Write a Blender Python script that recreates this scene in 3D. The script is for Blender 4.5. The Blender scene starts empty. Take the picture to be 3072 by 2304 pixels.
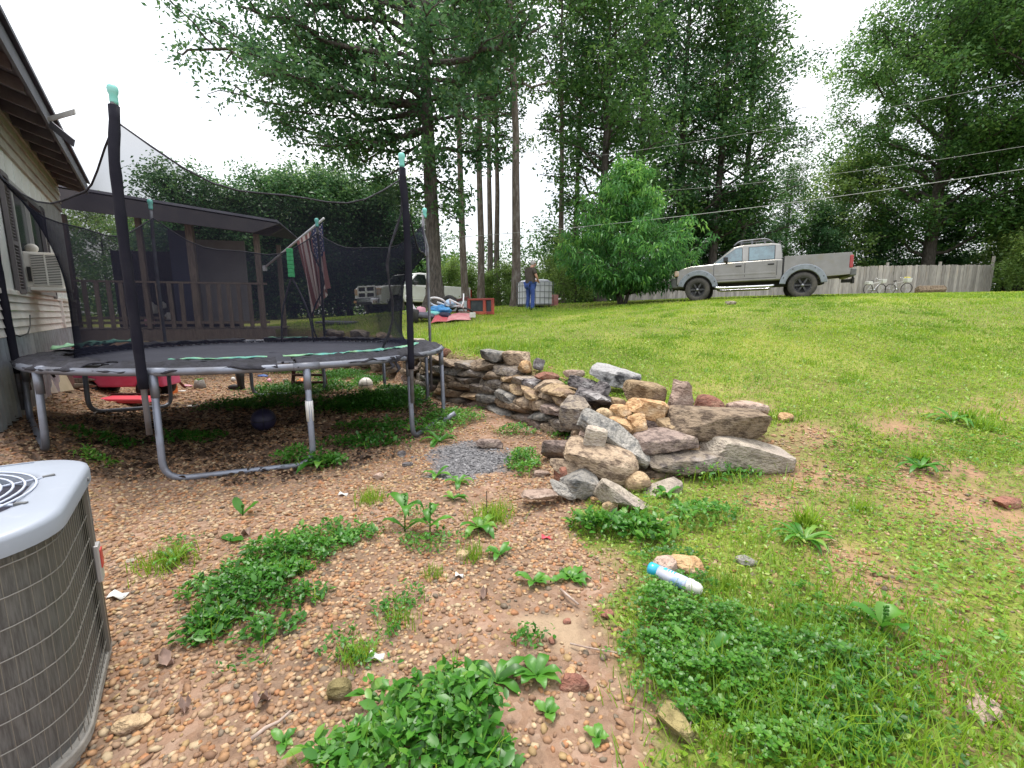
import bpy, bmesh, math, random
import numpy as np
from mathutils import Vector, Matrix, noise
R = math.radians
PI = math.pi
rng = np.random.default_rng(7)
random.seed(7)
S = bpy.context.scene
COL = S.collection

# ---------------------------------------------------------------- camera
F = 1350.0                      # focal length in pixels of the 3072 px wide photograph
CAMH = 1.35
PITCH = math.atan(212 / F)
cam = bpy.data.objects.new('camera', bpy.data.cameras.new('camera'))
COL.objects.link(cam)
cam.location = (0, 0, CAMH)
cam.rotation_euler = (PI / 2 - PITCH, 0, 0)
cam.data.sensor_width = 36
cam.data.lens = 36 * F / 3072
cam.data.clip_start = 0.05
cam.data.clip_end = 1000
S.camera = cam

# ---------------------------------------------------------------- sky and sun
SUN_EL, SUN_AZ = R(74), R(-20)
w = bpy.data.worlds.new('World'); S.world = w; w.use_nodes = True
nt = w.node_tree; nt.nodes.clear()
out = nt.nodes.new('ShaderNodeOutputWorld'); bg = nt.nodes.new('ShaderNodeBackground')
sky = nt.nodes.new('ShaderNodeTexSky'); sky.sky_type = 'NISHITA'; sky.sun_disc = False
sky.sun_elevation = SUN_EL; sky.sun_rotation = SUN_AZ; sky.dust_density = 4; sky.air_density = 1.2
tc = nt.nodes.new('ShaderNodeTexCoord'); nz = nt.nodes.new('ShaderNodeTexNoise')
nz.inputs['Scale'].default_value = 2.2; nz.inputs['Detail'].default_value = 5; nz.inputs['Roughness'].default_value = .5
rp = nt.nodes.new('ShaderNodeMapRange'); rp.inputs[1].default_value = .35; rp.inputs[2].default_value = .62
rp.inputs[3].default_value = .55; rp.inputs[4].default_value = .97
mx = nt.nodes.new('ShaderNodeMix'); mx.data_type = 'RGBA'
sx = nt.nodes.new('ShaderNodeSeparateXYZ'); gr_ = nt.nodes.new('ShaderNodeMapRange'); gr_.inputs[1].default_value = 0; gr_.inputs[2].default_value = 1
gr_.inputs[3].default_value = .95; gr_.inputs[4].default_value = 1.9       # an overcast sky is brighter overhead
cl_ = nt.nodes.new('ShaderNodeVectorMath'); cl_.operation = 'SCALE'; cl_.inputs[0].default_value = (5.5, 5.55, 5.7)
nt.links.new(tc.outputs['Generated'], sx.inputs[0]); nt.links.new(sx.outputs[2], gr_.inputs[0]); nt.links.new(gr_.outputs[0], cl_.inputs['Scale']); nt.links.new(cl_.outputs[0], mx.inputs['B'])
nt.links.new(tc.outputs['Generated'], nz.inputs['Vector']); nt.links.new(nz.outputs[0], rp.inputs[0])
nt.links.new(rp.outputs[0], mx.inputs['Factor']); nt.links.new(sky.outputs[0], mx.inputs['A'])
nt.links.new(mx.outputs['Result'], bg.inputs[0]); bg.inputs[1].default_value = 0.1
nt.links.new(bg.outputs[0], out.inputs[0])
sl = bpy.data.lights.new('sun', 'SUN'); sl.energy = 1.5; sl.angle = R(18); sl.color = (1, .95, .88)
so = bpy.data.objects.new('sun', sl); COL.objects.link(so)
so.rotation_euler = (PI / 2 - SUN_EL, 0, PI - SUN_AZ)
S.view_settings.view_transform = 'Standard'; S.view_settings.look = 'None'
S.view_settings.exposure = 1.35; S.view_settings.gamma = 1
S.cycles.max_bounces = 7; S.cycles.diffuse_bounces = 4; S.cycles.transparent_max_bounces = 12
S.cycles.caustics_reflective = False; S.cycles.caustics_refractive = False
S.cycles.use_denoising = True

# ---------------------------------------------------------------- pixel -> world
cs, sn = math.cos(PITCH), math.sin(PITCH)
def ray(px, py):
    u, v = px - 1536.0, py - 1152.0
    return np.array([u, F * cs - v * sn, -(F * sn + v * cs)])
def at(px, py, Y):
    r = ray(px, py); return np.array([0, 0, CAMH]) + r * (Y / r[1])
def onz(px, py, z):
    r = ray(px, py); return np.array([0, 0, CAMH]) + r * ((z - CAMH) / r[2])

# ---------------------------------------------------------------- terrain
def tps_fit(P, z, lam=1e-3):
    n = len(P); d = np.linalg.norm(P[:, None] - P[None], axis=2)
    K = np.where(d > 0, d * d * np.log(d + 1e-9), 0) + lam * np.eye(n)
    A = np.zeros((n + 3, n + 3)); A[:n, :n] = K; A[:n, n] = 1; A[:n, n + 1:] = P; A[n, :n] = 1; A[n + 1:, :n] = P.T
    return np.linalg.solve(A, np.concatenate([z, np.zeros(3)]))
UP = np.array([at(*p) for p in [
    (1428, 1080, 6.8), (1634, 1128, 5.7), (1775, 1172, 5.0), (1950, 1225, 4.4), (2300, 1275, 4.1),
    (2093, 902, 15.2), (2410, 892, 13.9), (1600, 932, 16.4), (2960, 876, 26), (2500, 884, 26), (1900, 906, 27),
    (1300, 928, 16), (1400, 958, 13), (1260, 1010, 9.8), (1100, 1003, 11.2), (900, 985, 12.5), (1150, 945, 21.5),
    (1350, 940, 22), (1450, 925, 22), (1600, 915, 24), (3072, 885, 15), (3072, 905, 10), (3050, 1100, 6.2), (2600, 1000, 7.4), (700, 985, 16), (200, 980, 20),
    (2200, 975, 8.6), (1750, 985, 9.2)]] +
    [np.array(p) for p in [(2.2, 3.3, .3), (3.5, 2.7, .27), (4.6, 2.2, .24), (2.2, 1.8, .14), (1.6, 1.0, .07), (5, .6, .25), (3, 0, .1), (8, 2, .5), (-12, 9, .5), (-14, 14, 1.0)]])
UW = tps_fit(UP[:, :2], UP[:, 2], .02)
def Uf(x, y):
    x = np.clip(x, -15, 24); y = np.clip(y, 0, 30)
    d2 = (x[:, None] - UP[:, 0]) ** 2 + (y[:, None] - UP[:, 1]) ** 2
    return (.5 * d2 * np.log(d2 + 1e-12)) @ UW[:-3] + UW[-3] + UW[-2] * x + UW[-1] * y
WALL = np.array([(-14, 13.6), (-9, 13.2), (-5, 11.9), (-3.4, 10.6), (-2.2, 8.9), (-1.05, 7.05), (-.15, 6.25), (.31, 5.45), (.6, 4.85), (.95, 4.25),
                 (1.5, 3.9), (2.2, 3.65), (3.2, 3.3), (5, 2.5), (8, 1.0), (12, -2)])
WW = np.array([.3, .3, .2, .12, .1, .1, .1, .1, .12, .2, .3, .6, 1.1, 1.6, 2, 2])
_t = np.linalg.norm(np.diff(WALL, axis=0), axis=1); WS = np.concatenate([[0], np.cumsum(_t)])
_s = np.arange(0, WS[-1], .06)
WD = np.stack([np.interp(_s, WS, WALL[:, 0]), np.interp(_s, WS, WALL[:, 1])], 1)
for _ in range(6):
    WD[1:-1] = .25 * WD[:-2] + .5 * WD[1:-1] + .25 * WD[2:]
WDW = np.interp(_s, WS, WW)
WT = np.gradient(WD, axis=0); WT /= np.linalg.norm(WT, axis=1)[:, None]
def side(x, y):
    d2 = (x[:, None] - WD[:, 0]) ** 2 + (y[:, None] - WD[:, 1]) ** 2
    i = d2.argmin(1); dx = x - WD[i, 0]; dy = y - WD[i, 1]
    sd = (WT[i, 0] * dy - WT[i, 1] * dx)
    return sd, WDW[i]
HN = np.array([.788, .616]); HD = np.array([-.616, .788]); HOFF = -1.15
def vnoise(x, y, sc, amp, seed=0):
    r = np.random.default_rng(seed); z = np.zeros_like(x)
    for k in range(5):
        a = r.uniform(0, 2 * PI, 2); f = sc * 1.7 ** k
        z += np.sin((x * math.cos(a[0]) + y * math.sin(a[0])) * f + a[1] * 3) * np.sin((x * math.sin(a[1]) - y * math.cos(a[1])) * f * .9 + a[0]) / 1.5 ** k
    return z * amp
def gz_raw(x, y):
    out = np.empty(len(x)); sd_all = np.empty(len(x))
    for a in range(0, len(x), 20000):
        X, Y = x[a:a + 20000], y[a:a + 20000]
        sd, wd = side(X, Y)
        k = np.clip((sd - .12) / wd * .5 + .5, 0, 1); k = k * k * (3 - 2 * k)
        hw = X * HN[0] + Y * HN[1] - HOFF
        ym = np.clip((Y - 2.2) / 1.0, 0, 1); L = .36 * ym * np.clip(1 - hw / .9, 0, 1) ** 1.5 + .10 * np.clip((X - .3) / 2, 0, 1)
        out[a:a + 20000] = L * (1 - k) + Uf(X, Y) * k; sd_all[a:a + 20000] = sd
    out += vnoise(x, y, 1.3, .012, 3) + vnoise(x, y, 5, .005, 4)
    return out, sd_all
def axis_nodes(segs):
    r = []
    for a, b, st in segs: r += list(np.arange(a, b, st))
    return np.array(r + [segs[-1][1]])
GX = axis_nodes([(-160, -40, 20), (-40, -12, 2), (-12, -6, .3), (-6, 6, .055), (6, 14, .16), (14, 32, .6), (32, 160, 16)])
GY = axis_nodes([(-30, -2, 4), (-2, .6, .3), (.6, 9, .055), (9, 16, .14), (16, 32, .5), (32, 60, 4), (60, 260, 25)])
gx, gy = np.meshgrid(GX, GY); GZ, GSD = gz_raw(gx.ravel(), gy.ravel())
GZ = GZ.reshape(gx.shape); GSD = GSD.reshape(gx.shape)
def _bil(A, x, y):
    x = np.atleast_1d(np.asarray(x, float)); y = np.atleast_1d(np.asarray(y, float))
    i = np.clip(np.searchsorted(GX, x) - 1, 0, len(GX) - 2); j = np.clip(np.searchsorted(GY, y) - 1, 0, len(GY) - 2)
    tx = (x - GX[i]) / (GX[i + 1] - GX[i]); ty = (y - GY[j]) / (GY[j + 1] - GY[j])
    return (A[j, i] * (1 - tx) + A[j, i + 1] * tx) * (1 - ty) + (A[j + 1, i] * (1 - tx) + A[j + 1, i + 1] * tx) * ty
def hz(x, y): return _bil(GZ, x, y)
def h1(x, y): return float(hz(x, y)[0])
def ong(px, py, dz=0.0):
    r = ray(px, py); Y = np.arange(.8, 45, .03); P = np.array([0, 0, CAMH]) + r[None] * (Y / r[1])[:, None]
    d = P[:, 2] - hz(P[:, 0], P[:, 1]) - dz
    k = np.where(d <= 0)[0]
    k = k[0] if len(k) else len(Y) - 1
    p = P[k].copy(); p[2] = h1(p[0], p[1]); return p

# ---------------------------------------------------------------- materials
def mat(name, c, rough=.75, metal=0., c2=None, ns=6., lo=.4, hi=.62, bump=0., bs=30., tint=0., stretch=None, coat=0., spec=.5, c3=None, ns3=2., lo3=.5, hi3=.6, trans=0.):
    m = bpy.data.materials.new(name); m.use_nodes = True; n = m.node_tree.nodes; l = m.node_tree.links
    b = n['Principled BSDF']; b.inputs['Roughness'].default_value = rough; b.inputs['Metallic'].default_value = metal
    b.inputs['Specular IOR Level'].default_value = spec
    if coat: b.inputs['Coat Weight'].default_value = coat; b.inputs['Coat Roughness'].default_value = .08
    if trans: b.inputs['Transmission Weight'].default_value = trans
    tc = n.new('ShaderNodeTexCoord'); vec = tc.outputs['Object']
    if stretch:
        mp = n.new('ShaderNodeMapping'); mp.inputs['Scale'].default_value = stretch
        l.new(vec, mp.inputs['Vector']); vec = mp.outputs[0]
    rgb = n.new('ShaderNodeRGB'); rgb.outputs[0].default_value = (*c, 1); cur = rgb.outputs[0]
    def layer(cur, cc, sc, a, z):
        x = n.new('ShaderNodeTexNoise'); x.inputs['Scale'].default_value = sc; x.inputs['Detail'].default_value = 7; x.inputs['Roughness'].default_value = .62
        l.new(vec, x.inputs['Vector'])
        r = n.new('ShaderNodeMapRange'); r.inputs[1].default_value = a; r.inputs[2].default_value = z; l.new(x.outputs[0], r.inputs[0])
        q = n.new('ShaderNodeMix'); q.data_type = 'RGBA'; l.new(r.outputs[0], q.inputs['Factor']); l.new(cur, q.inputs['A']); q.inputs['B'].default_value = (*cc, 1)
        return q.outputs['Result']
    if c2: cur = layer(cur, c2, ns, lo, hi)
    if c3: cur = layer(cur, c3, ns3, lo3, hi3)
    if tint:
        a = n.new('ShaderNodeAttribute'); a.attribute_name = 'tint'
        r = n.new('ShaderNodeMapRange'); r.inputs[3].default_value = 1 - tint; r.inputs[4].default_value = 1 + tint; l.new(a.outputs['Fac'], r.inputs[0])
        h = n.new('ShaderNodeHueSaturation'); l.new(r.outputs[0], h.inputs['Value']); l.new(cur, h.inputs['Color']); cur = h.outputs[0]
    l.new(cur, b.inputs['Base Color'])
    if bump:
        x = n.new('ShaderNodeTexNoise'); x.inputs['Scale'].default_value = bs; x.inputs['Detail'].default_value = 6; l.new(vec, x.inputs['Vector'])
        q = n.new('ShaderNodeBump'); q.inputs['Strength'].default_value = bump; q.inputs['Distance'].default_value = .03
        l.new(x.outputs[0], q.inputs['Height']); l.new(q.outputs[0], b.inputs['Normal'])
    return m
def leafmat(name, cols, gloss=.035, tr=.36):
    m = bpy.data.materials.new(name); m.use_nodes = True; n = m.node_tree.nodes; l = m.node_tree.links; n.clear()
    o = n.new('ShaderNodeOutputMaterial'); a = n.new('ShaderNodeAttribute'); a.attribute_name = 'tint'
    rp = n.new('ShaderNodeValToRGB'); e = rp.color_ramp.elements
    e[0].color = (*cols[0], 1); e[1].color = (*cols[-1], 1)
    for i, c in enumerate(cols[1:-1]):
        q = e.new((i + 1) / (len(cols) - 1)); q.color = (*c, 1)
    l.new(a.outputs['Fac'], rp.inputs[0])
    d = n.new('ShaderNodeBsdfDiffuse'); t = n.new('ShaderNodeBsdfTranslucent'); g = n.new('ShaderNodeBsdfGlossy'); g.inputs['Roughness'].default_value = .38
    h = n.new('ShaderNodeHueSaturation'); h.inputs['Value'].default_value = 1.5; h.inputs['Hue'].default_value = .485
    l.new(rp.outputs[0], d.inputs[0]); l.new(rp.outputs[0], h.inputs['Color']); l.new(h.outputs[0], t.inputs[0])
    x = n.new('ShaderNodeMixShader'); x.inputs[0].default_value = tr; l.new(d.outputs[0], x.inputs[1]); l.new(t.outputs[0], x.inputs[2])
    y = n.new('ShaderNodeMixShader'); y.inputs[0].default_value = gloss; l.new(x.outputs[0], y.inputs[1]); l.new(g.outputs[0], y.inputs[2])
    l.new(y.outputs[0], o.inputs[0]); return m
M = {}
M['steel'] = mat('galvanised_steel', (.22, .24, .29), .5, .5, (.17, .175, .2), 5, bump=.05)
M['grey_tube'] = mat('grey_tube', (.20, .21, .24), .45, .4, (.12, .11, .11), 7)
M['foam'] = mat('black_foam', (.008, .008, .016), .8, c2=(.014, .014, .022), ns=5, spec=.2)
M['teal'] = mat('teal_plastic', (.16, .55, .48), .4, c2=(.25, .6, .55), ns=8)
M['green_strap'] = mat('green_strap', (.05, .42, .14), .6, c2=(.09, .5, .2), ns=30)
M['mat_fabric'] = mat('jumping_fabric', (.024, .027, .045), .6, c2=(.036, .04, .062), ns=4, bump=.06, bs=300)
M['black_cloth'] = mat('black_cloth', (.012, .012, .018), .8, c2=(.032, .032, .045), ns=12, bump=.5, bs=25)
M['teal_cloth'] = mat('teal_cloth', (.12, .42, .38), .7, c2=(.3, .55, .3), ns=5, bump=.4, bs=25)
M['porch_fascia'] = mat('porch_fascia', (.045, .042, .05), .85, c2=(.06, .055, .06), ns=3)
M['black'] = mat('black_rubber', (.014, .014, .015), .65, c2=(.03, .028, .025), ns=8)
M['black_gloss'] = mat('black_plastic', (.012, .012, .013), .3)
M['white_paint'] = mat('white_paint', (.82, .83, .84), .35, coat=.5, c2=(.76, .76, .75), ns=3)
M['white_plastic'] = mat('white_plastic', (.68, .68, .66), .45, c2=(.55, .54, .5), ns=6)
M['chrome'] = mat('chrome', (.62, .63, .65), .18, 1.0)
M['silver'] = mat('silver_paint', (.27, .265, .25), .3, .8, coat=.5, c2=(.22, .215, .195), ns=2.2, c3=(.24, .22, .17), ns3=3, lo3=.56, hi3=.75)
M['flare'] = mat('faded_flare', (.26, .29, .34), .55, c2=(.2, .22, .25), ns=6)
M['bumper'] = mat('grey_bumper', (.10, .105, .11), .55, c2=(.16, .16, .16), ns=4)
M['glass'] = mat('window_glass', (.10, .19, .23), .04, coat=1, spec=.9, c2=(.05, .09, .11), ns=3)
M['dark_glass'] = mat('tinted_glass', (.02, .025, .03), .05, coat=1, spec=.7)
M['house_glass'] = mat('house_glass', (.03, .04, .045), .12, spec=.25, c2=(.06, .07, .07), ns=2)
M['red_lens'] = mat('red_lens', (.35, .02, .02), .2, coat=.8)
M['clear_lens'] = mat('clear_lens', (.5, .42, .36), .12, coat=.8, c2=(.6, .3, .1), ns=6)
M['rim_dark'] = mat('dark_alloy', (.09, .09, .095), .4, .6, c2=(.04, .04, .04), ns=9)
M['rim_hub'] = mat('hub_metal', (.32, .32, .34), .4, .7)
M['tyre'] = mat('tyre', (.055, .052, .048), .85, c2=(.10, .09, .078), ns=5, bump=.2, bs=50)
M['wood'] = mat('weathered_wood', (.30, .24, .18), .85, c2=(.19, .14, .10), ns=5, stretch=(9, 9, 1), bump=.3, bs=14, tint=.25)
M['porch_wood'] = mat('porch_wood', (.24, .19, .145), .85, c2=(.14, .11, .085), ns=5, stretch=(8, 8, 1), bump=.3, tint=.2)
M['fence_wood'] = mat('grey_pickets', (.43, .40, .37), .9, c2=(.30, .275, .255), ns=3.5, stretch=(7, 7, .8), bump=.3, bs=12, tint=.28, c3=(.46, .38, .30), ns3=1.2, lo3=.55, hi3=.75)
M['bark'] = mat('bark', (.10, .085, .072), .95, c2=(.035, .03, .026), ns=5, stretch=(5, 5, .9), bump=1., bs=9, c3=(.16, .15, .135), ns3=3, lo3=.55, hi3=.75)
M['pine_bark'] = mat('pine_bark', (.15, .12, .10), .95, c2=(.075, .06, .05), ns=6, stretch=(4, 4, 1), bump=.8, bs=8, c3=(.21, .19, .17), ns3=3)
M['oak_leaf'] = leafmat('oak_leaf', [(0.026, 0.075, 0.034), (0.05, 0.13, 0.05), (0.082, 0.18, 0.062), (0.14, 0.25, 0.075)], .03)
M['tree_leaf'] = leafmat('tree_leaf', [(0.032, 0.09, 0.028), (0.062, 0.155, 0.042), (0.1, 0.215, 0.052), (0.17, 0.3, 0.07)], .03)
M['far_leaf'] = leafmat('far_leaf', [(0.07, 0.15, 0.045), (0.13, 0.23, 0.06), (0.2, 0.32, 0.08), (0.3, 0.42, 0.1)], .03)
M['peach_leaf'] = leafmat('peach_leaf', [(0.03, 0.12, 0.03), (0.06, 0.2, 0.045), (0.11, 0.3, 0.06), (0.24, 0.48, 0.09)], .03)
M['grass'] = leafmat('grass_blade', [(0.11, 0.225, 0.018), (0.175, 0.315, 0.025), (0.25, 0.385, 0.035), (0.37, 0.45, 0.07), (0.48, 0.43, 0.15)], .03)
M['clover'] = leafmat('clover_leaf', [(0.022, 0.085, 0.01), (0.038, 0.14, 0.015), (0.075, 0.22, 0.022), (0.15, 0.31, 0.045)], .03)
M['weed'] = leafmat('weed_leaf', [(0.026, 0.1, 0.012), (0.045, 0.17, 0.018), (0.085, 0.25, 0.03), (0.19, 0.33, 0.055)], .03)
M['lawn_leaf'] = leafmat('lawn_leaf', [(0.09, 0.19, 0.016), (0.15, 0.28, 0.026), (0.22, 0.345, 0.035), (0.33, 0.4, 0.07)], .03)
M['siding'] = mat('cream_siding', (.64, .63, .59), .7, c2=(.54, .51, .45), ns=3, c3=(.3, .22, .16), ns3=2.2, lo3=.62, hi3=.8)
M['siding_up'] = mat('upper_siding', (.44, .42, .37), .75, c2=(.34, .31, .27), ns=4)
M['white_panel'] = mat('white_wall_panel', (.68, .70, .68), .6, c2=(.6, .61, .58), ns=2)
M['tin'] = mat('corrugated_tin', (.38, .42, .47), .45, .55, c2=(.28, .30, .33), ns=4, c3=(.5, .54, .58), ns3=1.5)
M['soffit'] = mat('soffit_boards', (.19, .165, .18), .85, c2=(.12, .10, .115), ns=4)
M['roof'] = mat('roof_metal', (.13, .13, .16), .6, c2=(.085, .085, .11), ns=3)
M['shutter'] = mat('shutter', (.12, .11, .115), .6)
M['ac_white'] = mat('yellowed_white', (.66, .64, .58), .5, c2=(.56, .52, .44), ns=3)
M['cover'] = mat('painted_cover', (.27, .30, .355), .42, c2=(.26, .29, .34), ns=2.5, c3=(.34, .365, .41), ns3=9, lo3=.6, hi3=.75)
M['cabinet'] = mat('cabinet_grey', (.10, .098, .095), .5, .2, c2=(.055, .05, .046), ns=30)
M['coil'] = mat('coil_fins', (.15, .149, .147), .6, .3, c2=(.085, .084, .083), ns=170, stretch=(1, 1, .08), c3=(.13, .125, .115), ns3=3, lo3=.5, hi3=.8)
M['wire'] = mat('guard_wire', (.20, .19, .17), .5, .4)
M['fan_dark'] = mat('fan_cavity', (.018, .017, .035), .6)
M['fan_wire'] = mat('fan_wire', (.48, .52, .62), .4, .2)
M['concrete'] = mat('concrete', (.30, .28, .25), .9, c2=(.2, .19, .17), ns=8, bump=.3)
M['badge'] = mat('badge', (.45, .44, .44), .4, .3)
M['badge_red'] = mat('badge_red', (.5, .06, .05), .5)
M['skin'] = mat('skin', (.50, .27, .19), .6)
M['shirt'] = mat('brown_shirt', (.075, .06, .05), .9, c2=(.055, .045, .04), ns=6, bump=.4, bs=15)
M['jeans'] = mat('blue_jeans', (.045, .09, .30), .9, c2=(.03, .06, .21), ns=9, bump=.4, bs=15)
M['hair'] = mat('grey_hair', (.42, .40, .38), .8, c2=(.3, .28, .27), ns=40)
M['tote'] = mat('white_tank', (.74, .75, .80), .5, c2=(.66, .67, .72), ns=2)
M['cage'] = mat('cage_bars', (.20, .22, .24), .45, .6)
M['red_metal'] = mat('rusty_red', (.34, .05, .035), .55, c2=(.20, .035, .03), ns=4, c3=(.42, .10, .05), ns3=3)
M['red_sheet'] = mat('red_sheet', (.44, .06, .075), .5, c2=(.5, .10, .12), ns=5, c3=(.32, .10, .08), ns3=2.5)
M['pink_sheet'] = mat('pink_sheet', (.60, .30, .29), .5, c2=(.5, .16, .18), ns=4)
M['tarp'] = mat('blue_tarp', (.06, .28, .62), .5, c2=(.12, .38, .7), ns=6, bump=.8, bs=9)
M['bike_white'] = mat('bike_white', (.70, .69, .70), .4)
M['basket'] = mat('white_basket', (.66, .66, .64), .6)
M['yellow'] = mat('yellow_flower', (.7, .6, .05), .6)
M['pink_toy'] = mat('pink_plastic', (.75, .09, .2), .4, c2=(.78, .14, .26), ns=4)
M['pale_toy'] = mat('faded_pink', (.62, .30, .36), .6)
M['plush'] = mat('tan_plush', (.38, .30, .24), .95, c2=(.28, .21, .17), ns=10, bump=.6, bs=40)
M['red_tube'] = mat('red_tube', (.22, .035, .03), .45, c2=(.12, .03, .03), ns=6)
M['orange'] = mat('orange_plastic', (.70, .16, .03), .4)
M['blue_toy'] = mat('blue_plastic', (.10, .18, .45), .4)
M['red_toy'] = mat('red_plastic', (.62, .06, .09), .45)
M['purple'] = mat('dark_purple', (.016, .014, .04), .6)
M['dark_wood'] = mat('dark_red_wood', (.13, .05, .035), .8, c2=(.08, .035, .03), ns=6)
M['board_tan'] = mat('plywood', (.50, .41, .28), .85, c2=(.42, .34, .22), ns=4, stretch=(4, 4, .7))
M['board_pale'] = mat('pale_board', (.45, .37, .31), .85, c2=(.34, .27, .22), ns=4, stretch=(5, 5, .7))
M['bottle_teal'] = mat('can_label', (.16, .34, .60), .3, coat=.3, c2=(.52, .54, .66), ns=14, lo=.42, hi=.58)
M['can_teal'] = mat('can_teal', (.02, .40, .46), .3, coat=.4, c2=(.02, .33, .52), ns=10)
M['can_steel'] = mat('can_rim', (.75, .75, .76), .3, .5)
M['stick'] = mat('bare_twig', (.40, .32, .27), .9, c2=(.28, .2, .16), ns=14)
M['dead_leaf'] = mat('dead_leaf', (.22, .15, .12), .85, c2=(.3, .2, .16), ns=20, tint=.3)
M['wire_white'] = mat('wire_white', (.30, .31, .30), .6)
M['flag_red'] = mat('flag_red', (.24, .10, .09), .85); M['flag_white'] = mat('flag_white', (.60, .52, .49), .85); M['flag_blue'] = mat('flag_blue', (.03, .045, .13), .85)
M['pole_white'] = mat('flag_pole', (.62, .63, .66), .4, .2)
M['slate_grey'] = mat('dark_panel', (.05, .06, .10), .8); M['panel_grey'] = mat('grey_panel', (.30, .29, .29), .8, c2=(.24, .23, .23), ns=2)
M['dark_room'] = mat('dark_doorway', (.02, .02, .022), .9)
def rockmat(name, c, c2, c3, bump=1.1):
    k = .95
    return mat(name, tuple(a * k for a in c), .92, c2=tuple(a * k * .62 for a in c2), ns=13, lo=.45, hi=.60, bump=bump, bs=34, tint=.25, c3=tuple(a * k * 1.1 for a in c3), ns3=5, lo3=.52, hi3=.66, stretch=(1, 1, 1.7), spec=.25)
RK = {
 'grey': rockmat('grey_stone', (.30, .25, .195), (.18, .15, .135), (.36, .32, .29)),
 'brown': rockmat('brown_stone', (.35, .265, .185), (.20, .145, .105), (.38, .30, .22)),
 'mauve': rockmat('mauve_stone', (.28, .215, .185), (.18, .135, .12), (.34, .27, .22)),
 'blue': rockmat('blue_grey_stone', (.27, .255, .23), (.19, .19, .185), (.38, .35, .31)),
 'char': rockmat('charred_stone', (.20, .18, .18), (.035, .034, .038), (.38, .36, .35)),
 'soot': mat('sooty_white_stone', (.36, .355, .35), .9, c2=(.28, .27, .265), ns=9, bump=1., bs=34, c3=(.03, .03, .032), ns3=3.2, lo3=.54, hi3=.62),
 'tan': rockmat('tan_stone', (.45, .33, .20), (.34, .235, .135), (.30, .21, .15)),
 'orange': rockmat('orange_stone', (.46, .30, .16), (.38, .20, .09), (.50, .38, .25)),
 'pale': rockmat('pale_stone', (.42, .365, .295), (.40, .34, .28), (.34, .29, .25)),
 'red': rockmat('red_stone', (.28, .13, .09), (.20, .09, .07), (.38, .22, .15)),
 'pink': rockmat('pink_stone', (.42, .31, .25), (.33, .23, .18), (.48, .38, .31)),
 'yellow': rockmat('yellow_stone', (.27, .22, .10), (.20, .16, .07), (.27, .22, .13)),
}

# ---------------------------------------------------------------- object helpers
def tag(o, label=None, cat=None, group=None, kind=None):
    if label: o['label'] = label
    if cat: o['category'] = cat
    if group: o['group'] = group
    if kind: o['kind'] = kind
    return o
def thing(name, label, cat, loc=(0, 0, 0), rz=0., group=None, rot=None):
    o = bpy.data.objects.new(name, None); COL.objects.link(o); o.empty_display_size = .1
    o.location = [float(a) for a in loc]; o.rotation_euler = rot if rot else (0, 0, rz)
    return tag(o, label, cat, group)
def npmesh(V, Fa, m, tint=None, smooth=False):
    me = bpy.data.meshes.new('mesh'); V = np.asarray(V, np.float32); Fa = np.asarray(Fa, np.int32); k = Fa.shape[1]
    me.vertices.add(len(V)); me.vertices.foreach_set('co', V.ravel())
    me.loops.add(Fa.size); me.loops.foreach_set('vertex_index', Fa.ravel())
    me.polygons.add(len(Fa)); me.polygons.foreach_set('loop_start', np.arange(len(Fa), dtype=np.int32) * k)
    if smooth: me.polygons.foreach_set('use_smooth', np.ones(len(Fa), bool))
    if tint is not None:
        a = me.attributes.new('tint', 'FLOAT', 'FACE'); a.data.foreach_set('value', np.asarray(tint, np.float32))
    me.update(calc_edges=True); me.materials.append(m); return me
def link(name, me, parent=None, loc=None):
    o = bpy.data.objects.new(name, me); me.name = name; COL.objects.link(o)
    if parent: o.parent = parent
    if loc is not None: o.location = [float(a) for a in loc]
    return o
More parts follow.
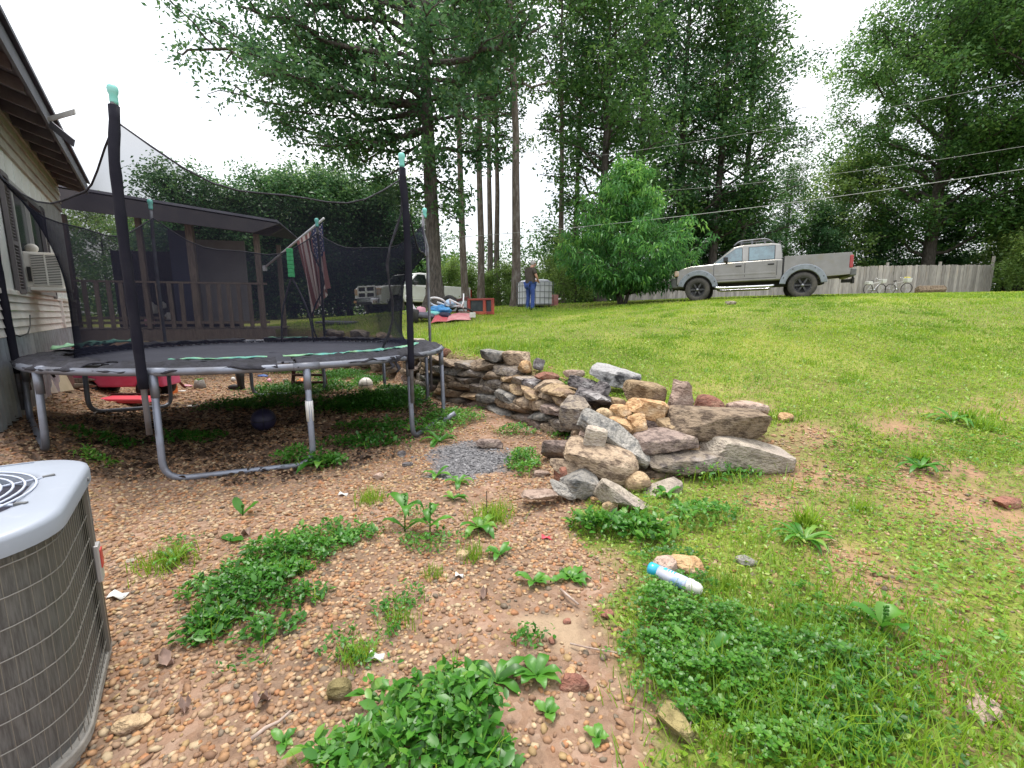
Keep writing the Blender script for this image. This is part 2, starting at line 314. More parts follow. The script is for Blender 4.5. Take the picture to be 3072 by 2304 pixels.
class MB:
    def __init__(s): s.v = []; s.f = []; s.t = []; s.n = 0; s.cur = .5; s.sm = []
    def add(s, V, Fs, smooth=False):
        s.v += [tuple(map(float, p)) for p in V]; s.f += [[i + s.n for i in f] for f in Fs]; s.t += [s.cur] * len(Fs); s.sm += [smooth] * len(Fs); s.n += len(V); return s
    def box(s, c, d, rot=None, taper=1.):
        x, y, z = d[0] / 2, d[1] / 2, d[2] / 2
        P = [Vector((a * x * (taper if k > 0 else 1), b * y * (taper if k > 0 else 1), k * z)) for k in (-1, 1) for b in (-1, 1) for a in (-1, 1)]
        if rot is not None: P = [rot @ p for p in P]
        return s.add([p + Vector(c) for p in P], [(0, 2, 3, 1), (4, 5, 7, 6), (0, 1, 5, 4), (2, 6, 7, 3), (0, 4, 6, 2), (1, 3, 7, 5)])
    def tube(s, pts, r, n=8, closed=False, caps=True):
        P = [Vector([float(a) for a in p]) for p in pts]; k = len(P)
        rr = r if hasattr(r, '__len__') else [r] * k
        V = []; up = None
        for i in range(k):
            t = (P[(i + 1) % k] - P[i - 1]) if closed else (P[min(i + 1, k - 1)] - P[max(i - 1, 0)])
            t = t.normalized() if t.length > 0 else Vector((0, 0, 1))
            if up is None:
                up = Vector((0, 0, 1)) if abs(t.z) < .9 else Vector((1, 0, 0))
            a = t.cross(up); a = a.normalized() if a.length > 1e-5 else t.orthogonal().normalized(); b = a.cross(t); up = b
            for j in range(n):
                q = 2 * PI * j / n; V.append(P[i] + (a * math.cos(q) + b * math.sin(q)) * rr[i])
        Fs = [(i * n + j, i * n + (j + 1) % n, ((i + 1) % k) * n + (j + 1) % n, ((i + 1) % k) * n + j) for i in range(k if closed else k - 1) for j in range(n)]
        if caps and not closed: Fs += [tuple(range(n))[::-1], tuple((k - 1) * n + j for j in range(n))]
        return s.add(V, Fs, n > 5)
    def prism(s, poly, a, b, axis='y'):
        n = len(poly)
        f = {'y': lambda u, w, h: (u, h, w), 'x': lambda u, w, h: (h, u, w), 'z': lambda u, w, h: (u, w, h)}[axis]
        V = [f(u, w_, a) for u, w_ in poly] + [f(u, w_, b) for u, w_ in poly]
        Fs = [tuple(range(n)), tuple(range(2 * n - 1, n - 1, -1))] + [(i, n + i, n + (i + 1) % n, (i + 1) % n) for i in range(n)]
        return s.add(V, Fs)
    def lathe(s, prof, c=(0, 0, 0), axis='z', n=24, smooth=True, caps=True):
        V = []
        for r, h in prof:
            for j in range(n):
                q = 2 * PI * j / n; a, b = r * math.cos(q), r * math.sin(q)
                p = {'z': (a, b, h), 'y': (a, h, b), 'x': (h, a, b)}[axis]; V.append((p[0] + c[0], p[1] + c[1], p[2] + c[2]))
        k = len(prof)
        Fs = [(i * n + j, i * n + (j + 1) % n, (i + 1) * n + (j + 1) % n, (i + 1) * n + j) for i in range(k - 1) for j in range(n)]
        if caps and prof[0][0] > 1e-6: Fs.append(tuple(range(n))[::-1])
        if caps and prof[-1][0] > 1e-6: Fs.append(tuple((k - 1) * n + j for j in range(n)))
        return s.add(V, Fs, smooth)
    def grid(s, P, smooth=True):
        a, b = len(P), len(P[0])
        return s.add([p for row in P for p in row], [(i * b + j, i * b + j + 1, (i + 1) * b + j + 1, (i + 1) * b + j) for i in range(a - 1) for j in range(b - 1)], smooth)
    def ball(s, c, d, nu=12, nv=8, rot=None):
        V = []; 
        for i in range(nv + 1):
            th = PI * i / nv
            for j in range(nu):
                p = Vector((d[0] * math.sin(th) * math.cos(2 * PI * j / nu), d[1] * math.sin(th) * math.sin(2 * PI * j / nu), d[2] * math.cos(th)))
                if rot is not None: p = rot @ p
                V.append(p + Vector(c))
        return s.add(V, [(i * nu + j, (i + 1) * nu + j, (i + 1) * nu + (j + 1) % nu, i * nu + (j + 1) % nu) for i in range(nv) for j in range(nu)], True)
    def obj(s, name, m, parent=None, loc=None, bevel=0, seg=2, solid=0, fixn=True, sub=0):
        me = bpy.data.meshes.new(name); me.from_pydata(s.v, [], s.f); me.update()
        for p, q in zip(me.polygons, s.sm): p.use_smooth = q
        a = me.attributes.new('tint', 'FLOAT', 'FACE'); a.data.foreach_set('value', np.array(s.t, np.float32))
        if fixn:
            bm = bmesh.new(); bm.from_mesh(me); bmesh.ops.recalc_face_normals(bm, faces=bm.faces); bm.to_mesh(me); bm.free()
        me.materials.append(m); o = link(name, me, parent, loc)
        if solid: q = o.modifiers.new('solid', 'SOLIDIFY'); q.thickness = solid; q.offset = 0
        if bevel: q = o.modifiers.new('bevel', 'BEVEL'); q.width = bevel; q.segments = seg; q.limit_method = 'ANGLE'; q.angle_limit = R(35); q.harden_normals = False
        if sub: q = o.modifiers.new('sub', 'SUBSURF'); q.levels = sub; q.render_levels = sub
        return o
def rotm(rx=0, ry=0, rz=0): return Matrix.Rotation(rz, 3, 'Z') @ Matrix.Rotation(ry, 3, 'Y') @ Matrix.Rotation(rx, 3, 'X')
def ico(sub):
    bm = bmesh.new(); bmesh.ops.create_icosphere(bm, subdivisions=sub, radius=1)
    V = np.array([v.co[:] for v in bm.verts]); Fs = np.array([[v.index for v in f.verts] for f in bm.faces]); bm.free(); return V, Fs
ICO = {1: ico(1), 2: ico(2), 3: ico(3), 4: ico(4)}
def rock_arr(dims, seed, p=5., rough=.07, cuts=7, sub=3, tilt=0.):
    r = np.random.default_rng(seed); V, Fs = ICO[sub]; d = V.copy()
    nn = (np.abs(d) ** p).sum(1) ** (-1 / p); P = d * nn[:, None]
    for _ in range(cuts):
        n_ = r.normal(size=3); n_ /= np.linalg.norm(n_); c = r.uniform(.66, 1.02); q = P @ n_
        P -= np.clip(q - c, 0, None)[:, None] * n_
    off = r.uniform(-50, 50, 3); sc = np.array(dims) / max(dims)
    for i in range(len(P)):
        q = Vector(P[i] * sc * 1.6 + off)
        nv = noise.noise(q) * 1.1 + noise.noise(q * 2.7) * .65 + noise.noise(q * 7) * .42 + noise.noise(q * 16) * .22
        P[i] *= 1 + rough * nv
    return P * np.array(dims) / 2, Fs
def scatter(T, TF, pos, Rm, sc, tint):
    """copies of one small template placed by arrays"""
    N = len(pos); T = np.asarray(T, np.float32); TF = np.asarray(TF, np.int32)
    sc = np.asarray(sc, np.float32); sc = sc[:, None] if sc.ndim == 1 else sc
    V = np.einsum('nij,nkj->nki', Rm.astype(np.float32), T[None] * sc[:, None, :]) + pos[:, None].astype(np.float32)
    Fs = TF[None] + (np.arange(N, dtype=np.int32) * len(T))[:, None, None]
    return V.reshape(-1, 3), Fs.reshape(-1, TF.shape[1]), np.repeat(tint, len(TF))
def rmats(yaw, pitch, roll):
    cy, sy, cp, sp, cr, sr = np.cos(yaw), np.sin(yaw), np.cos(pitch), np.sin(pitch), np.cos(roll), np.sin(roll)
    m = np.empty((len(yaw), 3, 3))
    m[:, 0, 0] = cy * cp; m[:, 0, 1] = cy * sp * sr - sy * cr; m[:, 0, 2] = cy * sp * cr + sy * sr
    m[:, 1, 0] = sy * cp; m[:, 1, 1] = sy * sp * sr + cy * cr; m[:, 1, 2] = sy * sp * cr - cy * sr
    m[:, 2, 0] = -sp; m[:, 2, 1] = cp * sr; m[:, 2, 2] = cp * cr
    return m
# leaf templates lie along +x, length 1
DIA = (np.array([(0, 0, 0), (.45, .27, .05), (1, 0, -.06), (.45, -.27, .05)]), np.array([(0, 3, 2, 1)]))
OVAL = (np.array([(0, 0, 0), (.25, .20, .05), (.6, .24, .05), (1, 0, -.1), (.6, -.24, .05), (.25, -.20, .05), (.3, 0, 0), (.65, 0, -.02)]),
        np.array([(0, 6, 1, 1), (6, 7, 2, 1), (7, 3, 2, 2), (0, 5, 6, 6), (5, 4, 7, 6), (4, 3, 7, 7)]))
OVAL = (OVAL[0], np.array([(0, 6, 1), (6, 7, 2), (6, 2, 1), (7, 3, 2), (0, 5, 6), (5, 4, 7), (5, 7, 6), (4, 3, 7)]))
LANCE = (np.array([(0, 0, 0), (.4, .09, .02), (1, 0, -.22), (.4, -.09, .02)]), np.array([(0, 3, 2, 1)]))
BLADE = (np.array([(0, .5, 0), (0, -.5, 0), (.18, .38, .55), (.18, -.38, .55), (.55, 0, 1.)]), np.array([(0, 1, 3), (0, 3, 2), (2, 3, 4)]))
# ================================================================ GROUND
def sstep(a, lo, hi): t = np.clip((a - lo) / (hi - lo), 0, 1); return t * t * (3 - 2 * t)
def lawn_mask(x, y):
    sd = _bil(GSD, x, y)
    a = sstep(sd, .05, .45)
    b = sstep(x - .46 - vnoise(x, y, 4, .12, 8), -.04, .16) * sstep(y, 0, .5) * sstep(3.35 + .25 * x - y, 0, .4)
    return np.maximum(a, b)
def bare(x, y):
    """0..1, how bare the lawn is: worn earth near the front and by the stones"""
    n = vnoise(x, y, 1.9, .5, 21) + vnoise(x, y, 5.5, .3, 22)
    near = sstep(6.2 - y, 0, 3.2) * sstep(x - 1.2, 0, 1.2)
    c = (sstep(n, -.02, .42)) * near * .95
    for (px, py, rr) in [(2440, 1360, .32), (2330, 1420, .25), (2950, 1440, .55), (2640, 1620, .22), (2560, 1560, .2), (2250, 1240, .2), (2700, 1290, .3), (2850, 1840, .16), (2440, 1290, .25), (3020, 1490, .4)]:
        p = BAREP[(px, py)]; c = np.maximum(c, .9 * np.exp(-((x - p[0]) ** 2 + (y - p[1]) ** 2) / rr ** 2))
    return np.clip(c, 0, 1)
BAREP = {k: onz(*k, .3) for k in [(2440, 1360), (2330, 1420), (2950, 1440), (2640, 1620), (2560, 1560), (2250, 1240), (2700, 1290), (2850, 1840), (2440, 1290), (3020, 1490)]}
m = bpy.data.materials.new('ground_soil'); m.use_nodes = True; n = m.node_tree.nodes; l = m.node_tree.links; b = n['Principled BSDF']
b.inputs['Roughness'].default_value = .95; b.inputs['Specular IOR Level'].default_value = .2
def nnode(t, **k):
    q = n.new(t)
    for a, v in k.items(): q.inputs[a].default_value = v
    return q
tcn = n.new('ShaderNodeTexCoord'); V0 = tcn.outputs['Object']
def noise_rng(sc, lo, hi, det=6):
    x = nnode('ShaderNodeTexNoise', Scale=sc, Detail=det, Roughness=.65); l.new(V0, x.inputs['Vector'])
    r = n.new('ShaderNodeMapRange'); r.inputs[1].default_value = lo; r.inputs[2].default_value = hi; l.new(x.outputs[0], r.inputs[0]); return r.outputs[0]
def mixc(f, a, c):
    q = n.new('ShaderNodeMix'); q.data_type = 'RGBA'
    l.new(f, q.inputs['Factor'])
    if isinstance(a, tuple): q.inputs['A'].default_value = (*a, 1)
    else: l.new(a, q.inputs['A'])
    if isinstance(c, tuple): q.inputs['B'].default_value = (*c, 1)
    else: l.new(c, q.inputs['B'])
    return q.outputs['Result']
def att(nm):
    a = n.new('ShaderNodeAttribute'); a.attribute_name = nm; return a.outputs['Fac']
vo = nnode('ShaderNodeTexVoronoi', Scale=34.); l.new(V0, vo.inputs['Vector'])
vr = n.new('ShaderNodeValToRGB'); l.new(vo.outputs['Color'], vr.inputs[0])
e = vr.color_ramp.elements; e[0].color = (.22, .125, .08, 1); e[1].color = (.38, .27, .2, 1); q = e.new(.4); q.color = (.27, .165, .11, 1); q = e.new(.75); q.color = (.32, .21, .15, 1)
soil = mixc(noise_rng(5, .35, .65), (.155, .105, .068), (.245, .168, .11))
soil = mixc(noise_rng(40, .4, .7), soil, (.09, .06, .045))
grav = mixc(noise_rng(1.6, .38, .6), vr.outputs[0], soil)
turf = mixc(noise_rng(3, .38, .62), (.13, .175, .03), (.19, .225, .05))
turf = mixc(noise_rng(26, .45, .7), turf, (.13, .085, .045))
turf = mixc(noise_rng(.45, .5, .62), turf, (.23, .24, .06))
clay = mixc(noise_rng(7, .4, .65), (.34, .20, .125), (.24, .145, .095))
lw = mixc(att('bare'), turf, clay)
col = mixc(att('lawn'), grav, lw)
ash = mixc(noise_rng(30, .38, .62), (.22, .215, .22), (.07, .07, .075))
col = mixc(att('ash'), col, ash)
col = mixc(att('sandy'), col, (.34, .25, .165))
l.new(col, b.inputs['Base Color'])
bu = nnode('ShaderNodeBump', Strength=.55, Distance=.02); l.new(vo.outputs['Distance'], bu.inputs['Height']); bu.invert = True
x2 = nnode('ShaderNodeTexNoise', Scale=60., Detail=6.); l.new(V0, x2.inputs['Vector'])
b2 = nnode('ShaderNodeBump', Strength=.6, Distance=.015); l.new(x2.outputs[0], b2.inputs['Height']); l.new(bu.outputs[0], b2.inputs['Normal']); l.new(b2.outputs[0], b.inputs['Normal'])
nx, ny = len(GX), len(GY)
ii = (np.arange(ny - 1)[:, None] * nx + np.arange(nx - 1)[None]).ravel()
me = npmesh(np.stack([gx.ravel(), gy.ravel(), GZ.ravel()], 1), np.stack([ii, ii + 1, ii + nx + 1, ii + nx], 1), m, smooth=True)
fx, fy = gx.ravel(), gy.ravel()
ASHC = onz(1425, 1378, 0.0); SANDC = [(onz(1640, 1855, 0.03), .20, .065), (onz(1700, 1905, .03), .13, .06)]
def ash_f(x, y): return sstep(1.0 - np.hypot((x - ASHC[0]) / .52, (y - ASHC[1]) / .62) + vnoise(x, y, 6, .22, 31), 0, .55)
def sandy_f(x, y): return np.max([sstep(1 - np.hypot((x - c[0]) / a, (y - c[1]) / b_) + vnoise(x, y, 14, .1, 32), 0, .35) for c, a, b_ in SANDC], axis=0)
for nm, arr in (('lawn', lawn_mask(fx, fy)), ('bare', bare(fx, fy)), ('ash', ash_f(fx, fy)), ('sandy', sandy_f(fx, fy) * .85)):
    a = me.attributes.new(nm, 'FLOAT', 'POINT'); a.data.foreach_set('value', arr.astype(np.float32))
tag(link('ground', me), 'sloping yard of tan gravel and green lawn', 'ground', kind='structure')

# ---------------------------------------------------------------- gravel
def inview(x, y, z=0, mrg=1000):
    X = np.asarray(x); D = np.stack([X, np.asarray(y), np.asarray(z) - CAMH + 0 * X], -1)
    f = D[:, 1] * cs - D[:, 2] * sn; u = D[:, 0] / f * F + 1536; v = 1152 - (D[:, 1] * sn + D[:, 2] * cs) / f * F
    return (f > .2) & (u > -mrg) & (u < 3072 + mrg) & (v < 2304 + mrg)
def scat_pts(n_, x0, x1, y0, y1): return rng.uniform(x0, x1, n_), rng.uniform(y0, y1, n_)
gm = bpy.data.materials.new('pebble'); gm.use_nodes = True; n = gm.node_tree.nodes; l = gm.node_tree.links; b = n['Principled BSDF']; b.inputs['Roughness'].default_value = .75; b.inputs['Specular IOR Level'].default_value = .35
a = n.new('ShaderNodeAttribute'); a.attribute_name = 'tint'; vr = n.new('ShaderNodeValToRGB'); l.new(a.outputs['Fac'], vr.inputs[0]); vr.color_ramp.interpolation = 'CONSTANT'
pal = [(0.29, 0.163, 0.082), (0.341, 0.208, 0.113), (0.238, 0.129, 0.067), (0.393, 0.262, 0.153), (0.311, 0.202, 0.124), (0.196, 0.113, 0.068), (0.363, 0.198, 0.093), (0.425, 0.307, 0.19), (0.27, 0.178, 0.113), (0.321, 0.152, 0.072), (0.391, 0.298, 0.186), (0.16, 0.124, 0.088), (0.311, 0.212, 0.101), (0.259, 0.147, 0.082)]
e = vr.color_ramp.elements
e[0].color = (*pal[0], 1); e[1].position = 1 / len(pal); e[1].color = (*pal[1], 1)
for i, c in enumerate(pal[2:]): q = e.new((i + 2) / len(pal)); q.color = (*c, 1)
tcn = n.new('ShaderNodeTexCoord'); x = n.new('ShaderNodeTexNoise'); x.inputs['Scale'].default_value = 45; x.inputs['Detail'].default_value = 5; l.new(tcn.outputs['Object'], x.inputs[0])
h = n.new('ShaderNodeHueSaturation'); r = n.new('ShaderNodeMapRange'); r.inputs[3].default_value = .5; r.inputs[4].default_value = 1.45; l.new(x.outputs[0], r.inputs[0]); l.new(r.outputs[0], h.inputs['Value'])
l.new(vr.outputs[0], h.inputs['Color']); l.new(h.outputs[0], b.inputs['Base Color'])
am = mat('ash_grit', (.23, .225, .23), .95, c2=(.06, .06, .065), ns=22, tint=.6)
def pebbles(x, y, r0, r1, sub, m_, name, label, flat=(.32, .7)):
    N = len(x); T, TF = ICO[sub]
    T = T * (1 + .1 * np.sin(T[:, [1, 2, 0]] * 3))
    s = r0 + (r1 - r0) * rng.beta(1.6, 3.2, N)
    sc = np.stack([s * rng.uniform(.95, 1.45, N), s * rng.uniform(.75, 1.0, N), s * rng.uniform(*flat, N)], 1)
    Rm = rmats(rng.uniform(0, 2 * PI, N), rng.normal(0, .25, N), rng.normal(0, .25, N))
    pos = np.stack([x, y, hz(x, y) + sc[:, 2] * rng.uniform(-.45, .6, N)], 1)
    V, Fs, t = scatter(T, TF, pos, Rm, sc, rng.uniform(0, .999, N))
    return tag(link(name, npmesh(V, Fs, m_, t, True)), label, 'gravel', kind='stuff')
def grav_keep(x, y):
    lm = lawn_mask(x, y); sand = sandy_f(x, y)
    soil = sstep(x + .45, 0, .5) * sstep(2.35 - y, 0, .4)      # earth with fewer pebbles in front
    p = (1 - lm) * (1 - .9 * sand) * (1 - .62 * soil) * (1 - .6 * sstep(vnoise(x, y, 2.2, .6, 41) + vnoise(x, y, 6, .3, 42), .05, .6)) + lm * .10 + .35 * lm * bare(x, y)
    return (rng.uniform(0, 1, len(x)) < p) & inview(x, y, hz(x, y)) & (ash_f(x, y) < .5) & (_bil(GSD, x, y) < .6)
x, y = scat_pts(36000, -3.2, 2.8, .6, 2.7); k = grav_keep(x, y); pebbles(x[k], y[k], .005, .022, 1, gm, 'gravel', 'rounded tan and pink pebbles spread over the yard')
x, y = scat_pts(42000, -5.6, 3.2, 2.7, 5.2); k = grav_keep(x, y); pebbles(x[k], y[k], .006, .024, 1, gm, 'gravel', 'tan pebbles farther back under the trampoline edge')
x, y = scat_pts(30000, -9, 2, 5.2, 11); k = grav_keep(x, y) & (x < 1); pebbles(x[k], y[k], .013, .036, 1, gm, 'gravel', 'far tan pebbles behind the trampoline')
x, y = scat_pts(5200, ASHC[0] - .7, ASHC[0] + .7, ASHC[1] - .8, ASHC[1] + .8); k = rng.uniform(0, 1, len(x)) < ash_f(x, y) * .6; pebbles(x[k], y[k], .006, .022, 1, am, 'ash', 'grey ash and burnt grit of an old fire')

# ---------------------------------------------------------------- grass
def blades(x, y, h0, h1, w0, spread=.5):
    N = len(x); z = hz(x, y) - .004
    hh = h0 + (h1 - h0) * rng.beta(1.5, 2.5, N)
    sc = np.stack([hh * rng.uniform(.3, 1.5, N), w0 * rng.uniform(.7, 1.3, N), hh], 1)
    Rm = rmats(rng.uniform(0, 2 * PI, N), rng.normal(0, .2, N), rng.normal(0, .2, N))
    patch = .40 + vnoise(x, y, .55, .16, 51) + vnoise(x, y, 3.3, .12, 52) + .16 * np.exp(-((x - .5) / 3.) ** 2 - ((y - 10.5) / 3.) ** 2)
    return scatter(BLADE[0], BLADE[1], np.stack([x, y, z], 1), Rm, sc, np.clip(patch + rng.normal(0, .16, N), 0.02, .98))
def leaves(x, y, z, T, s0, s1, pit=(.1, .5), tm=.45, ts=.24, patch=True):
    N = len(x); s = (s0 * .6 + (s1 * 1.1 - s0 * .6) * rng.beta(1.4, 2.0, N))
    Rm = rmats(rng.uniform(0, 2 * PI, N), -rng.normal(pit[0], pit[1], N), rng.normal(0, .35, N))
    t = tm + rng.normal(0, ts, N) + (vnoise(x, y, 3, .14, 61) if patch else 0)
    return scatter(T[0], T[1], np.stack([x, y, z], 1), Rm, s, np.clip(t, .02, .98))
def cat(*a):
    V, Fs, t, o = [], [], [], 0
    for v, f, q in a: V.append(v); Fs.append(f + o); t.append(q); o += len(v)
    return np.concatenate(V), np.concatenate(Fs), np.concatenate(t)
def lawn_keep(x, y, base=1., bw=.93):
    p = lawn_mask(x, y) * (1 - bw * bare(x, y)) * base
    pile = sstep(.52 - np.hypot((x - 1.35) / 1.6, (y - 3.85) / .8) * .5, 0, .2)
    return (rng.uniform(0, 1, len(x)) < p * (1 - pile)) & inview(x, y, hz(x, y))
G = []
x, y = scat_pts(36000, .3, 7.0, .6, 3.6); k = lawn_keep(x, y, .8); G.append(blades(x[k], y[k], .018, .065, .0042))
x, y = scat_pts(92000, .2, 13, 3.2, 8.0); k = lawn_keep(x, y); G.append(blades(x[k], y[k], .018, .06, .007))
x, y = scat_pts(96000, -3.5, 21, 6.2, 15); k = lawn_keep(x, y); G.append(blades(x[k], y[k], .022, .065, .012))
x, y = scat_pts(60000, -9, 30, 13, 29); k = lawn_keep(x, y) & (rng.uniform(0, 1, len(x)) < 1.1 - y / 45); G.append(blades(x[k], y[k], .03, .085, .022))
cx, cy = scat_pts(420, -1, 15, 3.6, 15); kk = (lawn_mask(cx, cy) > .8)
for a, b_ in zip(cx[kk], cy[kk]):
    N = int(rng.uniform(30, 110)); x = a + rng.normal(0, .09, N); y = b_ + rng.normal(0, .09, N); q_ = blades(x, y, .03, .06 + .05 * rng.random(), .008 + .0006 * b_); G.append((q_[0], q_[1], np.clip(q_[2] - rng.uniform(.0, .35), .02, .98)))
# longer fringe where the mower does not reach
for (px, py, rx, ry, N, hh) in [(1420, 1040, .9, .5, 500, .22), (1560, 1050, .8, .4, 300, .2), (1290, 1020, .9, .8, 700, .25), (1530, 935, 2.5, .7, 900, .28), (1380, 985, 1.2, .8, 500, .2), (1000, 1000, 1.5, 1, 500, .25)]:
    c = ong(px, py); x = c[0] + rng.normal(0, rx * .5, N); y = c[1] + rng.normal(0, ry * .5, N); k = _bil(GSD, x, y) > .1
    G.append(blades(x[k], y[k], .06, hh, .012))
V, Fs, t = cat(*G); tag(link('grass', npmesh(V, Fs, M['grass'], t)), 'short yellow green grass over the sloping lawn', 'grass', kind='stuff')
# small broad leaves in the turf
L = []
x, y = scat_pts(66000, .3, 7.0, .6, 3.9); k = lawn_keep(x, y, .95, .8); x, y = x[k], y[k]; L.append(leaves(x, y, hz(x, y) + rng.uniform(.002, .035, len(x)), OVAL, .014, .034, (.25, .4), .42))
x, y = scat_pts(72000, -1, 14, 3.6, 11); k = lawn_keep(x, y, .9, .85) & (rng.uniform(0, 1, len(x)) < 1.25 - (y - 3.6) / 7); x, y = x[k], y[k]; L.append(leaves(x, y, hz(x, y) + rng.uniform(.002, .045, len(x)), OVAL, .022, .05, (.3, .4), .5))
V, Fs, t = cat(*L); tag(link('lawn_weeds', npmesh(V, Fs, M['lawn_leaf'], t)), 'low creeping weeds between the grass of the lawn', 'weeds', kind='stuff')

# ---------------------------------------------------------------- leafy ground cover
def x_(a, r): return a * r
def patch_pts(px, py, rx, ry, dens, rot=0., hgt=.08, edge=1.):
    c = ong(px, py); N = int(dens * rx * ry * 4)
    a = rng.uniform(-1.15, 1.15, N); b_ = rng.uniform(-1.15, 1.15, N); rr = np.hypot(a, b_) + vnoise(a * 2, b_ * 2, 2.2, .3, int(px + py)) + vnoise(x_(a, rx), x_(b_, ry), 30, .16, 73)
    k = rng.uniform(0, 1, N) < sstep(1.05 - rr, 0, .5 * edge); a, b_, rr = a[k], b_[k], np.clip(rr[k], 0, 1)
    x = c[0] + (a * rx * math.cos(rot) - b_ * ry * math.sin(rot)); y = c[1] + (a * rx * math.sin(rot) + b_ * ry * math.cos(rot))
    top = hgt * np.sqrt(1 - .8 * rr ** 2) * (1 + vnoise(x, y, 9, .35, 71)); z = hz(x, y) + top * np.sqrt(rng.uniform(.04, 1, len(x)))
    return x, y, z
C = []
LN = []
def pt(list_, T, s0, s1, pit, tm=.45, ts=.18):
    for args in list_:
        x, y, z = patch_pts(*args); C.append(leaves(x, y, z, T, s0, s1, pit, tm, ts))
        k = rng.uniform(0, 1, len(x)) < .45; C.append(leaves(x[k] + rng.normal(0, .02, k.sum()), y[k] + rng.normal(0, .02, k.sum()), z[k] + .006, OVAL, s0 * .4, s1 * .5, (.5, .5), tm + .22, ts))
        k = rng.uniform(0, 1, len(x)) < .07; LN.append((x[k], y[k], s1))
# pointed leaves of the long patch in the gravel
pt([(720, 1800, .26, .22, 13000, .3, .10), (620, 1900, .13, .10, 11000, 0, .07), (830, 1700, .24, .22, 12000, .5, .10), (960, 1640, .22, .2, 10000, .6, .08), (800, 1900, .16, .1, 7000, .3, .06), (900, 1790, .14, .12, 8000, 0, .05),
    (600, 1780, .10, .09, 6500, 0, .05), (1080, 1610, .14, .14, 6000, 0, .07)], OVAL, .022, .05, (.35, .35), .42)
pt([(1300, 2220, .26, .15, 11000, 0, .12), (1120, 2290, .16, .10, 9000, 0, .10), (1420, 2300, .13, .10, 9000, 0, .11), (1340, 2130, .17, .10, 9000, 0, .10), (1000, 2304, .12, .05, 8000, 0, .08)], OVAL, .03, .066, (.3, .4), .5)
pt([(1190, 1820, .13, .12, 7000, .6, .06), (1040, 1960, .10, .09, 6000, 0, .06), (1170, 1900, .07, .06, 6000, 0, .06), (1110, 1990, .10, .08, 3000, 0, .05), (740, 1995, .09, .06, 3500, 0, .04), (1280, 1640, .22, .14, 5500, 0, .07), (1590, 1940, .11, .07, 6500, 0, .07), (1250, 1545, .15, .1, 3000, 0, .05), (540, 1640, .12, .10, 5500, 0, .08)], OVAL, .016, .036, (.35, .4), .42)
pt([(1840, 1605, .28, .13, 6000, 0, .09), (1960, 1620, .16, .11, 5500, 0, .08), (1760, 1580, .12, .10, 6000, 0, .10)], OVAL, .035, .075, (.55, .35), .5)
pt([(1565, 1395, .15, .33, 6000, 0, .09), (1720, 1290, .3, .2, 3500, 0, .05), (1540, 1300, .28, .16, 5500, 0, .08), (1350, 1265, .42, .42, 5500, .5, .12), (1430, 1230, .1, .1, 3000, 0, .05), (1300, 1310, .22, .2, 5500, 0, .14), (920, 1395, .26, .16, 5500, 0, .16), (1000, 1400, .14, .12, 5500, 0, .12), (860, 1390, .14, .13, 5500, 0, .2), (2130, 1440, .25, .12, 4500, 0, .12), (2230, 1440, .2, .1, 3000, 0, .08), (2080, 1560, .3, .18, 4500, 0, .09), (1680, 1225, .15, .1, 3500, 0, .05), (280, 1390, .2, .12, 5000, 0, .12)], OVAL, .025, .055, (.4, .4), .5)
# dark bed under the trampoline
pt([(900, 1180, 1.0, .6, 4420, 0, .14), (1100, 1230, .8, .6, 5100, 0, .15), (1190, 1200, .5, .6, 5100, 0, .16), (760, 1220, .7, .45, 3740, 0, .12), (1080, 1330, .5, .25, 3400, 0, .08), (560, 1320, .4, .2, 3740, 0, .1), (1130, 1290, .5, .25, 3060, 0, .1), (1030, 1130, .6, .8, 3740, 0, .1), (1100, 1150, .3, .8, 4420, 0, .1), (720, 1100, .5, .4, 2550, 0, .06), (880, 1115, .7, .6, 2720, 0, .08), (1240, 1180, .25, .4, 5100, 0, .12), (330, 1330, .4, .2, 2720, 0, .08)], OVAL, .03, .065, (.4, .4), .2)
# rich clover mass at the lower right
C2 = []
def pt2(list_, tm=.45):
    for args in list_:
        x, y, z = patch_pts(*args); N = len(x); s = rng.uniform(.009, .021, N); yaw = rng.uniform(0, 2 * PI, N)
        for q in range(3):
            Rm = rmats(yaw + q * 2.094, -rng.normal(.2, .22, N), rng.normal(0, .2, N))
            t = tm + rng.normal(0, .14, N) + vnoise(x, y, 4, .16, 62)
            C2.append(scatter(CLV[0], CLV[1], np.stack([x, y, z], 1), Rm, s, np.clip(t, .02, .98)))
CLV = (np.array([(0, 0, 0), (.5, .42, .08), (1, .3, .03), (.9, 0, .0), (1, -.3, .03), (.5, -.42, .08)]), np.array([(0, 3, 2), (0, 2, 1), (0, 5, 4), (0, 4, 3)]))
pt2([(2010, 1880, .24, .26, 9450, 0, .11, 2), (2200, 1960, .3, .26, 8400, 0, .10, 2), (1960, 1980, .16, .14, 9450, 0, .10, 2), (2080, 2060, .22, .14, 8400, 0, .09, 2), (2380, 2060, .26, .24, 6825, 0, .08, 2), (2330, 2230, .25, .18, 6825, 0, .08, 2), (2500, 2230, .3, .15, 5250, 0, .06, 2), (2480, 1900, .35, .25, 3675, 0, .06, 2), (2050, 1770, .2, .12, 5775, 0, .08, 2), (1980, 1690, .25, .16, 3675, 0, .06, 2), (2620, 2080, .4, .3, 2625, 0, .05, 2)])
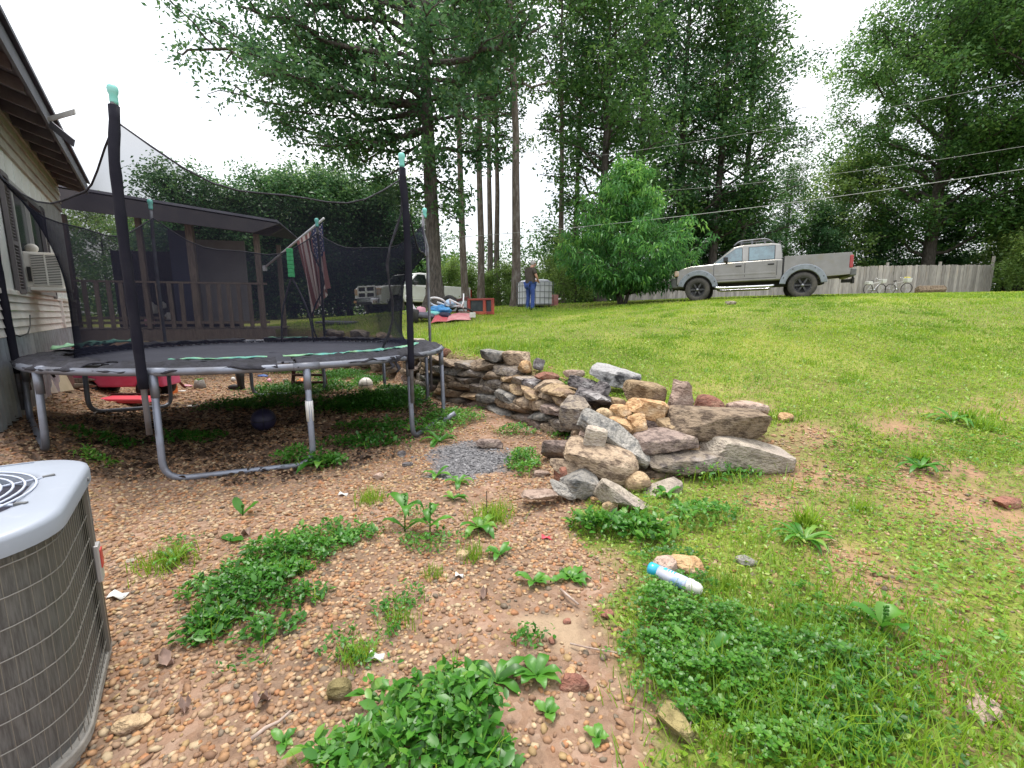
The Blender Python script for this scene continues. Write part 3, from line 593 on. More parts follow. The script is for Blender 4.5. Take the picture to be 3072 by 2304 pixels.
pt2([(2560, 1450, .5, .3, 1300, 0, .05, 3), (2750, 1380, .7, .4, 1100, 0, .06, 3), (2960, 1330, .7, .5, 1000, 0, .06, 3), (2850, 1600, .5, .35, 1300, 0, .05, 3), (3000, 1750, .4, .35, 1400, 0, .05, 3), (2700, 1750, .4, .3, 1200, 0, .05, 3), (2900, 2000, .4, .35, 1300, 0, .05, 3), (2300, 1620, .4, .25, 1300, 0, .06, 3), (2200, 1540, .4, .2, 1300, 0, .06, 3), (2480, 1330, .3, .2, 1100, 0, .05, 3), (2600, 1240, .6, .4, 900, 0, .06, 3)], .78)
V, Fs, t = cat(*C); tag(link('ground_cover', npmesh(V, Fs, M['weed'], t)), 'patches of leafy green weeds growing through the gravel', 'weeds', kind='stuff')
V, Fs, t = cat(*C2); tag(link('clover', npmesh(V, Fs, M['clover'], t)), 'dense dark green clover at the edge of the lawn', 'clover', kind='stuff')
G = []
for (px, py, r_, N, hh, w_) in [(1480, 1560, .10, 260, .17, .005), (500, 1700, .10, 260, .14, .005), (1075, 1985, .05, 160, .11, .004), (1420, 1680, .06, 110, .14, .004), (1200, 1880, .07, 120, .10, .004), (2170, 1760, .08, 260, .10, .004), (1110, 1505, .09, 160, .15, .005), (1300, 1730, .05, 90, .09, .004),
    (2330, 2000, .4, 800, .17, .005), (2500, 2060, .4, 800, .16, .005), (2120, 2030, .25, 350, .15, .004), (2250, 2180, .3, 500, .17, .005), (2650, 1900, .4, 600, .12, .005), (2780, 2180, .3, 300, .13, .005), (2450, 2250, .3, 300, .14, .004), (2260, 1640, .3, 350, .11, .005), (3000, 2130, .3, 300, .13, .005), (2150, 1440, .3, 160, .2, .006), (2420, 1580, .05, 80, .2, .012), (2900, 1260, .07, 90, .16, .012), (2960, 1290, .1, 110, .16, .012), (2760, 1390, .05, 70, .16, .01), (2580, 1540, .05, 60, .13, .008)]:
    c = ong(px, py); x = c[0] + rng.normal(0, r_ * .6, N); y = c[1] + rng.normal(0, r_ * .6, N); G.append(blades(x, y, hh * .35, hh, w_))
for x, y, s1 in LN: G.append(blades(x, y, .04, .05 + s1 * 2.2, .005))
V, Fs, t = cat(*G); t = t * .6; tag(link('tall_grass', npmesh(V, Fs, M['grass'], t)), 'tufts of longer dark green grass among the weeds', 'grass', kind='stuff')

# old leaves added under the trampoline, coloured dark to deepen its shade
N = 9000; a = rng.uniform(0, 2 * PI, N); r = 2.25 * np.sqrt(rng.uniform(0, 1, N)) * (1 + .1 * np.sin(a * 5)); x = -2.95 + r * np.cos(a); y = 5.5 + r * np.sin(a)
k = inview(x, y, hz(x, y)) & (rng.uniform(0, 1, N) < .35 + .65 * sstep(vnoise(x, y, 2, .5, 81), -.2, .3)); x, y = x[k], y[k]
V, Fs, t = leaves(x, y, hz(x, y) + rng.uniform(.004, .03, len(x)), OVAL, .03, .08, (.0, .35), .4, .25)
tag(link('shade_litter', npmesh(V, Fs, leafmat('brown_shade_litter', [(.022, .015, .011), (.05, .034, .024), (.085, .055, .038), (.15, .10, .07)], .02, .1), t)), 'old leaves under the trampoline, added and coloured dark to deepen its shade', 'leaves', kind='stuff')
# ================================================================ HOUSE
O2 = HN * (HOFF)                                   # foot of the wall plane
def onwall(px, py, off=0.):
    r = ray(px, py); nd = r[0] * HN[0] + r[1] * HN[1]; Y = (HOFF + off) / nd; p = np.array([0, 0, CAMH]) + r * Y
    return p
HC = onwall(186, 985)                              # the far corner of the clear part of the wall
H0 = np.array([HC[0], HC[1], 0.])
def hl(px, py, off=0.):
    p = onwall(px, py, off) - H0; return float(p @ np.array([-HD[0], -HD[1], 0])), float(p[2])
HROT = math.atan2(-HD[1], -HD[0])
house = thing('mobile_home', 'cream sided mobile home with dark eave boards and tin skirting at the left edge', 'house', H0, HROT)
TF_, TB_ = 4.2, -1.75                                # wall from the far end (behind the porch) to the near end
sk_z = hl(60, 1003)[1]; pan_z = hl(60, 885)[1]; top_z = 3.72
mb = MB(); nlap = 5
for i in range(nlap):
    a, b_ = sk_z + (pan_z - sk_z) * i / nlap, sk_z + (pan_z - sk_z) * (i + 1) / nlap
    mb.prism([(.022, a), (.006, b_ - .004), (-.08, b_ - .004), (-.08, a)], TB_, TF_, 'x')
mb.obj('lap_siding', M['siding'], house)
mb = MB(); mb.box(((TB_ + TF_) / 2, -.045, (pan_z + 3.1) / 2), (TF_ - TB_, .09, 3.1 - pan_z))
for t in np.arange(TB_ + .2, TF_, .41): mb.box((t, .002, (pan_z + 3.1) / 2), (.012, .008, 3.1 - pan_z - .02))
mb.obj('wall_panel', M['white_panel'], house)
mb = MB(); mb.box(((TB_ + TF_) / 2, .012, pan_z + .012), (TF_ - TB_, .05, .05)); mb.box((-.02, .02, (sk_z + pan_z) / 2), (.05, .055, pan_z - sk_z)); mb.obj('trim_board', M['siding'], house, bevel=.006)
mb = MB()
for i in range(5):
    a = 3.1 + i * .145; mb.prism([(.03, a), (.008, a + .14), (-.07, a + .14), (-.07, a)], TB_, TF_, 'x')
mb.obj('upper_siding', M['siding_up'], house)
# corrugated skirting
P = [[], []]
for t in np.arange(TB_, TF_, .022):
    y_ = .004 + .014 * math.sin(t * 2 * PI / .135) + .006 * math.sin(t * 2.1)
    P[0].append((t, y_ + .03, -.25)); P[1].append((t, y_, sk_z - .004))
MB().grid(P).obj('tin_skirting', M['tin'], house)
# eave: soffit with rafters and a roof edge
ov = .38; ez = top_z - .16
mb = MB(); mb.prism([(-.05, top_z - .02), (ov, ez), (ov, ez + .025), (-.05, top_z + .01)], TB_, TF_ + .6, 'x'); mb.obj('soffit', M['soffit'], house)
mb = MB()
for t in np.arange(TB_ + .1, TF_ + .6, .52): mb.prism([(.0, top_z - .16), (ov - .02, ez - .12), (ov - .02, ez - .003), (.0, top_z - .035)], t, t + .05, 'x')
mb.obj('rafters', M['soffit'], house)
mb = MB(); mb.box(((TB_ + TF_) / 2 + .3, ov + .012, ez - .02), (TF_ - TB_ + .6, .025, .16)); mb.obj('fascia', M['roof'], house)
mb = MB(); mb.prism([(ov + .06, ez + .078), (-2.2, top_z + .75), (-2.2, top_z + .80), (ov + .06, ez + .12)], TB_, TF_ + .7, 'x'); mb.obj('roof', M['roof'], house)
# window with louvred shutters
ta, zt = hl(10, 535); tb, _ = hl(146, 760); zb = hl(64, 868)[1]; zt = hl(30, 560)[1]
win = MB(); fw = .06
g0, g1 = hl(122, 700)[0], hl(38, 700)[0]
for (c, d) in [(((g0 + g1) / 2, .02, zt), (g1 - g0 + .08, .05, fw)), (((g0 + g1) / 2, .02, zb), (g1 - g0 + .08, .07, fw)), ((g0, .02, (zt + zb) / 2), (.05, .05, zt - zb - .06)), ((g1, .02, (zt + zb) / 2), (.05, .05, zt - zb - .06)),
               (((g0 + g1) / 2, .018, (zt + zb) / 2), (.045, .04, zt - zb - .06)), (((g0 + g1) / 2 - (g1 - g0) / 4, .016, zb + (zt - zb) * .36), ((g1 - g0) / 2 - .06, .036, .04)), (((g0 + g1) / 2 + (g1 - g0) / 4, .016, zb + (zt - zb) * .36), ((g1 - g0) / 2 - .06, .036, .04))]: win.box(c, d)
wo = win.obj('window', mat('old_aluminium', (.32, .32, .31), .5, .3), house)
MB().box(((g0 + g1) / 2, .004, (zt + zb) / 2), (g1 - g0 - .03, .006, zt - zb - .04)).obj('pane', M['house_glass'], wo)
for s_ in (0, 1):
    c = hl(24, 700)[0] if s_ else hl(134, 760)[0]; wd = .26 if s_ else .24
    sh = MB(); 
    for q in (-1, 1): sh.box((c + q * wd / 2, .03, (zt + zb) / 2), (.035, .035, zt - zb + .1))
    for zz in (zt + .03, zb + (zt - zb) * .42, zb - .03): sh.box((c, .03, zz), (wd - .035, .034, .05))
    nl = 34
    for i in range(nl): sh.box((c, .028, zb + (zt - zb) * (i + .5) / nl), (wd - .036, .026, .012), rotm(rx=.6))
    sh.obj('shutter', M['shutter'], house)
    MB().box((c, .008, (zt + zb) / 2), (wd - .04, .006, zt - zb)).obj('shutter_back', M['dark_room'], house)
# torn strips hanging off the eave
for i, (p0, p1, wd, lb) in enumerate([((145, 358), (225, 335), .05, 'thin pale strip sticking out level from the eave edge'), ((150, 372), (222, 430), .075, 'bent grey strip hanging down from the eave edge')]):
    a, b_ = at(*p0, 5.3), at(*p1, 5.15); d = Vector(b_ - a); q = d.to_track_quat('X', 'Z').to_matrix()
    o = MB().box((0, 0, 0), (d.length, .012, wd), None).obj('eave_strip', M['roof'] if i else M['pale_toy'] if False else M['white_plastic'])
    o.location = (a + b_) / 2; o.rotation_euler = q.to_euler(); tag(o, lb, 'roof strip')
# window air conditioner: sticks out of the window, its vented side faces us
ac0 = hl(70, 820); zc0, zc1 = zb + .03, zb + .43
acw = thing('window_air_conditioner', 'yellowed window air conditioner sticking out of the house window', 'air conditioner', H0, HROT)
tA = hl(66, 820)[0]
b0 = MB(); b0.box((tA - .28, .165, (zc0 + zc1) / 2), (.56, .33, zc1 - zc0)); b0.obj('housing', M['ac_white'], acw, bevel=.015)
MB().box((tA - .27, .17, zc0 - .015), (.6, .36, .035)).obj('base_tray', M['ac_white'], acw, bevel=.006)
MB().box((tA + .001, .20, (zc0 + zc1) / 2), (.006, .23, .34)).obj('vent_back', M['dark_room'], acw)
gr = MB()
for i in range(19): gr.box((tA + .008, .20, zc0 + .035 + i * .0185), (.014, .235, .009))
gr.box((tA + .010, .20, (zc0 + zc1) / 2), (.018, .014, .36)); gr.obj('side_vents', M['ac_white'], acw)
MB().box((tA + .012, .06, (zc0 + zc1) / 2 - .05), (.012, .03, .16)).obj('bracket', M['black_gloss'], acw)
lp = hl(70, 762); MB().ball((0, 0, 0), (.075, .04, .055)).obj('window_bundle', M['ac_white'])
o = bpy.data.objects['window_bundle']; p = H0 + np.array([*(-HD * (tA - .12) + HN * .09), zc1 + .045]); o.location = p; tag(o, 'pale cloth bundle stuffed above the window air conditioner', 'bundle')
# soot stain & hanging wire on the siding
p = [onwall(90, 945, .05), onwall(91, 975, .07), onwall(84, 1000, .08), onwall(60, 1010, .07), onwall(48, 1005, .05)]
tag(MB().tube(p, .006, 5).obj('loose_cable', M['black']), 'thin dark cable hanging down the lap siding', 'cable')

# ================================================================ PORCH
PA, PB = np.array([-10.6, 9.5]), np.array([-5.72, 10.85]); pd = (PB - PA) / np.linalg.norm(PB - PA); PL = float(np.linalg.norm(PB - PA))
porch = thing('porch', 'dark covered wooden porch with a sloping shed roof behind the trampoline', 'porch', (PB[0], PB[1], 0), math.atan2(pd[1], pd[0]))
def pl(px, py):                                     # pixel -> porch local x, z on the front plane
    r = ray(px, py); nrm = np.array([-pd[1], pd[0]]); Y = (PB @ nrm) / (r[:2] @ nrm); p = np.array([0, 0, CAMH]) + r * Y; return float((p[:2] - PB) @ pd), float(p[2])
dz = pl(700, 985)[1]
mb = MB(); mb.box((-PL / 2, .95, dz - .02), (PL, 1.9, .04)); mb.obj('deck', M['porch_wood'], porch)
mb = MB(); mb.box((-PL / 2 + .02, -.03, dz - .14), (PL + .06, .045, .24)); mb.obj('rim_board', M['porch_wood'], porch)
def roofz(x): return pl(845, 690)[1] + .0 - .0 + (-x) * .115
for x_, wd in ((pl(783, 900)[0], .11), (pl(583, 850)[0], .14), (pl(440, 900)[0], .1), (-PL + .3, .1)):
    MB().box((x_, 0.05, (roofz(x_) - .12) / 2), (wd, wd, roofz(x_) - .12)).obj('post', M['porch_wood'], porch, bevel=.006)
for x_ in (-.1, -PL + .3): MB().box((x_, 1.8, (roofz(x_) - .12) / 2), (.1, .1, roofz(x_) - .12)).obj('post', M['porch_wood'], porch)
x0, x1 = pl(848, 680)[0], -PL - .3; rr = MB()
z0, z1 = pl(865, 672)[1] - .07, 4.05
rr.prism([(x0, z0), (x1, z1), (x1, z1 + .05), (x0, z0 + .05)], -.55, 1.9); rr.obj('roof', M['roof'], porch)
rb = MB(); rb.prism([(x0 + .02, z0 - .03), (x1, z1 - .03), (x1, z1 - .28), (x0 - .3, z0 - .22)], -.05, .05); rb.prism([(x0 + .02, z0 - .03), (x1, z1 - .03), (x1, z1 - .46), (x0 - .5, z0 - .24)], -.54, -.50)
rb.obj('roof_beam', M['porch_fascia'], porch)
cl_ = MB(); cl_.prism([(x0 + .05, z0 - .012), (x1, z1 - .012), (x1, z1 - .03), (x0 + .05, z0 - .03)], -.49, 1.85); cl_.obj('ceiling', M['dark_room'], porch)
rl = MB(); rz = pl(700, 850)[1]; xa, xb = pl(800, 855)[0], -PL + .3
rl.box(((xa + xb) / 2, -.005, rz), (xa - xb, .09, .04)); rl.box(((xa + xb) / 2, 0, dz + .14), (xa - xb, .05, .06))
xx = xa - .12; rl_b = MB()
while xx > xb:
    rl_b.cur = random.random(); rl_b.box((xx, -.03, (rz + dz) / 2), (.085, .022, rz - dz - .02), rotm(ry=random.uniform(-.02, .02))); xx -= random.uniform(.2, .27)
ro = rl.obj('railing', M['porch_wood'], porch); rl_b.obj('baluster', M['porch_wood'], ro)
bw = MB(); bw.box(((pl(665, 800)[0] + pl(540, 800)[0]) / 2, 1.4, (dz + 3.1) / 2 + .1), (abs(pl(665, 800)[0] - pl(540, 800)[0]) + .3, .05, 3.05 - dz)); bw.obj('grey_sheet', M['panel_grey'], porch)
MB().box((pl(505, 800)[0], .9, (dz + 3.4) / 2), (.55, .05, 3.2 - dz)).obj('blue_curtain', M['slate_grey'], porch)
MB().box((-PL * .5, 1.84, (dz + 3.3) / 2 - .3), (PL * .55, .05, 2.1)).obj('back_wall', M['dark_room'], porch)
MB().box((-PL * .62 + .1, .5, dz + .24), (1.5, .35, .06)).obj('bench', M['wood'], porch)
for px_, py_, m_, sz, lb, nm in [(428, 925, 'white_plastic', .12, 'white jug standing on the porch bench', 'jug'), (463, 915, 'white_plastic', .07, 'slim white bottle on the porch bench', 'bottle'), (482, 950, 'white_plastic', .08, 'small white tub at the end of the porch bench', 'tub'), (422, 965, 'pale_toy', .1, 'faded pink bucket under the white jug on the porch', 'bucket')]:
    a = pl(px_, py_); p = np.array([PB[0], PB[1], 0]) + np.array([*(pd * a[0] + np.array([-pd[1], pd[0]]) * .4), a[1]])
    o = MB().lathe([(.0, -sz), (sz * .8, -sz), (sz, -sz * .7), (sz, sz * .5), (sz * .45, sz * .9), (sz * .4, sz * 1.2), (0, sz * 1.2)], n=14).obj(nm, M[m_]); o.location = p; tag(o, lb, nm)

# flag on its pole, fixed to the right porch post
def PP(px, py, off): 
    a = pl(px, py); return np.array([PB[0], PB[1], 0]) + np.array([*(pd * a[0] + np.array([-pd[1], pd[0]]) * off), a[1]])
b0 = PP(797, 803, -.08); tip = at(972, 655, 9.9)
fl = thing('flag', 'faded striped flag with white stars on a slanting white pole', 'flag', b0)
MB().tube([(0, 0, 0), tuple(tip - b0)], .024, 8).obj('flag_pole', M['pole_white'], fl)
MB().box((0, 0, -.02), (.07, .07, .12)).obj('bracket', M['pole_white'], fl)
h0, h1_ = at(893, 722, 10.05) - b0, at(968, 668, 9.92) - b0
NU, NVV = 53, 40; Pg = []
for j in range(NVV):
    t = j / (NVV - 1); row = []
    for i in range(NU):
        s_ = i / (NU - 1); p = h0 * (1 - s_) + h1_ * s_
        sq = 1.05 - .34 * t ** 1.1
        cx = (h0 * .28 + h1_ * .72)
        q = cx + (p - cx) * sq; q = q + np.array([.10 * t + .08 * math.sin(s_ * 17 + t * 2.2) * (.15 + t) * .35, .07 * math.sin(s_ * 23 + t * 3) * (.25 + t), -(1.28 + .34 * (1 - s_) - .04 * math.sin(s_ * 9)) * t - .06 * t])
        row.append(q)
    Pg.append(row)
def isb(i, j): return i >= 28 and j < 17
for nm, mm, f in (('red_stripes', 'flag_red', lambda i, j: not isb(i, j) and (i // 4) % 2 == 0), ('white_stripes', 'flag_white', lambda i, j: not isb(i, j) and (i // 4) % 2 == 1), ('star_field', 'flag_blue', isb)):
    q = MB(); vv = [p for row in Pg for p in row]; Fs = [(j * NU + i, j * NU + i + 1, (j + 1) * NU + i + 1, (j + 1) * NU + i) for j in range(NVV - 1) for i in range(NU - 1) if f(i, j)]
    q.add(vv, Fs, True); q.obj(nm, M[mm], fl, fixn=False)
st = MB()
for a in range(9):
    for b_ in range(6 if a % 2 == 0 else 5):
        u = 29.6 + a * 2.6; v_ = 1.6 + b_ * 2.8 + (0 if a % 2 == 0 else 1.4)
        if u > 51 or v_ > 16: continue
        i, j = int(u), int(v_); c = Pg[j][i]; du = (Pg[j][i + 1] - Pg[j][i]); dv = (Pg[j + 1][i] - Pg[j][i]); du = du / (np.linalg.norm(du) + 1e-9) ; dv = dv / (np.linalg.norm(dv) + 1e-9); nn_ = np.cross(du, dv); nn_ *= (-1 if nn_[1] > 0 else 1)
        pts = [c + nn_ * .008 + (du * math.cos(k * PI / 5) + dv * math.sin(k * PI / 5)) * (.024 if k % 2 == 0 else .011) for k in range(10)]
        st.add(pts, [tuple(range(10))])
st.obj('stars', M['flag_white'], fl)

# ================================================================ TRAMPOLINE
TC, TR, TZ = np.array([-3.0, 5.54]), 2.1, .9
tr = thing('trampoline', 'round trampoline with a sagging black safety net and galvanised legs', 'trampoline', (TC[0], TC[1], 0))
def pol(a, r, z): return (r * math.cos(a), r * math.sin(a), z)
def tg(a, r): return h1(TC[0] + r * math.cos(a), TC[1] + r * math.sin(a))
MB().tube([pol(2 * PI * i / 96, TR, TZ) for i in range(96)], .031, 12, closed=True).obj('rim', M['steel'], tr)
A0 = R(-85.)
def fil(pts, rad=.16, k=6):
    o_ = [np.array(pts[0])]
    for a, b_, c in zip(pts[:-2], pts[1:-1], pts[2:]):
        a, b_, c = map(np.array, (a, b_, c)); u = (a - b_) / np.linalg.norm(a - b_); v_ = (c - b_) / np.linalg.norm(c - b_)
        p, q = b_ + u * rad, b_ + v_ * rad
        for i in range(k + 1): t = i / k; o_.append((1 - t) ** 2 * p + 2 * t * (1 - t) * b_ + t * t * q)
    return o_ + [np.array(pts[-1])]
caps_z = [2.90, 2.84, 2.80, 2.84, 2.84, 2.86]
for k in range(6):
    a, b_ = A0 + k * PI / 3 + R(1), A0 + k * PI / 3 + R(31)
    lg = MB(); za, zb_ = tg(a, TR) + .02, tg(b_, TR) + .02
    pts = [pol(a, TR, TZ - .03), pol(a, TR + .02, za), pol(b_, TR + .02, zb_), pol(b_, TR, TZ - .03)]
    lo = lg.tube(fil(pts), .026, 10).obj('leg', M['steel'], tr)
    for q in (a, b_):
        tj = MB(); tj.tube([pol(q - .05, TR, TZ), pol(q + .05, TR, TZ)], .035, 10); tj.tube([pol(q, TR, TZ - .02), pol(q, TR, TZ - .2)], .031, 10); tj.obj('rim_joint', M['steel'], lo)
    if k == 0: MB().tube([pol(b_, TR + .002, .60), pol(b_, TR + .004, .42)], .0315, 10).obj('tape_wrap', M['white_plastic'], lo)
    # pole beside the leg
    ap = A0 + k * PI / 3; r_ = TR + .06; zt_ = caps_z[k]
    thick = k in (0, 1, 5); lean = -.05 if k in (0,) else -.02
    body = [pol(ap, r_, .42), pol(ap, r_, TZ), pol(ap, r_ + .01, TZ + .9), pol(ap, r_ + .0, zt_ - .45), pol(ap, r_ + lean, zt_ - .22), pol(ap, r_ + lean * 1.3, zt_ - .08)]
    if k == 2: body = [pol(ap, r_, .2), pol(ap, r_, TZ), pol(ap, r_ + .0, zt_ - .5), pol(ap, r_ - .06, zt_ - .28), pol(ap, r_ - .05, zt_ - .06)]
    po = MB().tube(body, .021, 10).obj('pole', M['grey_tube'] if k != 3 else M['black_gloss'], tr)
    if thick:
        nn2 = 22; fp = []; zz_ = [p[2] for p in body]
        for i in range(nn2):
            t = i / (nn2 - 1); z_ = TZ - .12 + t * (zt_ - .1 - TZ + .12); fp.append((np.interp(z_, zz_, [p[0] for p in body]), np.interp(z_, zz_, [p[1] for p in body]), z_))
        MB().tube(fp, [.034 + .002 * math.sin(i * 2.1) for i in range(nn2)], 12).obj('foam_sleeve', M['foam'], po)
    cpos = pol(ap, r_ + lean * 1.4, zt_)
    cp = MB(); cp.lathe([(.024, -.09), (.026, -.07), (.025, -.025), (.031, -.012), (.034, .01), (.03, .03), (.02, .04), (0, .043)], cpos, n=14); cp.obj('pole_cap', M['teal'], po)
# mat, springs and the torn pad
MR = 1.76
P = []
for i in range(9):
    r_ = MR * i / 8; P.append([pol(2 * PI * j / 72, max(r_, .001), TZ + .004 - .035 * (1 - (i / 8) ** 2) + .004 * math.sin(j * .7 + i)) for j in range(73)])
MB().grid(P).obj('jumping_mat', M['mat_fabric'], tr)
sp = MB()
for i in range(96):
    a = 2 * PI * i / 96; sp.tube([pol(a, MR - .01, TZ + .004), pol(a, TR - .02, TZ + .012)], .009, 5)
sp.obj('springs', M['steel'], tr)
lp_ = MB()
for i in range(96):
    a = 2 * PI * (i + .5) / 96; lp_.tube([pol(a, MR - .03, TZ + .008), pol(a, MR + .02, TZ + .012)], .012, 5)
lp_.obj('mat_loops', M['black_cloth'], tr)
def ring(ranges, r0, r1, zf, nr=6, step=.02):
    q = MB()
    for (a0, a1) in ranges:
        a0, a1 = R(a0), R(a1); na = max(4, int((a1 - a0) / step)); P = []
        for i in range(nr + 1):
            row = []
            for j in range(na + 1):
                a = a0 + (a1 - a0) * j / na; jag = .035 * noise.noise(Vector((a * 9, i * .4, 1.7))) + .02 * noise.noise(Vector((a * 31, i, 4)))
                r_ = r0 + (r1 - r0) * i / nr + jag
                row.append(pol(a, r_, zf(i / nr, a)))
            P.append(row)
        q.grid(P)
    return q
def padz(t, a): return TZ + .05 + .03 * noise.noise(Vector((a * 8, t * 3, 0))) + .022 * noise.noise(Vector((a * 22, t * 7, 5))) - .045 * max(0, t - .7) / .3
ring([(-179, -100), (-96, -60), (-56, 60), (66, 120), (128, 180)], MR + .035, TR + .03, padz, 9, .012).obj('torn_pad', M['black_cloth'], tr, solid=.012)
ring([(-86, -62), (-58, -20), (-18, 12), (100, 118)], MR + .0, MR + .055, lambda t, a: TZ + .072 + .02 * noise.noise(Vector((a * 14, t * 2, 9))), 3, .015).obj('pad_edging', M['teal_cloth'], tr, solid=.008)
ring([(-172, -150), (172, 196)], MR - .02, MR + .2, lambda t, a: TZ + .11 + .05 * noise.noise(Vector((a * 14, t * 2, 9))), 5, .02).obj('pad_scrap', M['teal_cloth'], tr, solid=.008)
# hanging rags at the left of the rim
for a, ln, wd in ((-150, .35, .07), (-156, .2, .04), (-163, .28, .03), (-30, .16, .02), (-32, .12, .02), (20, .22, .02)):
    rag = MB(); a = R(a); P = []
    for j in range(6):
        t = j / 5; P.append([pol(a + (u - .5) * wd * (1 - .3 * t) + .01 * math.sin(j * 2.2), TR + .045 + .012 * math.sin(j * 1.7 + u), TZ + .03 - ln * t) for u in (0, .33, .66, 1)])
    rag.grid(P); rag.obj('hanging_rag', M['black_cloth'], tr, solid=.01)
# net: sewn to the mat, tied to the pole tops, sagging between
netm = bpy.data.materials.new('safety_net'); netm.use_nodes = True; n = netm.node_tree.nodes; l = netm.node_tree.links; n.clear()
o_ = n.new('ShaderNodeOutputMaterial'); t_ = n.new('ShaderNodeBsdfTransparent'); d_ = n.new('ShaderNodeBsdfDiffuse'); d_.inputs[0].default_value = (.018, .019, .03, 1)
x_ = n.new('ShaderNodeMixShader'); lw_ = n.new('ShaderNodeLayerWeight'); lw_.inputs[0].default_value = .5
r_ = n.new('ShaderNodeMapRange'); r_.inputs[1].default_value = 0; r_.inputs[2].default_value = 1; r_.inputs[3].default_value = .47; r_.inputs[4].default_value = .97
pw = n.new('ShaderNodeMath'); pw.operation = 'POWER'; pw.inputs[1].default_value = 2.2
l.new(lw_.outputs['Facing'], pw.inputs[0]); l.new(pw.outputs[0], r_.inputs[0]); l.new(r_.outputs[0], x_.inputs[0]); l.new(t_.outputs[0], x_.inputs[1]); l.new(d_.outputs[0], x_.inputs[2]); l.new(x_.outputs[0], o_.inputs[0])
topz = lambda k: caps_z[k % 6] - .2
sags = [.40, .62, .30, .42, .40, .42]
P = []; NA = 12; NH = 26; topline = []
for i in range(NH + 1):
    t = i / NH; row = []
    for k in range(6):
        for j in range(NA):
            f = j / NA; a = A0 + (k + f) * PI / 3
            zt_ = topz(k) * (1 - f) + topz(k + 1) * f - sags[k] * 4 * f * (1 - f) * (1 + .15 * math.sin(f * 9))
            rt = (TR + .0) * (1 - .09 * math.sin(PI * f) - (.0 if k not in (5,) else .10 * math.sin(PI * f)))
            rb_ = MR - .03
            r_ = rb_ + (rt - rb_) * (t ** 3.3) + .018 * math.sin(a * 9 + t * 5) * math.sin(PI * t) - (.24 if k == 1 else .08 if k in (2, 4, 5) else .03) * math.sin(PI * t ** .8) * math.sin(PI * f) ** .6
            p = pol(a, r_, TZ + .02 + (zt_ - TZ - .02) * t); row.append(p)
    row.append(row[0]); P.append(row)
MB().grid(P).obj('safety_net', netm, tr, fixn=False)
MB().tube(P[-1][:-1], .008, 6, closed=True).obj('net_top_cord', M['black_cloth'], tr)
for k in (1, 3):
    a = A0 + k * PI / 3; MB().tube([pol(a + .05 * math.sin(i * .9), TR - .03 - .02 * i / 10 - .3 * (1 - i / 10) ** 2, TZ + .05 + i / 10 * 1.75) for i in range(11)], [.010 + .007 * (i % 2) for i in range(11)], 6).obj('bunched_netting', M['black_cloth'], tr)
# green strap with two cords at the net's doorway
ga = math.atan2(*(np.array(at(868, 750, 7.55)[:2]) - TC)[::-1])
s0 = np.array(at(868, 745, 7.05)) - np.array([TC[0], TC[1], 0]); s1 = np.array(at(875, 832, 7.03)) - np.array([TC[0], TC[1], 0])
st = MB(); q = s1 - s0
for k in range(7): st.box(s0 + q * (k + .5) / 7, (.085 - .004 * (k % 2), .05, np.linalg.norm(q) / 7 - .004))
so_ = st.obj('door_strap', M['green_strap'], tr, bevel=.006)
c1 = np.array(at(846, 1026, 7.0)) - np.array([TC[0], TC[1], 0]); c2 = np.array(at(941, 1026, 7.0)) - np.array([TC[0], TC[1], 0])
for c, bend in ((c1, -.06), (c2, .07)):
    cc = MB(); cc.tube([s1 + (c - s1) * t + np.array([bend * math.sin(PI * t), 0, 0]) for t in np.linspace(0, 1, 10)], .013, 6); cc.obj('strap_cord', M['black_cloth'], so_)

# ================================================================ AIR CONDITIONER (outdoor unit)
NC = np.array([-1.235, 1.095]); E1 = np.array([-.583, .812]); E2 = np.array([-.812, -.583]); SZ = .80
cc_ = NC + (E1 + E2) * SZ / 2
ac = thing('air_conditioner_unit', 'grey outdoor air conditioner with a pale painted top and wire guards at the lower left', 'air conditioner', (cc_[0], cc_[1], h1(*cc_) + .0), math.atan2(-E2[1], -E2[0]))
# local x points from the unit towards the camera side face, y along the far direction
def rrect(a, r, n=8):
    o = []
    for (sx, sy, q0) in ((1, 1, 0), (-1, 1, 90), (-1, -1, 180), (1, -1, 270)):
        for i in range(n + 1):
            q = R(q0 + 90 * i / n); o.append((sx * (a - r) + r * math.cos(q), sy * (a - r) + r * math.sin(q)))
    return o
hh = .755
def band(a, r, z0, z1, n=8):
    q = MB(); o = rrect(a, r, n); k = len(o); q.add([(x, y, z0) for x, y in o] + [(x, y, z1) for x, y in o], [(i, (i + 1) % k, k + (i + 1) % k, k + i) for i in range(k)], True); return q
band(SZ / 2 - .012, .18, .06, hh - .02).obj('coil', M['coil'], ac)
# solid sheet panel: the far third of the right face and round the far corner
q = MB(); o = [p for p in rrect(SZ / 2 + .004, .19, 10)]
pan = [(SZ / 2 + .004, .17)] + [p for p in o[:11]] + [(-SZ / 2 + .2, SZ / 2 + .004)]
k = len(pan); q.add([(x, y, .05) for x, y in pan] + [(x, y, hh - .02) for x, y in pan], [(i, i + 1, k + i + 1, k + i) for i in range(k - 1)], True); q.obj('service_panel', M['cabinet'], ac, solid=.01, fixn=False)
MB().box((SZ / 2 + .008, .165, hh / 2 + .02), (.012, .014, hh - .08)).obj('panel_seam', M['wire'], ac)
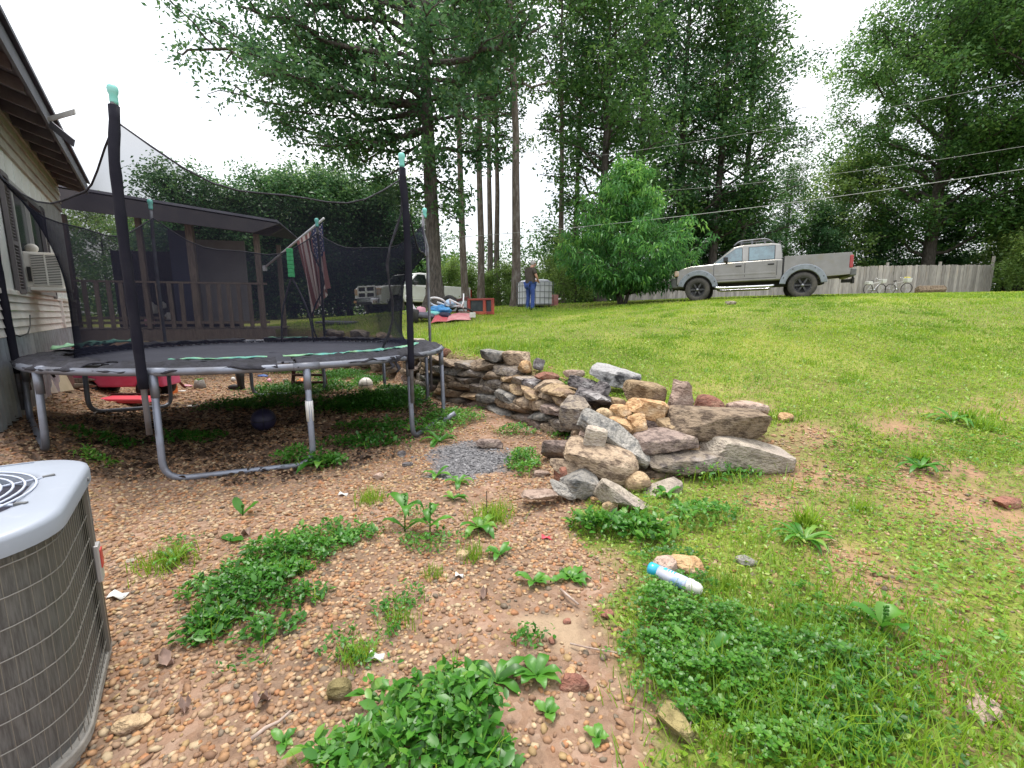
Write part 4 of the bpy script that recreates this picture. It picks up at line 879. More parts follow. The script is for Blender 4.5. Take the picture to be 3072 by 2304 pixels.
# guard wires
og = rrect(SZ / 2 + .006, .19, 8); wr = MB()
def along(o):
    P = np.array(o + [o[0]]); d = np.linalg.norm(np.diff(P, axis=0), axis=1); s = np.concatenate([[0], np.cumsum(d)]); return P, s
P_, s_ = along(og)
for z_ in np.linspace(.11, hh - .055, 8): wr.tube([(x, y, z_) for x, y in og], .0021, 5, closed=True)
for s in np.arange(0, s_[-1], .028):
    x, y = np.interp(s, s_, P_[:, 0]), np.interp(s, s_, P_[:, 1])
    if y > .16 and x > -SZ / 2 + .2: continue
    wr.tube([(x, y, .07), (x, y, hh - .04)], .0011, 4, caps=False)
wr.obj('wire_guard', M['wire'], ac)
# base pan and pad
q = MB(); q.prism(rrect(SZ / 2 + .009, .19), .025, .06, 'z'); q.obj('base_pan', M['concrete'], ac, bevel=.006)
q = MB(); q.prism(rrect(SZ / 2 - .005, .17), -.05, .026, 'z'); q.obj('plinth', M['concrete'], ac, bevel=.008)
# top cover with a fan opening
FR = .335; oc = rrect(SZ / 2 + .022, .21, 10); k = len(oc); q = MB(); nC = k
ang = [math.atan2(y, x) for x, y in oc]
inner = [(FR * math.cos(a), FR * math.sin(a)) for a in ang]; inn2 = [((FR + .03) * math.cos(a), (FR + .03) * math.sin(a)) for a in ang]
out2 = rrect(SZ / 2 + .006, .20, 10); 
layers = [[(x, y, hh - .028) for x, y in oc], [(x, y, hh + .012) for x, y in oc], [(x * .992, y * .992, hh + .024) for x, y in oc], [(x, y, hh + .03) for x, y in out2], [(x, y, hh + .037) for x, y in inn2], [(x, y, hh + .03) for x, y in inner], [(x, y, hh - .04) for x, y in inner]]
V = [p for L_ in layers for p in L_]
q.add(V, [(a * k + i, a * k + (i + 1) % k, (a + 1) * k + (i + 1) % k, (a + 1) * k + i) for a in range(len(layers) - 1) for i in range(k)], True); q.obj('top_cover', M['cover'], ac)
q = MB(); q.lathe([(0, hh - .12), (FR - .002, hh - .12), (FR - .002, hh - .01)], n=40); q.obj('fan_well', M['fan_dark'], ac)
q = MB()
for b_ in range(3):
    a = b_ * 2.094 + .4
    q.add([(.06 * math.cos(a), .06 * math.sin(a), hh - .07), (FR * .9 * math.cos(a - .4), FR * .9 * math.sin(a - .4), hh - .095), (FR * .9 * math.cos(a + .4), FR * .9 * math.sin(a + .4), hh - .055)], [(0, 1, 2)])
q.lathe([(0, hh - .05), (.07, hh - .05), (.07, hh - .1)], n=16); q.obj('fan_blades', M['fan_dark'], ac)
q = MB()
for r_ in np.arange(.06, FR + .005, .0262): q.tube([(r_ * math.cos(2 * PI * i / 48), r_ * math.sin(2 * PI * i / 48), hh + .040 - .012 * (r_ / FR) ** 2 * 0) for i in range(48)], .0034, 6, closed=True)
for a in (20, 65, 110, 155): a = R(a); q.tube([(FR * 1.04 * math.cos(a), FR * 1.04 * math.sin(a), hh + .035), (-FR * 1.04 * math.cos(a), -FR * 1.04 * math.sin(a), hh + .035)], .0042, 6)
q.obj('fan_grille', M['fan_wire'], ac)
for a in (20, 65, 110, 155, 200, 245, 290, 335): a = R(a); MB().box((FR * 1.06 * math.cos(a), FR * 1.06 * math.sin(a), hh + .037), (.03, .012, .008), rotm(rz=a)).obj('grille_clip', M['bumper'], ac)
q = MB()
for (x, y, ln) in ((.12, -.36, .16), (.10, -.385, .12), (-.1, .36, .2), (-.12, .38, .2), (.2, .37, .1)): q.box((x, y, hh + .0335), (ln, .004, .006))
for (x, y, ln) in ((.365, .0, .0),): pass
q.obj('pressed_lines', M['cover'], ac)
q = MB(); q.lathe([(0, 0), (.008, 0), (.008, .004), (0, .006)], (0, 0, 0), 'x', 10)
so2 = q.obj('screw', M['bumper'], ac, loc=(SZ / 2 + .022, .16, hh - .006))
bd = MB(); bd.box((SZ / 2 + .016, .175, .42), (.016, .052, .145)); bd = bd.obj('badge', M['badge'], ac, bevel=.004)
MB().box((SZ / 2 + .0255, .178, .435), (.004, .036, .07)).obj('red_mark', M['badge_red'], bd)
# ================================================================ STONES
def stone(name, m, dims, loc, rot, seed, parent=None, **k):
    V, Fs = rock_arr(dims, seed, **k)
    me = npmesh(V, Fs, m, np.full(len(Fs), random.random()), True)
    try: me.set_sharp_from_angle(angle=R(38))
    except Exception: pass
    o = link(name, me, parent, loc); o.rotation_euler = rot; return o
wall = thing('dry_stone_wall', 'low dry stacked retaining wall of flat grey and brown stones along the lawn', 'stone wall', (-.15, 6.25, 0))
WO = np.array([-.15, 6.25, 0]); rs = random.Random(5)
i0, i1 = int(np.argmin(np.hypot(WD[:, 0] + 2.0, WD[:, 1] - 8.6))), int(np.argmin(np.hypot(WD[:, 0] - .72, WD[:, 1] - 4.6)))
sa, sb = _s[i0], _s[i1]; courses = [(.0, .12), (.12, .11), (.23, .12), (.35, .11), (.46, .11), (.57, .11)]
nst = 0
cols = ['grey', 'brown', 'mauve', 'grey', 'brown', 'blue', 'brown', 'tan', 'grey', 'brown']
for ci, (z0, hc) in enumerate(courses):
    s = sa + rs.uniform(-.2, 0)
    while s < sb and nst < 99:
        ln = rs.uniform(.22, .58) * (1.1 if ci in (0, 2) else .98); c = min(s + ln / 2, _s[-1]); far = (sb - c) / (sb - sa)
        j = int(np.argmin(abs(_s - c))); p = WD[j]; t = WT[j]; ang = math.atan2(t[1], t[0])
        hgt = hc * rs.uniform(.88, 1.22); base = h1(p[0] + t[1] * .35, p[1] - t[0] * .35) - .03
        if ci == 5 and (rs.random() < .35 or c > sb - .7): s += ln; continue
        dd = rs.uniform(.3, .4)
        inn = .02 + .05 * ci / 5 + rs.uniform(-.016, .016)
        cn = 'char' if (sb - c < 1.2 and rs.random() < .25) else rs.choice(cols)
        stone('stone', RK[cn], (ln * 1.1, dd, hgt * 1.12), (p[0] - t[1] * inn - WO[0], p[1] + t[0] * inn - WO[1], base + z0 + hc / 2), (rs.uniform(-.05, .05), rs.uniform(-.04, .04), ang + rs.uniform(-.07, .07)), nst + 100, wall, p=9, rough=.05, cuts=6)
        nst += 1; s += ln
# the second, lower line of rubble behind the trampoline
rub = thing('rubble_wall', 'low heap of dark rubble stones seen through the net behind the trampoline', 'stone wall', (-4.0, 11.2, 0))
for k in range(26):
    c = ong(890 + rs.uniform(0, 330), 1012); x, y = c[0], rs.uniform(10.3, 11.6) if c[1] > 12 else c[1] - rs.uniform(.0, .5)
    x = -5.2 + k * .11 + rs.uniform(-.05, .05); jj = int(np.argmin(abs(WD[:, 0] - x))); y = WD[jj, 1] - rs.uniform(-.1, .25)
    stone('stone', RK[rs.choice(['grey', 'brown', 'char', 'grey'])], (rs.uniform(.25, .5), rs.uniform(.25, .4), rs.uniform(.14, .24)), (x + 4.0, y - 11.2, rs.choice([.2, .38, .55, .72, .86])), (rs.uniform(-.2, .2), rs.uniform(-.2, .2), rs.uniform(0, 3)), 300 + k, rub, p=5, sub=2)
# loose rocks of the pile: px, py, forward distance, dims, (pitch roll, yaw), colour, label, shape
PILE = [
 (2150, 1272, 3.75, (.80, .36, .25), (0, .03, -.12), 'brown', 'long flat brown slab lying on top of the right side of the rock pile', dict(p=9, cuts=4, rough=.03)),
 (2216, 1352, 3.62, (.76, .44, .25), (0, .05, -.16), 'pale', 'long pale grey slab under the brown one at the right end of the rock pile', dict(p=8, cuts=5, rough=.04)),
 (1797, 1383, 3.38, (.56, .38, .25), (.1, .22, -.2), 'brown', 'big rounded brown boulder at the left foot of the rock pile', dict(p=4, cuts=5, rough=.07)),
 (1845, 1312, 3.55, (.66, .26, .17), (.35, .62, -.1), 'blue', 'blue grey slab leaning diagonally across the front of the rock pile', dict(p=6, cuts=5, rough=.045)),
 (1990, 1325, 3.62, (.50, .36, .19), (0, -.06, .1), 'mauve', 'mauve grey slab in the middle of the pile below the tan rocks', dict(p=4.5, cuts=6)),
 (2057, 1380, 3.5, (.62, .36, .17), (0, .1, -.1), 'grey', 'wide grey slab with a flaked edge low in the rock pile', dict(p=6, cuts=8)),
 (1742, 1448, 3.16, (.26, .26, .18), (0, .1, .3), 'blue', 'grey angular block at the bottom left of the rock pile', dict(p=8, cuts=6, rough=.04)),
 (1730, 1405, 3.35, (.42, .24, .10), (0, .28, .2), 'brown', 'thin brown stone wedged under the big brown boulder', dict(p=5)),
 (1690, 1422, 3.3, (.12, .14, .16), (0, 0, .4), 'red', 'small reddish stone at the left edge of the pile base', dict(p=4)),
 (1858, 1492, 2.96, (.40, .30, .16), (-.25, .22, -.5), 'pale', 'broken pale concrete block with a notched end lying in front of the pile', dict(p=9, cuts=9, rough=.035)),
 (1910, 1448, 3.2, (.19, .18, .16), (0, 0, .2), 'tan', 'round tan stone tucked in behind the broken concrete block', dict(p=3)),
 (1988, 1466, 3.15, (.30, .18, .08), (0, -.25, .5), 'pale', 'flat weathered grey piece tilted on the earth right of the concrete block', dict(p=5)),
 (1615, 1486, 3.02, (.27, .17, .05), (0, 0, .1), 'pink', 'flat pinkish stone lying on the gravel left of the rock pile', dict(p=4)),
 (1690, 1466, 3.1, (.23, .14, .07), (0, .3, -.5), 'blue', 'small grey slab leaning on the gravel beside the bottom of the pile', dict(p=6)),
 (1938, 1228, 3.9, (.38, .26, .18), (0, .1, -.1), 'orange', 'largest orange rock with a layered face near the top of the pile', dict(p=3.2, rough=.1)),
 (1856, 1236, 3.85, (.20, .2, .13), (0, .1, .3), 'orange', 'medium orange rock to the left of the largest orange rock', dict(p=3, rough=.1)),
 (1814, 1248, 3.82, (.14, .16, .14), (0, 0, .8), 'tan', 'small tan rock at the left end of the row of orange rocks', dict(p=3)),
 (1858, 1278, 3.74, (.22, .18, .17), (.3, .5, 0), 'orange', 'tilted orange rock resting on the diagonal blue grey slab', dict(p=3.5, rough=.1)),
 (1914, 1274, 3.74, (.20, .18, .17), (0, -.2, .4), 'orange', 'squat orange rock beneath the largest orange rock', dict(p=3.5, rough=.1)),
 (2015, 1279, 3.76, (.25, .2, .14), (0, .1, 0), 'tan', 'pale tan rock on the mauve slab beside the long brown slab', dict(p=4, rough=.09)),
 (2071, 1344, 3.62, (.19, .16, .11), (0, 0, .3), 'orange', 'rusty tan rock squeezed between the grey slab and the pale slab', dict(p=3)),
 (1886, 1322, 3.62, (.10, .12, .09), (0, 0, 1), 'orange', 'small orange stone above the fern sprig in the pile', dict(p=3)),
 (1852, 1206, 4.0, (.14, .14, .08), (0, .1, .3), 'tan', 'flat tan stone behind the medium orange rock', dict(p=4)),
 (1930, 1186, 4.25, (.34, .3, .26), (.1, .12, .3), 'tan', 'large smooth tan block standing behind the orange rocks', dict(p=7, cuts=6, rough=.03)),
 (2041, 1190, 4.15, (.22, .2, .34), (0, .15, .3), 'pink', 'upright pale pitted lump of rock at the top of the pile', dict(p=4, rough=.12)),
 (2122, 1210, 4.2, (.30, .22, .15), (0, .1, 0), 'red', 'dark red brown wedge of stone behind the long slab', dict(p=5)),
 (2236, 1224, 4.0, (.34, .22, .12), (0, .06, -.1), 'pink', 'flat pinkish stone lying behind the right end of the long brown slab', dict(p=6)),
 (1846, 1128, 4.95, (.54, .36, .19), (.1, .2, -.2), 'soot', 'white and soot black slab lying on the lawn edge', dict(p=6, cuts=8)),
 (1480, 1071, 6.5, (.36, .3, .19), (0, .12, -.4), 'blue', 'grey block on the top course of the stone wall', dict(p=8, cuts=4, rough=.03)),
 (1552, 1076, 6.3, (.42, .3, .20), (0, .04, -.3), 'brown', 'brown block on the top course beside the grey block', dict(p=7, cuts=4, rough=.04)),
 (1574, 1100, 5.95, (.21, .2, .17), (0, 0, 0), 'orange', 'round orange stone on top of the wall', dict(p=3)),
 (1616, 1090, 5.9, (.15, .14, .17), (.2, .3, 0), 'char', 'dark upright stone on the wall behind the orange one', dict(p=4)),
 (1640, 1128, 5.5, (.30, .2, .10), (0, .1, .3), 'red', 'rusty flat stone in the crumbled part of the wall top', dict(p=4)),
 (1720, 1120, 5.4, (.26, .22, .10), (0, 0, .2), 'pink', 'pinkish flat stone at the crumbled wall top near the soot black slab', dict(p=4)),
 (1800, 1175, 4.6, (.18, .26, .22), (0, .2, .2), 'char', 'upright charred stone joining the wall to the rock pile', dict(p=6, cuts=7)),
 (1752, 1150, 4.9, (.36, .22, .13), (0, .2, -.3), 'char', 'sooty black stone capping the near end of the wall', dict(p=6)),
 (1688, 1350, 4.0, (.34, .3, .2), (0, .1, -.6), 'mauve', 'mauve foundation stone where the wall meets the pile', dict(p=5)),
 (1740, 1240, 4.3, (.36, .3, .3), (.1, .1, -.5), 'grey', 'grey stone at the bend between the wall and the pile', dict(p=6)),
 (1785, 1317, 3.4, (.17, .12, .18), (.15, .18, -.2), 'pale', 'upright pale brick leaning on the big brown boulder', dict(p=11, cuts=2, rough=.02)),
 (1755, 1318, 3.55, (.10, .12, .13), (0, .2, .1), 'pink', 'rose coloured stone behind the upright pale brick', dict(p=5)),
 (2010, 1425, 3.6, (.6, .4, .2), (0, 0, 0), 'brown', 'dark earthy stone at the back of the gap under the pile', dict(p=4)),
 (1900, 1330, 4.1, (.6, .5, .45), (0, 0, .4), 'mauve', 'shadowed core stone inside the rock pile', dict(p=4)),
 (2120, 1300, 4.1, (.8, .4, .5), (0, 0, -.1), 'mauve', 'shadowed stone behind the two long slabs', dict(p=5)),
 (1330, 1058, 7.6, (.26, .22, .16), (0, 0, .3), 'red', 'small rust red rock on the wall beside the trampoline rim', dict(p=3)),
 (1246, 1028, 8.6, (.42, .3, .16), (0, 0, .2), 'pale', 'pale rounded stone behind the trampoline pole', dict(p=3.5)),
]
for i, (px, py, Y, d, rt, cn, lb, kw) in enumerate(PILE):
    o = stone('rock', RK[cn], d, at(px, py, Y), (rt[0], rt[1], rt[2]), 500 + i, **{**dict(p=5, rough=.06, sub=4 if max(d) > .3 else 3), **kw}); tag(o, lb, 'rock')
GR = [
 (2356, 1264, (.14, .11, .10), .3, 'orange', 'lone orange brown stone on the lawn right of the long slabs', 3), (1471, 1344, (.27, .13, .12), -.25, 'mauve', 'dark brick lying on the patch of grey ash', 11),
 (2058, 1722, (.17, .12, .11), -.1, 'orange', 'bright orange rock in the grass behind the spray can', 3.5), (1998, 1730, (.12, .10, .11), .4, 'pink', 'pink grey stone between the spray can and the orange rock', 4),
 (1020, 2100, (.08, .07, .07), .3, 'yellow', 'mossy yellow stone on the gravel beside the front weeds', 4), (2022, 2190, (.10, .15, .07), .5, 'yellow', 'mossy olive stone half sunk in the earth at the front', 4),
 (400, 2190, (.11, .06, .05), .3, 'tan', 'large smooth tan pebble on the gravel by the air conditioner', 2.3), (1718, 2058, (.12, .06, .05), 0, 'red', 'flat rust coloured stone in the bare earth', 4),
 (1712, 2052, (.06, .05, .05), 0, 'orange', 'small orange stone beside the rust coloured one', 3), (1720, 2048, (.05, .04, .03), 0, 'brown', 'small brown chip on the bare earth', 3),
 (1135, 1440, (.09, .08, .07), 0, 'pink', 'round pinkish stone on the gravel near the ash', 2.5), (1205, 1370, (.08, .07, .07), .3, 'char', 'black lump of charcoal beside the ash', 4), (1222, 1400, (.10, .06, .04), .3, 'char', 'flat black cinder in front of the charcoal lump', 4),
 (1830, 1540, (.10, .08, .09), .3, 'tan', 'tan stone standing at the edge of the leafy weeds', 4), (1985, 1582, (.11, .08, .05), .3, 'tan', 'flat tan stone among the leafy weeds', 3), (1390, 1680, (.08, .07, .05), .3, 'tan', 'pale tan pebble under the thin tuft of grass', 3),
 (2230, 1250, (.08, .07, .05), .3, 'pink', 'pink stone in the bare soil past the slabs', 4), (1625, 1425, (.14, .09, .05), .1, 'pink', 'pink flat stone beside the small weed patch', 4), (1790, 1510, (.09, .07, .05), .1, 'orange', 'orange chip in front of the broken concrete block', 4),
 (2238, 1690, (.10, .08, .04), .1, 'blue', 'pale grey flat stone in the lawn near the spray can', 4), (2475, 1725, (.06, .04, .04), .1, 'tan', 'small tan stone on the bare track in the lawn', 3), (2950, 2140, (.12, .08, .04), .5, 'pink', 'pink brown flat stone in the lawn at lower right', 4),
 (3020, 1520, (.20, .09, .07), .2, 'red', 'red clay clod at the right edge of the lawn', 4), (1700, 1880, (.035, .03, .02), .2, 'red', 'brick red chip on the sandy patch', 4), (1820, 1850, (.06, .05, .03), .2, 'red', 'brick red shard beside the clover', 4), (1655, 1935, (.025, .04, .02), .2, 'red', 'narrow brick red flake on the bare earth', 4),
 (395, 1690, (.05, .03, .02), .2, 'pale', 'white chip on the gravel beside the air conditioner', 3),
]
for i, (px, py, d, yaw, cn, lb, pp) in enumerate(GR):
    p = ong(px, py); o = stone('rock', RK[cn], d, (p[0], p[1], p[2] + d[2] * .28), (random.uniform(-.1, .1), random.uniform(-.1, .1), yaw), 700 + i, p=pp, rough=.07); tag(o, lb, 'rock')

# ================================================================ SMALL THINGS ON THE GROUND
# spray can
ca, cb = ong(1945, 1745), ong(2105, 1812); ca[2] += .075; cb[2] += .06; d = Vector(cb - ca); q = d.to_track_quat('X', 'Z').to_euler(); Lc = d.length
can = thing('spray_can', 'blue and white spray can with a white cap lying in the clover', 'spray can', ca, rot=q)
rc = .031
MB().lathe([(0, .004), (rc * .8, .0), (rc, .006), (rc, .05)], axis='x', n=22).obj('base', M['can_teal'], can)
MB().lathe([(rc + .0002, .05), (rc + .0002, Lc * .70), (rc * .86, Lc * .735)], axis='x', n=22).obj('body', M['bottle_teal'], can)
q = MB(); 
for i, (a, b_) in enumerate(((.075, .09), (.098, .104), (.112, .118), (.126, .132))): 
    P = [[(x, (rc + .0012) * math.cos(t), (rc + .0012) * math.sin(t)) for t in np.linspace(.3 + .1 * i, 1.9, 10)] for x in (a, b_)]; q.grid(P)
q.obj('label_bands', M['can_teal'], can, fixn=False)
MB().lathe([(rc * .86, Lc * .735), (rc * 1.06, Lc * .74), (rc * 1.06, Lc * .80), (rc * .98, Lc * .83), (rc * .95, Lc * .92), (rc * .6, Lc * .985), (0, Lc)], axis='x', n=22).obj('cap', M['white_plastic'], can)
MB().tube([(Lc * .80, rc * 1.07 * math.cos(t), rc * 1.07 * math.sin(t)) for t in np.linspace(0, 2 * PI, 24)[:-1]], .002, 5, closed=True).obj('cap_ring', M['can_steel'], can)
def twig(name, label, pts, r, m='stick'):
    P = [ong(*p) for p in pts]; P = [p + np.array([0, 0, r + .012 + .01 * (i % 2)]) for i, p in enumerate(P)]
    return tag(MB().tube(P, [r * (1 - .5 * i / len(P)) for i in range(len(P))], 6).obj(name, M[m]), label, 'stick')
twig('stick', 'pale bare stick on the gravel at the lower left', [(757, 2252), (800, 2215), (838, 2190), (876, 2170)], .007)
twig('stick', 'short forked stick on the earth above the sandy patch', [(1682, 1782), (1700, 1808), (1735, 1832)], .007)
twig('stick', 'thin straight twig on the gravel in front of the rock pile', [(1662, 1476), (1690, 1492), (1722, 1515)], .005)
twig('stick', 'long thin root across the bare earth', [(1710, 1950), (1760, 1975), (1800, 1960), (1850, 1980)], .004)
twig('stick', 'dry stem lying at the front of the bare earth', [(2055, 2130), (2070, 2200), (2062, 2260)], .004)
p = ong(1460, 1560); tag(MB().tube([p, p + np.array([.002, 0, .19])], .003, 5).obj('thin_rod', M['black']), 'thin dark rod standing upright in the gravel tuft', 'rod')
# dead leaves
for i, (px, py, s_, lb) in enumerate([(500, 2010, .10, 'curled brown oak leaf beside the long weed patch'), (790, 2125, .09, 'grey brown dead leaf on the gravel above the stick'), (740, 1615, .10, 'flat dead leaf by the three leaf seedling'), (1450, 1800, .07, 'dead leaf on the gravel in the middle'), (560, 2150, .06, 'small dry leaf on the lower left gravel'), (1700, 1300, .12, 'brown dead leaf caught in the stone wall')]):
    p = ong(px, py); s_ *= .62; q = MB(); P = []
    for a in range(7):
        t = a / 6; wd = (.16 + .22 * math.sin(t * PI) + .13 * math.sin(t * 16)) * s_
        P.append([((t - .5) * s_, u * wd, .012 + .02 * abs(u) * (1 + math.sin(t * 7)) + .012 * math.sin(t * 5)) for u in (-1, -.5, 0, .5, 1)])
    q.grid(P); o = q.obj('dead_leaf', M['dead_leaf'], loc=p, fixn=False); o.rotation_euler = (0, 0, i * 1.3); tag(o, lb, 'leaf')
for px, py, m_, s_, lb in [(1640, 1620, 'red_toy', .03, 'small orange plastic scrap on the gravel'), (1378, 1732, 'white_plastic', .02, 'tiny white paper scrap under the tuft'), (1130, 1985, 'white_plastic', .028, 'white bottle cap scrap beside the weed tuft'), (1055, 1630, 'pale_toy', .03, 'pink flower shaped plastic scrap in the weeds'), (1030, 1490, 'white_plastic', .03, 'pale lilac scrap on the gravel behind the weed patch'), (355, 1795, 'white_plastic', .035, 'white plastic scrap on the gravel beside the air conditioner')]:
    p = ong(px, py); q = MB(); q.grid([[(s_ * (u - 1), s_ * (v - 1) * .7, .012 + .012 * math.sin(u * 2 + v)) for v in range(3)] for u in range(3)]); tag(q.obj('litter', M[m_], loc=p, solid=.004), lb, 'litter')

# single weeds with long leaves
def leafgeo(mb, base, yaw, L_, w_, lift, droop, k=8, wave=0.):
    P = []
    for i in range(k + 1):
        t = i / k; r_ = L_ * (math.sin(t * lift) / lift if lift > .01 else t); z_ = L_ * (lift * t * .75 - droop * t * t)
        wd = w_ * (math.sin(PI * min(1, t * .94 + .06)) ** .8) * (1.15 - .3 * t)
        c, s_ = math.cos(yaw), math.sin(yaw); wv = wave * math.sin(t * 14)
        P.append([(base[0] + r_ * c - u * wd * s_, base[1] + r_ * s_ + u * wd * c, base[2] + z_ + abs(u) * wd * .35 + wv * u) for u in (-1, 0, 1)])
    mb.grid(P)
def weed(px, py, n_, L_, w_, lift, droop, lb, stem=0., seed=0, wave=.003, yaws=None):
    p = ong(px, py); r_ = random.Random(seed + int(px)); t = thing('dock_weed', lb, 'weed', p)
    mb = MB()
    for i in range(n_):
        mb.cur = min(.98, max(.05, r_.gauss(.55, .2))); ya = yaws[i] if yaws else i * 2.4 + r_.uniform(-.4, .4)
        leafgeo(mb, (0, 0, .005 + (stem * r_.random() * .7 if stem else 0)), ya, L_ * r_.uniform(.7, 1.1), w_ * r_.uniform(.8, 1.1), lift * r_.uniform(.8, 1.15), droop * r_.uniform(.8, 1.2), wave=wave)
    mb.obj('leaves', M['weed'], t, fixn=False)
    sm = MB(); sm.tube([(0, 0, -.01), (.004, .0, .02 + stem * .5), (.01, .004, .03 + stem)], [.005, .004, .002], 6)
    if stem:
        for k in range(9): sm.ball((.008 + .006 * math.sin(k * 2), .006 * math.cos(k * 2), .03 + stem * (.6 + .05 * k)), (.006, .006, .007), 6, 4)
    sm.obj('stem', M['weed'], t); return t
weed(1490, 2060, 6, .17, .022, 1.0, .75, 'long leaved weed with a big leaf reaching left at the front centre', yaws=[2.5, .7, 1.2, 2.9, -.5, .2])
weed(1610, 2040, 8, .13, .021, 1.1, .7, 'broad leaved weed to the right of the front centre', seed=3)
weed(2085, 2150, 3, .24, .022, 1.1, 1.25, 'tall weed with a large drooping leaf at the front right', yaws=[-.5, -.2, 1.8], seed=5)
weed(2100, 2000, 4, .24, .018, 1.5, .9, 'upright grassy weed above the drooping leaf', seed=6)
weed(1215, 1600, 7, .26, .026, 1.35, .9, 'tall weed cluster with a seed stem in the gravel centre', .22, 7)
weed(1290, 1610, 6, .18, .024, 1.3, .8, 'seed bearing weed just right of the tall weed cluster', .18, 8)
weed(1440, 1590, 8, .20, .027, 1.1, .8, 'spreading weed beside the thin dark rod', 0, 9)
weed(1500, 1670, 5, .12, .022, 1.0, .6, 'small weed below the spreading one', 0, 10)
weed(1600, 1760, 6, .13, .022, 1.1, .6, 'bright leafed weed above the short stick', 0, 11)
weed(1715, 1740, 7, .13, .026, .6, .35, 'flat grey leaved weed near the clover edge', 0, 12, .008)
weed(1310, 1430, 6, .17, .022, 1.2, .7, 'weed in front of the left edge of the ash', 0, 13)
weed(1375, 1455, 6, .17, .022, 1.2, .8, 'weed with curling leaves right below the ash', 0, 14)
weed(728, 1550, 2, .15, .035, 1.4, .35, 'lone seedling with upright leaves on the bare gravel', .05, 15)
weed(690, 1625, 2, .10, .034, .3, .1, 'two flat round leaves lying on the gravel', 0, 16)
weed(1320, 1330, 8, .26, .03, 1.15, .8, 'large weed by the ash and the trampoline leg', 0, 17)
weed(1240, 1300, 7, .26, .03, 1.1, .8, 'leafy weed at the foot of the trampoline leg', 0, 18)
weed(965, 1400, 8, .3, .04, 1.1, .7, 'dark leafy weed round the taped trampoline leg', 0, 19)
weed(2000, 1490, 8, .16, .02, 1.2, .8, 'fern like weed in front of the rock pile', 0, 20)
weed(2410, 1630, 14, .24, .015, 1.1, .8, 'grassy rosette weed in the lawn right of the clover', 0, 21)
weed(2860, 1265, 10, .3, .022, 1.0, .7, 'dark rosette weed on the lawn at the right', 0, 22)
weed(2760, 1410, 10, .26, .02, 1.1, .8, 'low rosette weed on the lawn in front of the dark rosette', 0, 23)
weed(2640, 1920, 4, .17, .03, 1.5, .8, 'pale upright weed standing in the lower right lawn', .1, 24)
weed(1895, 1345, 6, .14, .016, 1.4, .8, 'bright fern sprig growing from the rock pile', 0, 25)
weed(1660, 1150, 7, .18, .02, 1.2, .9, 'green sprig growing out of the wall top', 0, 26)
weed(1440, 1120, 9, .25, .015, 1.2, 1.1, 'grassy tuft hanging from the stone wall', 0, 27)
weed(530, 1690, 12, .17, .009, 1.4, .9, 'grassy tuft on the left gravel', 0, 28)
weed(850, 2240, 4, .06, .014, .8, .4, 'tiny seedling by the pale bare stick', 0, 29)
weed(1790, 2245, 4, .05, .016, .8, .4, 'little two leaved sprout in the front earth', 0, 30)
weed(1640, 2160, 4, .06, .018, .9, .4, 'round leaved sprout at the front earth', 0, 31)
weed(1360, 1500, 6, .13, .018, 1.2, .7, 'small weed between the ash and the tall cluster', 0, 32)
# ================================================================ VEHICLES
def arc(cx, cz, r, a0, a1, n=14): return [(cx + r * math.cos(R(a0 + (a1 - a0) * i / n)), cz + r * math.sin(R(a0 + (a1 - a0) * i / n))) for i in range(n + 1)]
def wheel(parent, x, y, r, wd, rimm, spokes, hub):
    s = 1 if y > 0 else -1
    wh = bpy.data.objects.new('wheel', None); COL.objects.link(wh); wh.parent = parent; wh.location = (x, y, r); wh.empty_display_size = .1
    h = wd / 2
    MB().lathe([(r * .58, 0), (r * .6, -h * .95), (r * .66, -h), (r * .9, -h), (r * .985, -h * .7), (r, -h * .35), (r, h * .35), (r * .985, h * .7), (r * .9, h), (r * .66, h), (r * .6, h * .9), (r * .58, 0)], axis='y', n=36, caps=False).obj('tyre', M['tyre'], wh)
    q = MB(); q.lathe([(r * .60, -h * .9), (r * .60, h * .86), (r * .56, h * .9), (r * .53, h * .5), (0, h * .25)] if s > 0 else [(0, -h * .25), (r * .53, -h * .5), (r * .56, -h * .9), (r * .60, -h * .86), (r * .60, h * .9)], axis='y', n=30)
    for k in range(spokes):
        a = 2 * PI * k / spokes; q.box((r * .33 * math.cos(a), s * h * .62, r * .33 * math.sin(a)), (r * .46, h * .3, r * .13), rotm(ry=-a))
    q.lathe([(0, s * h * .5), (r * .17, s * h * .55), (r * .17, s * h * .85), (r * .12, s * h * .92), (0, s * h * .92)], axis='y', n=16)
    q.obj('rim', M[rimm], wh)
    MB().lathe([(0, s * h * .93), (r * .1, s * h * .93), (r * .09, s * h * 1.0), (0, s * h * 1.02)], axis='y', n=14).obj('hub_cap', M[hub], wh)
    MB().lathe([(0, s * h * .2), (r * .5, s * h * .2), (r * .5, s * h * .24), (0, s * h * .24)], axis='y', n=20).obj('brake_disc', M['black'], wh)
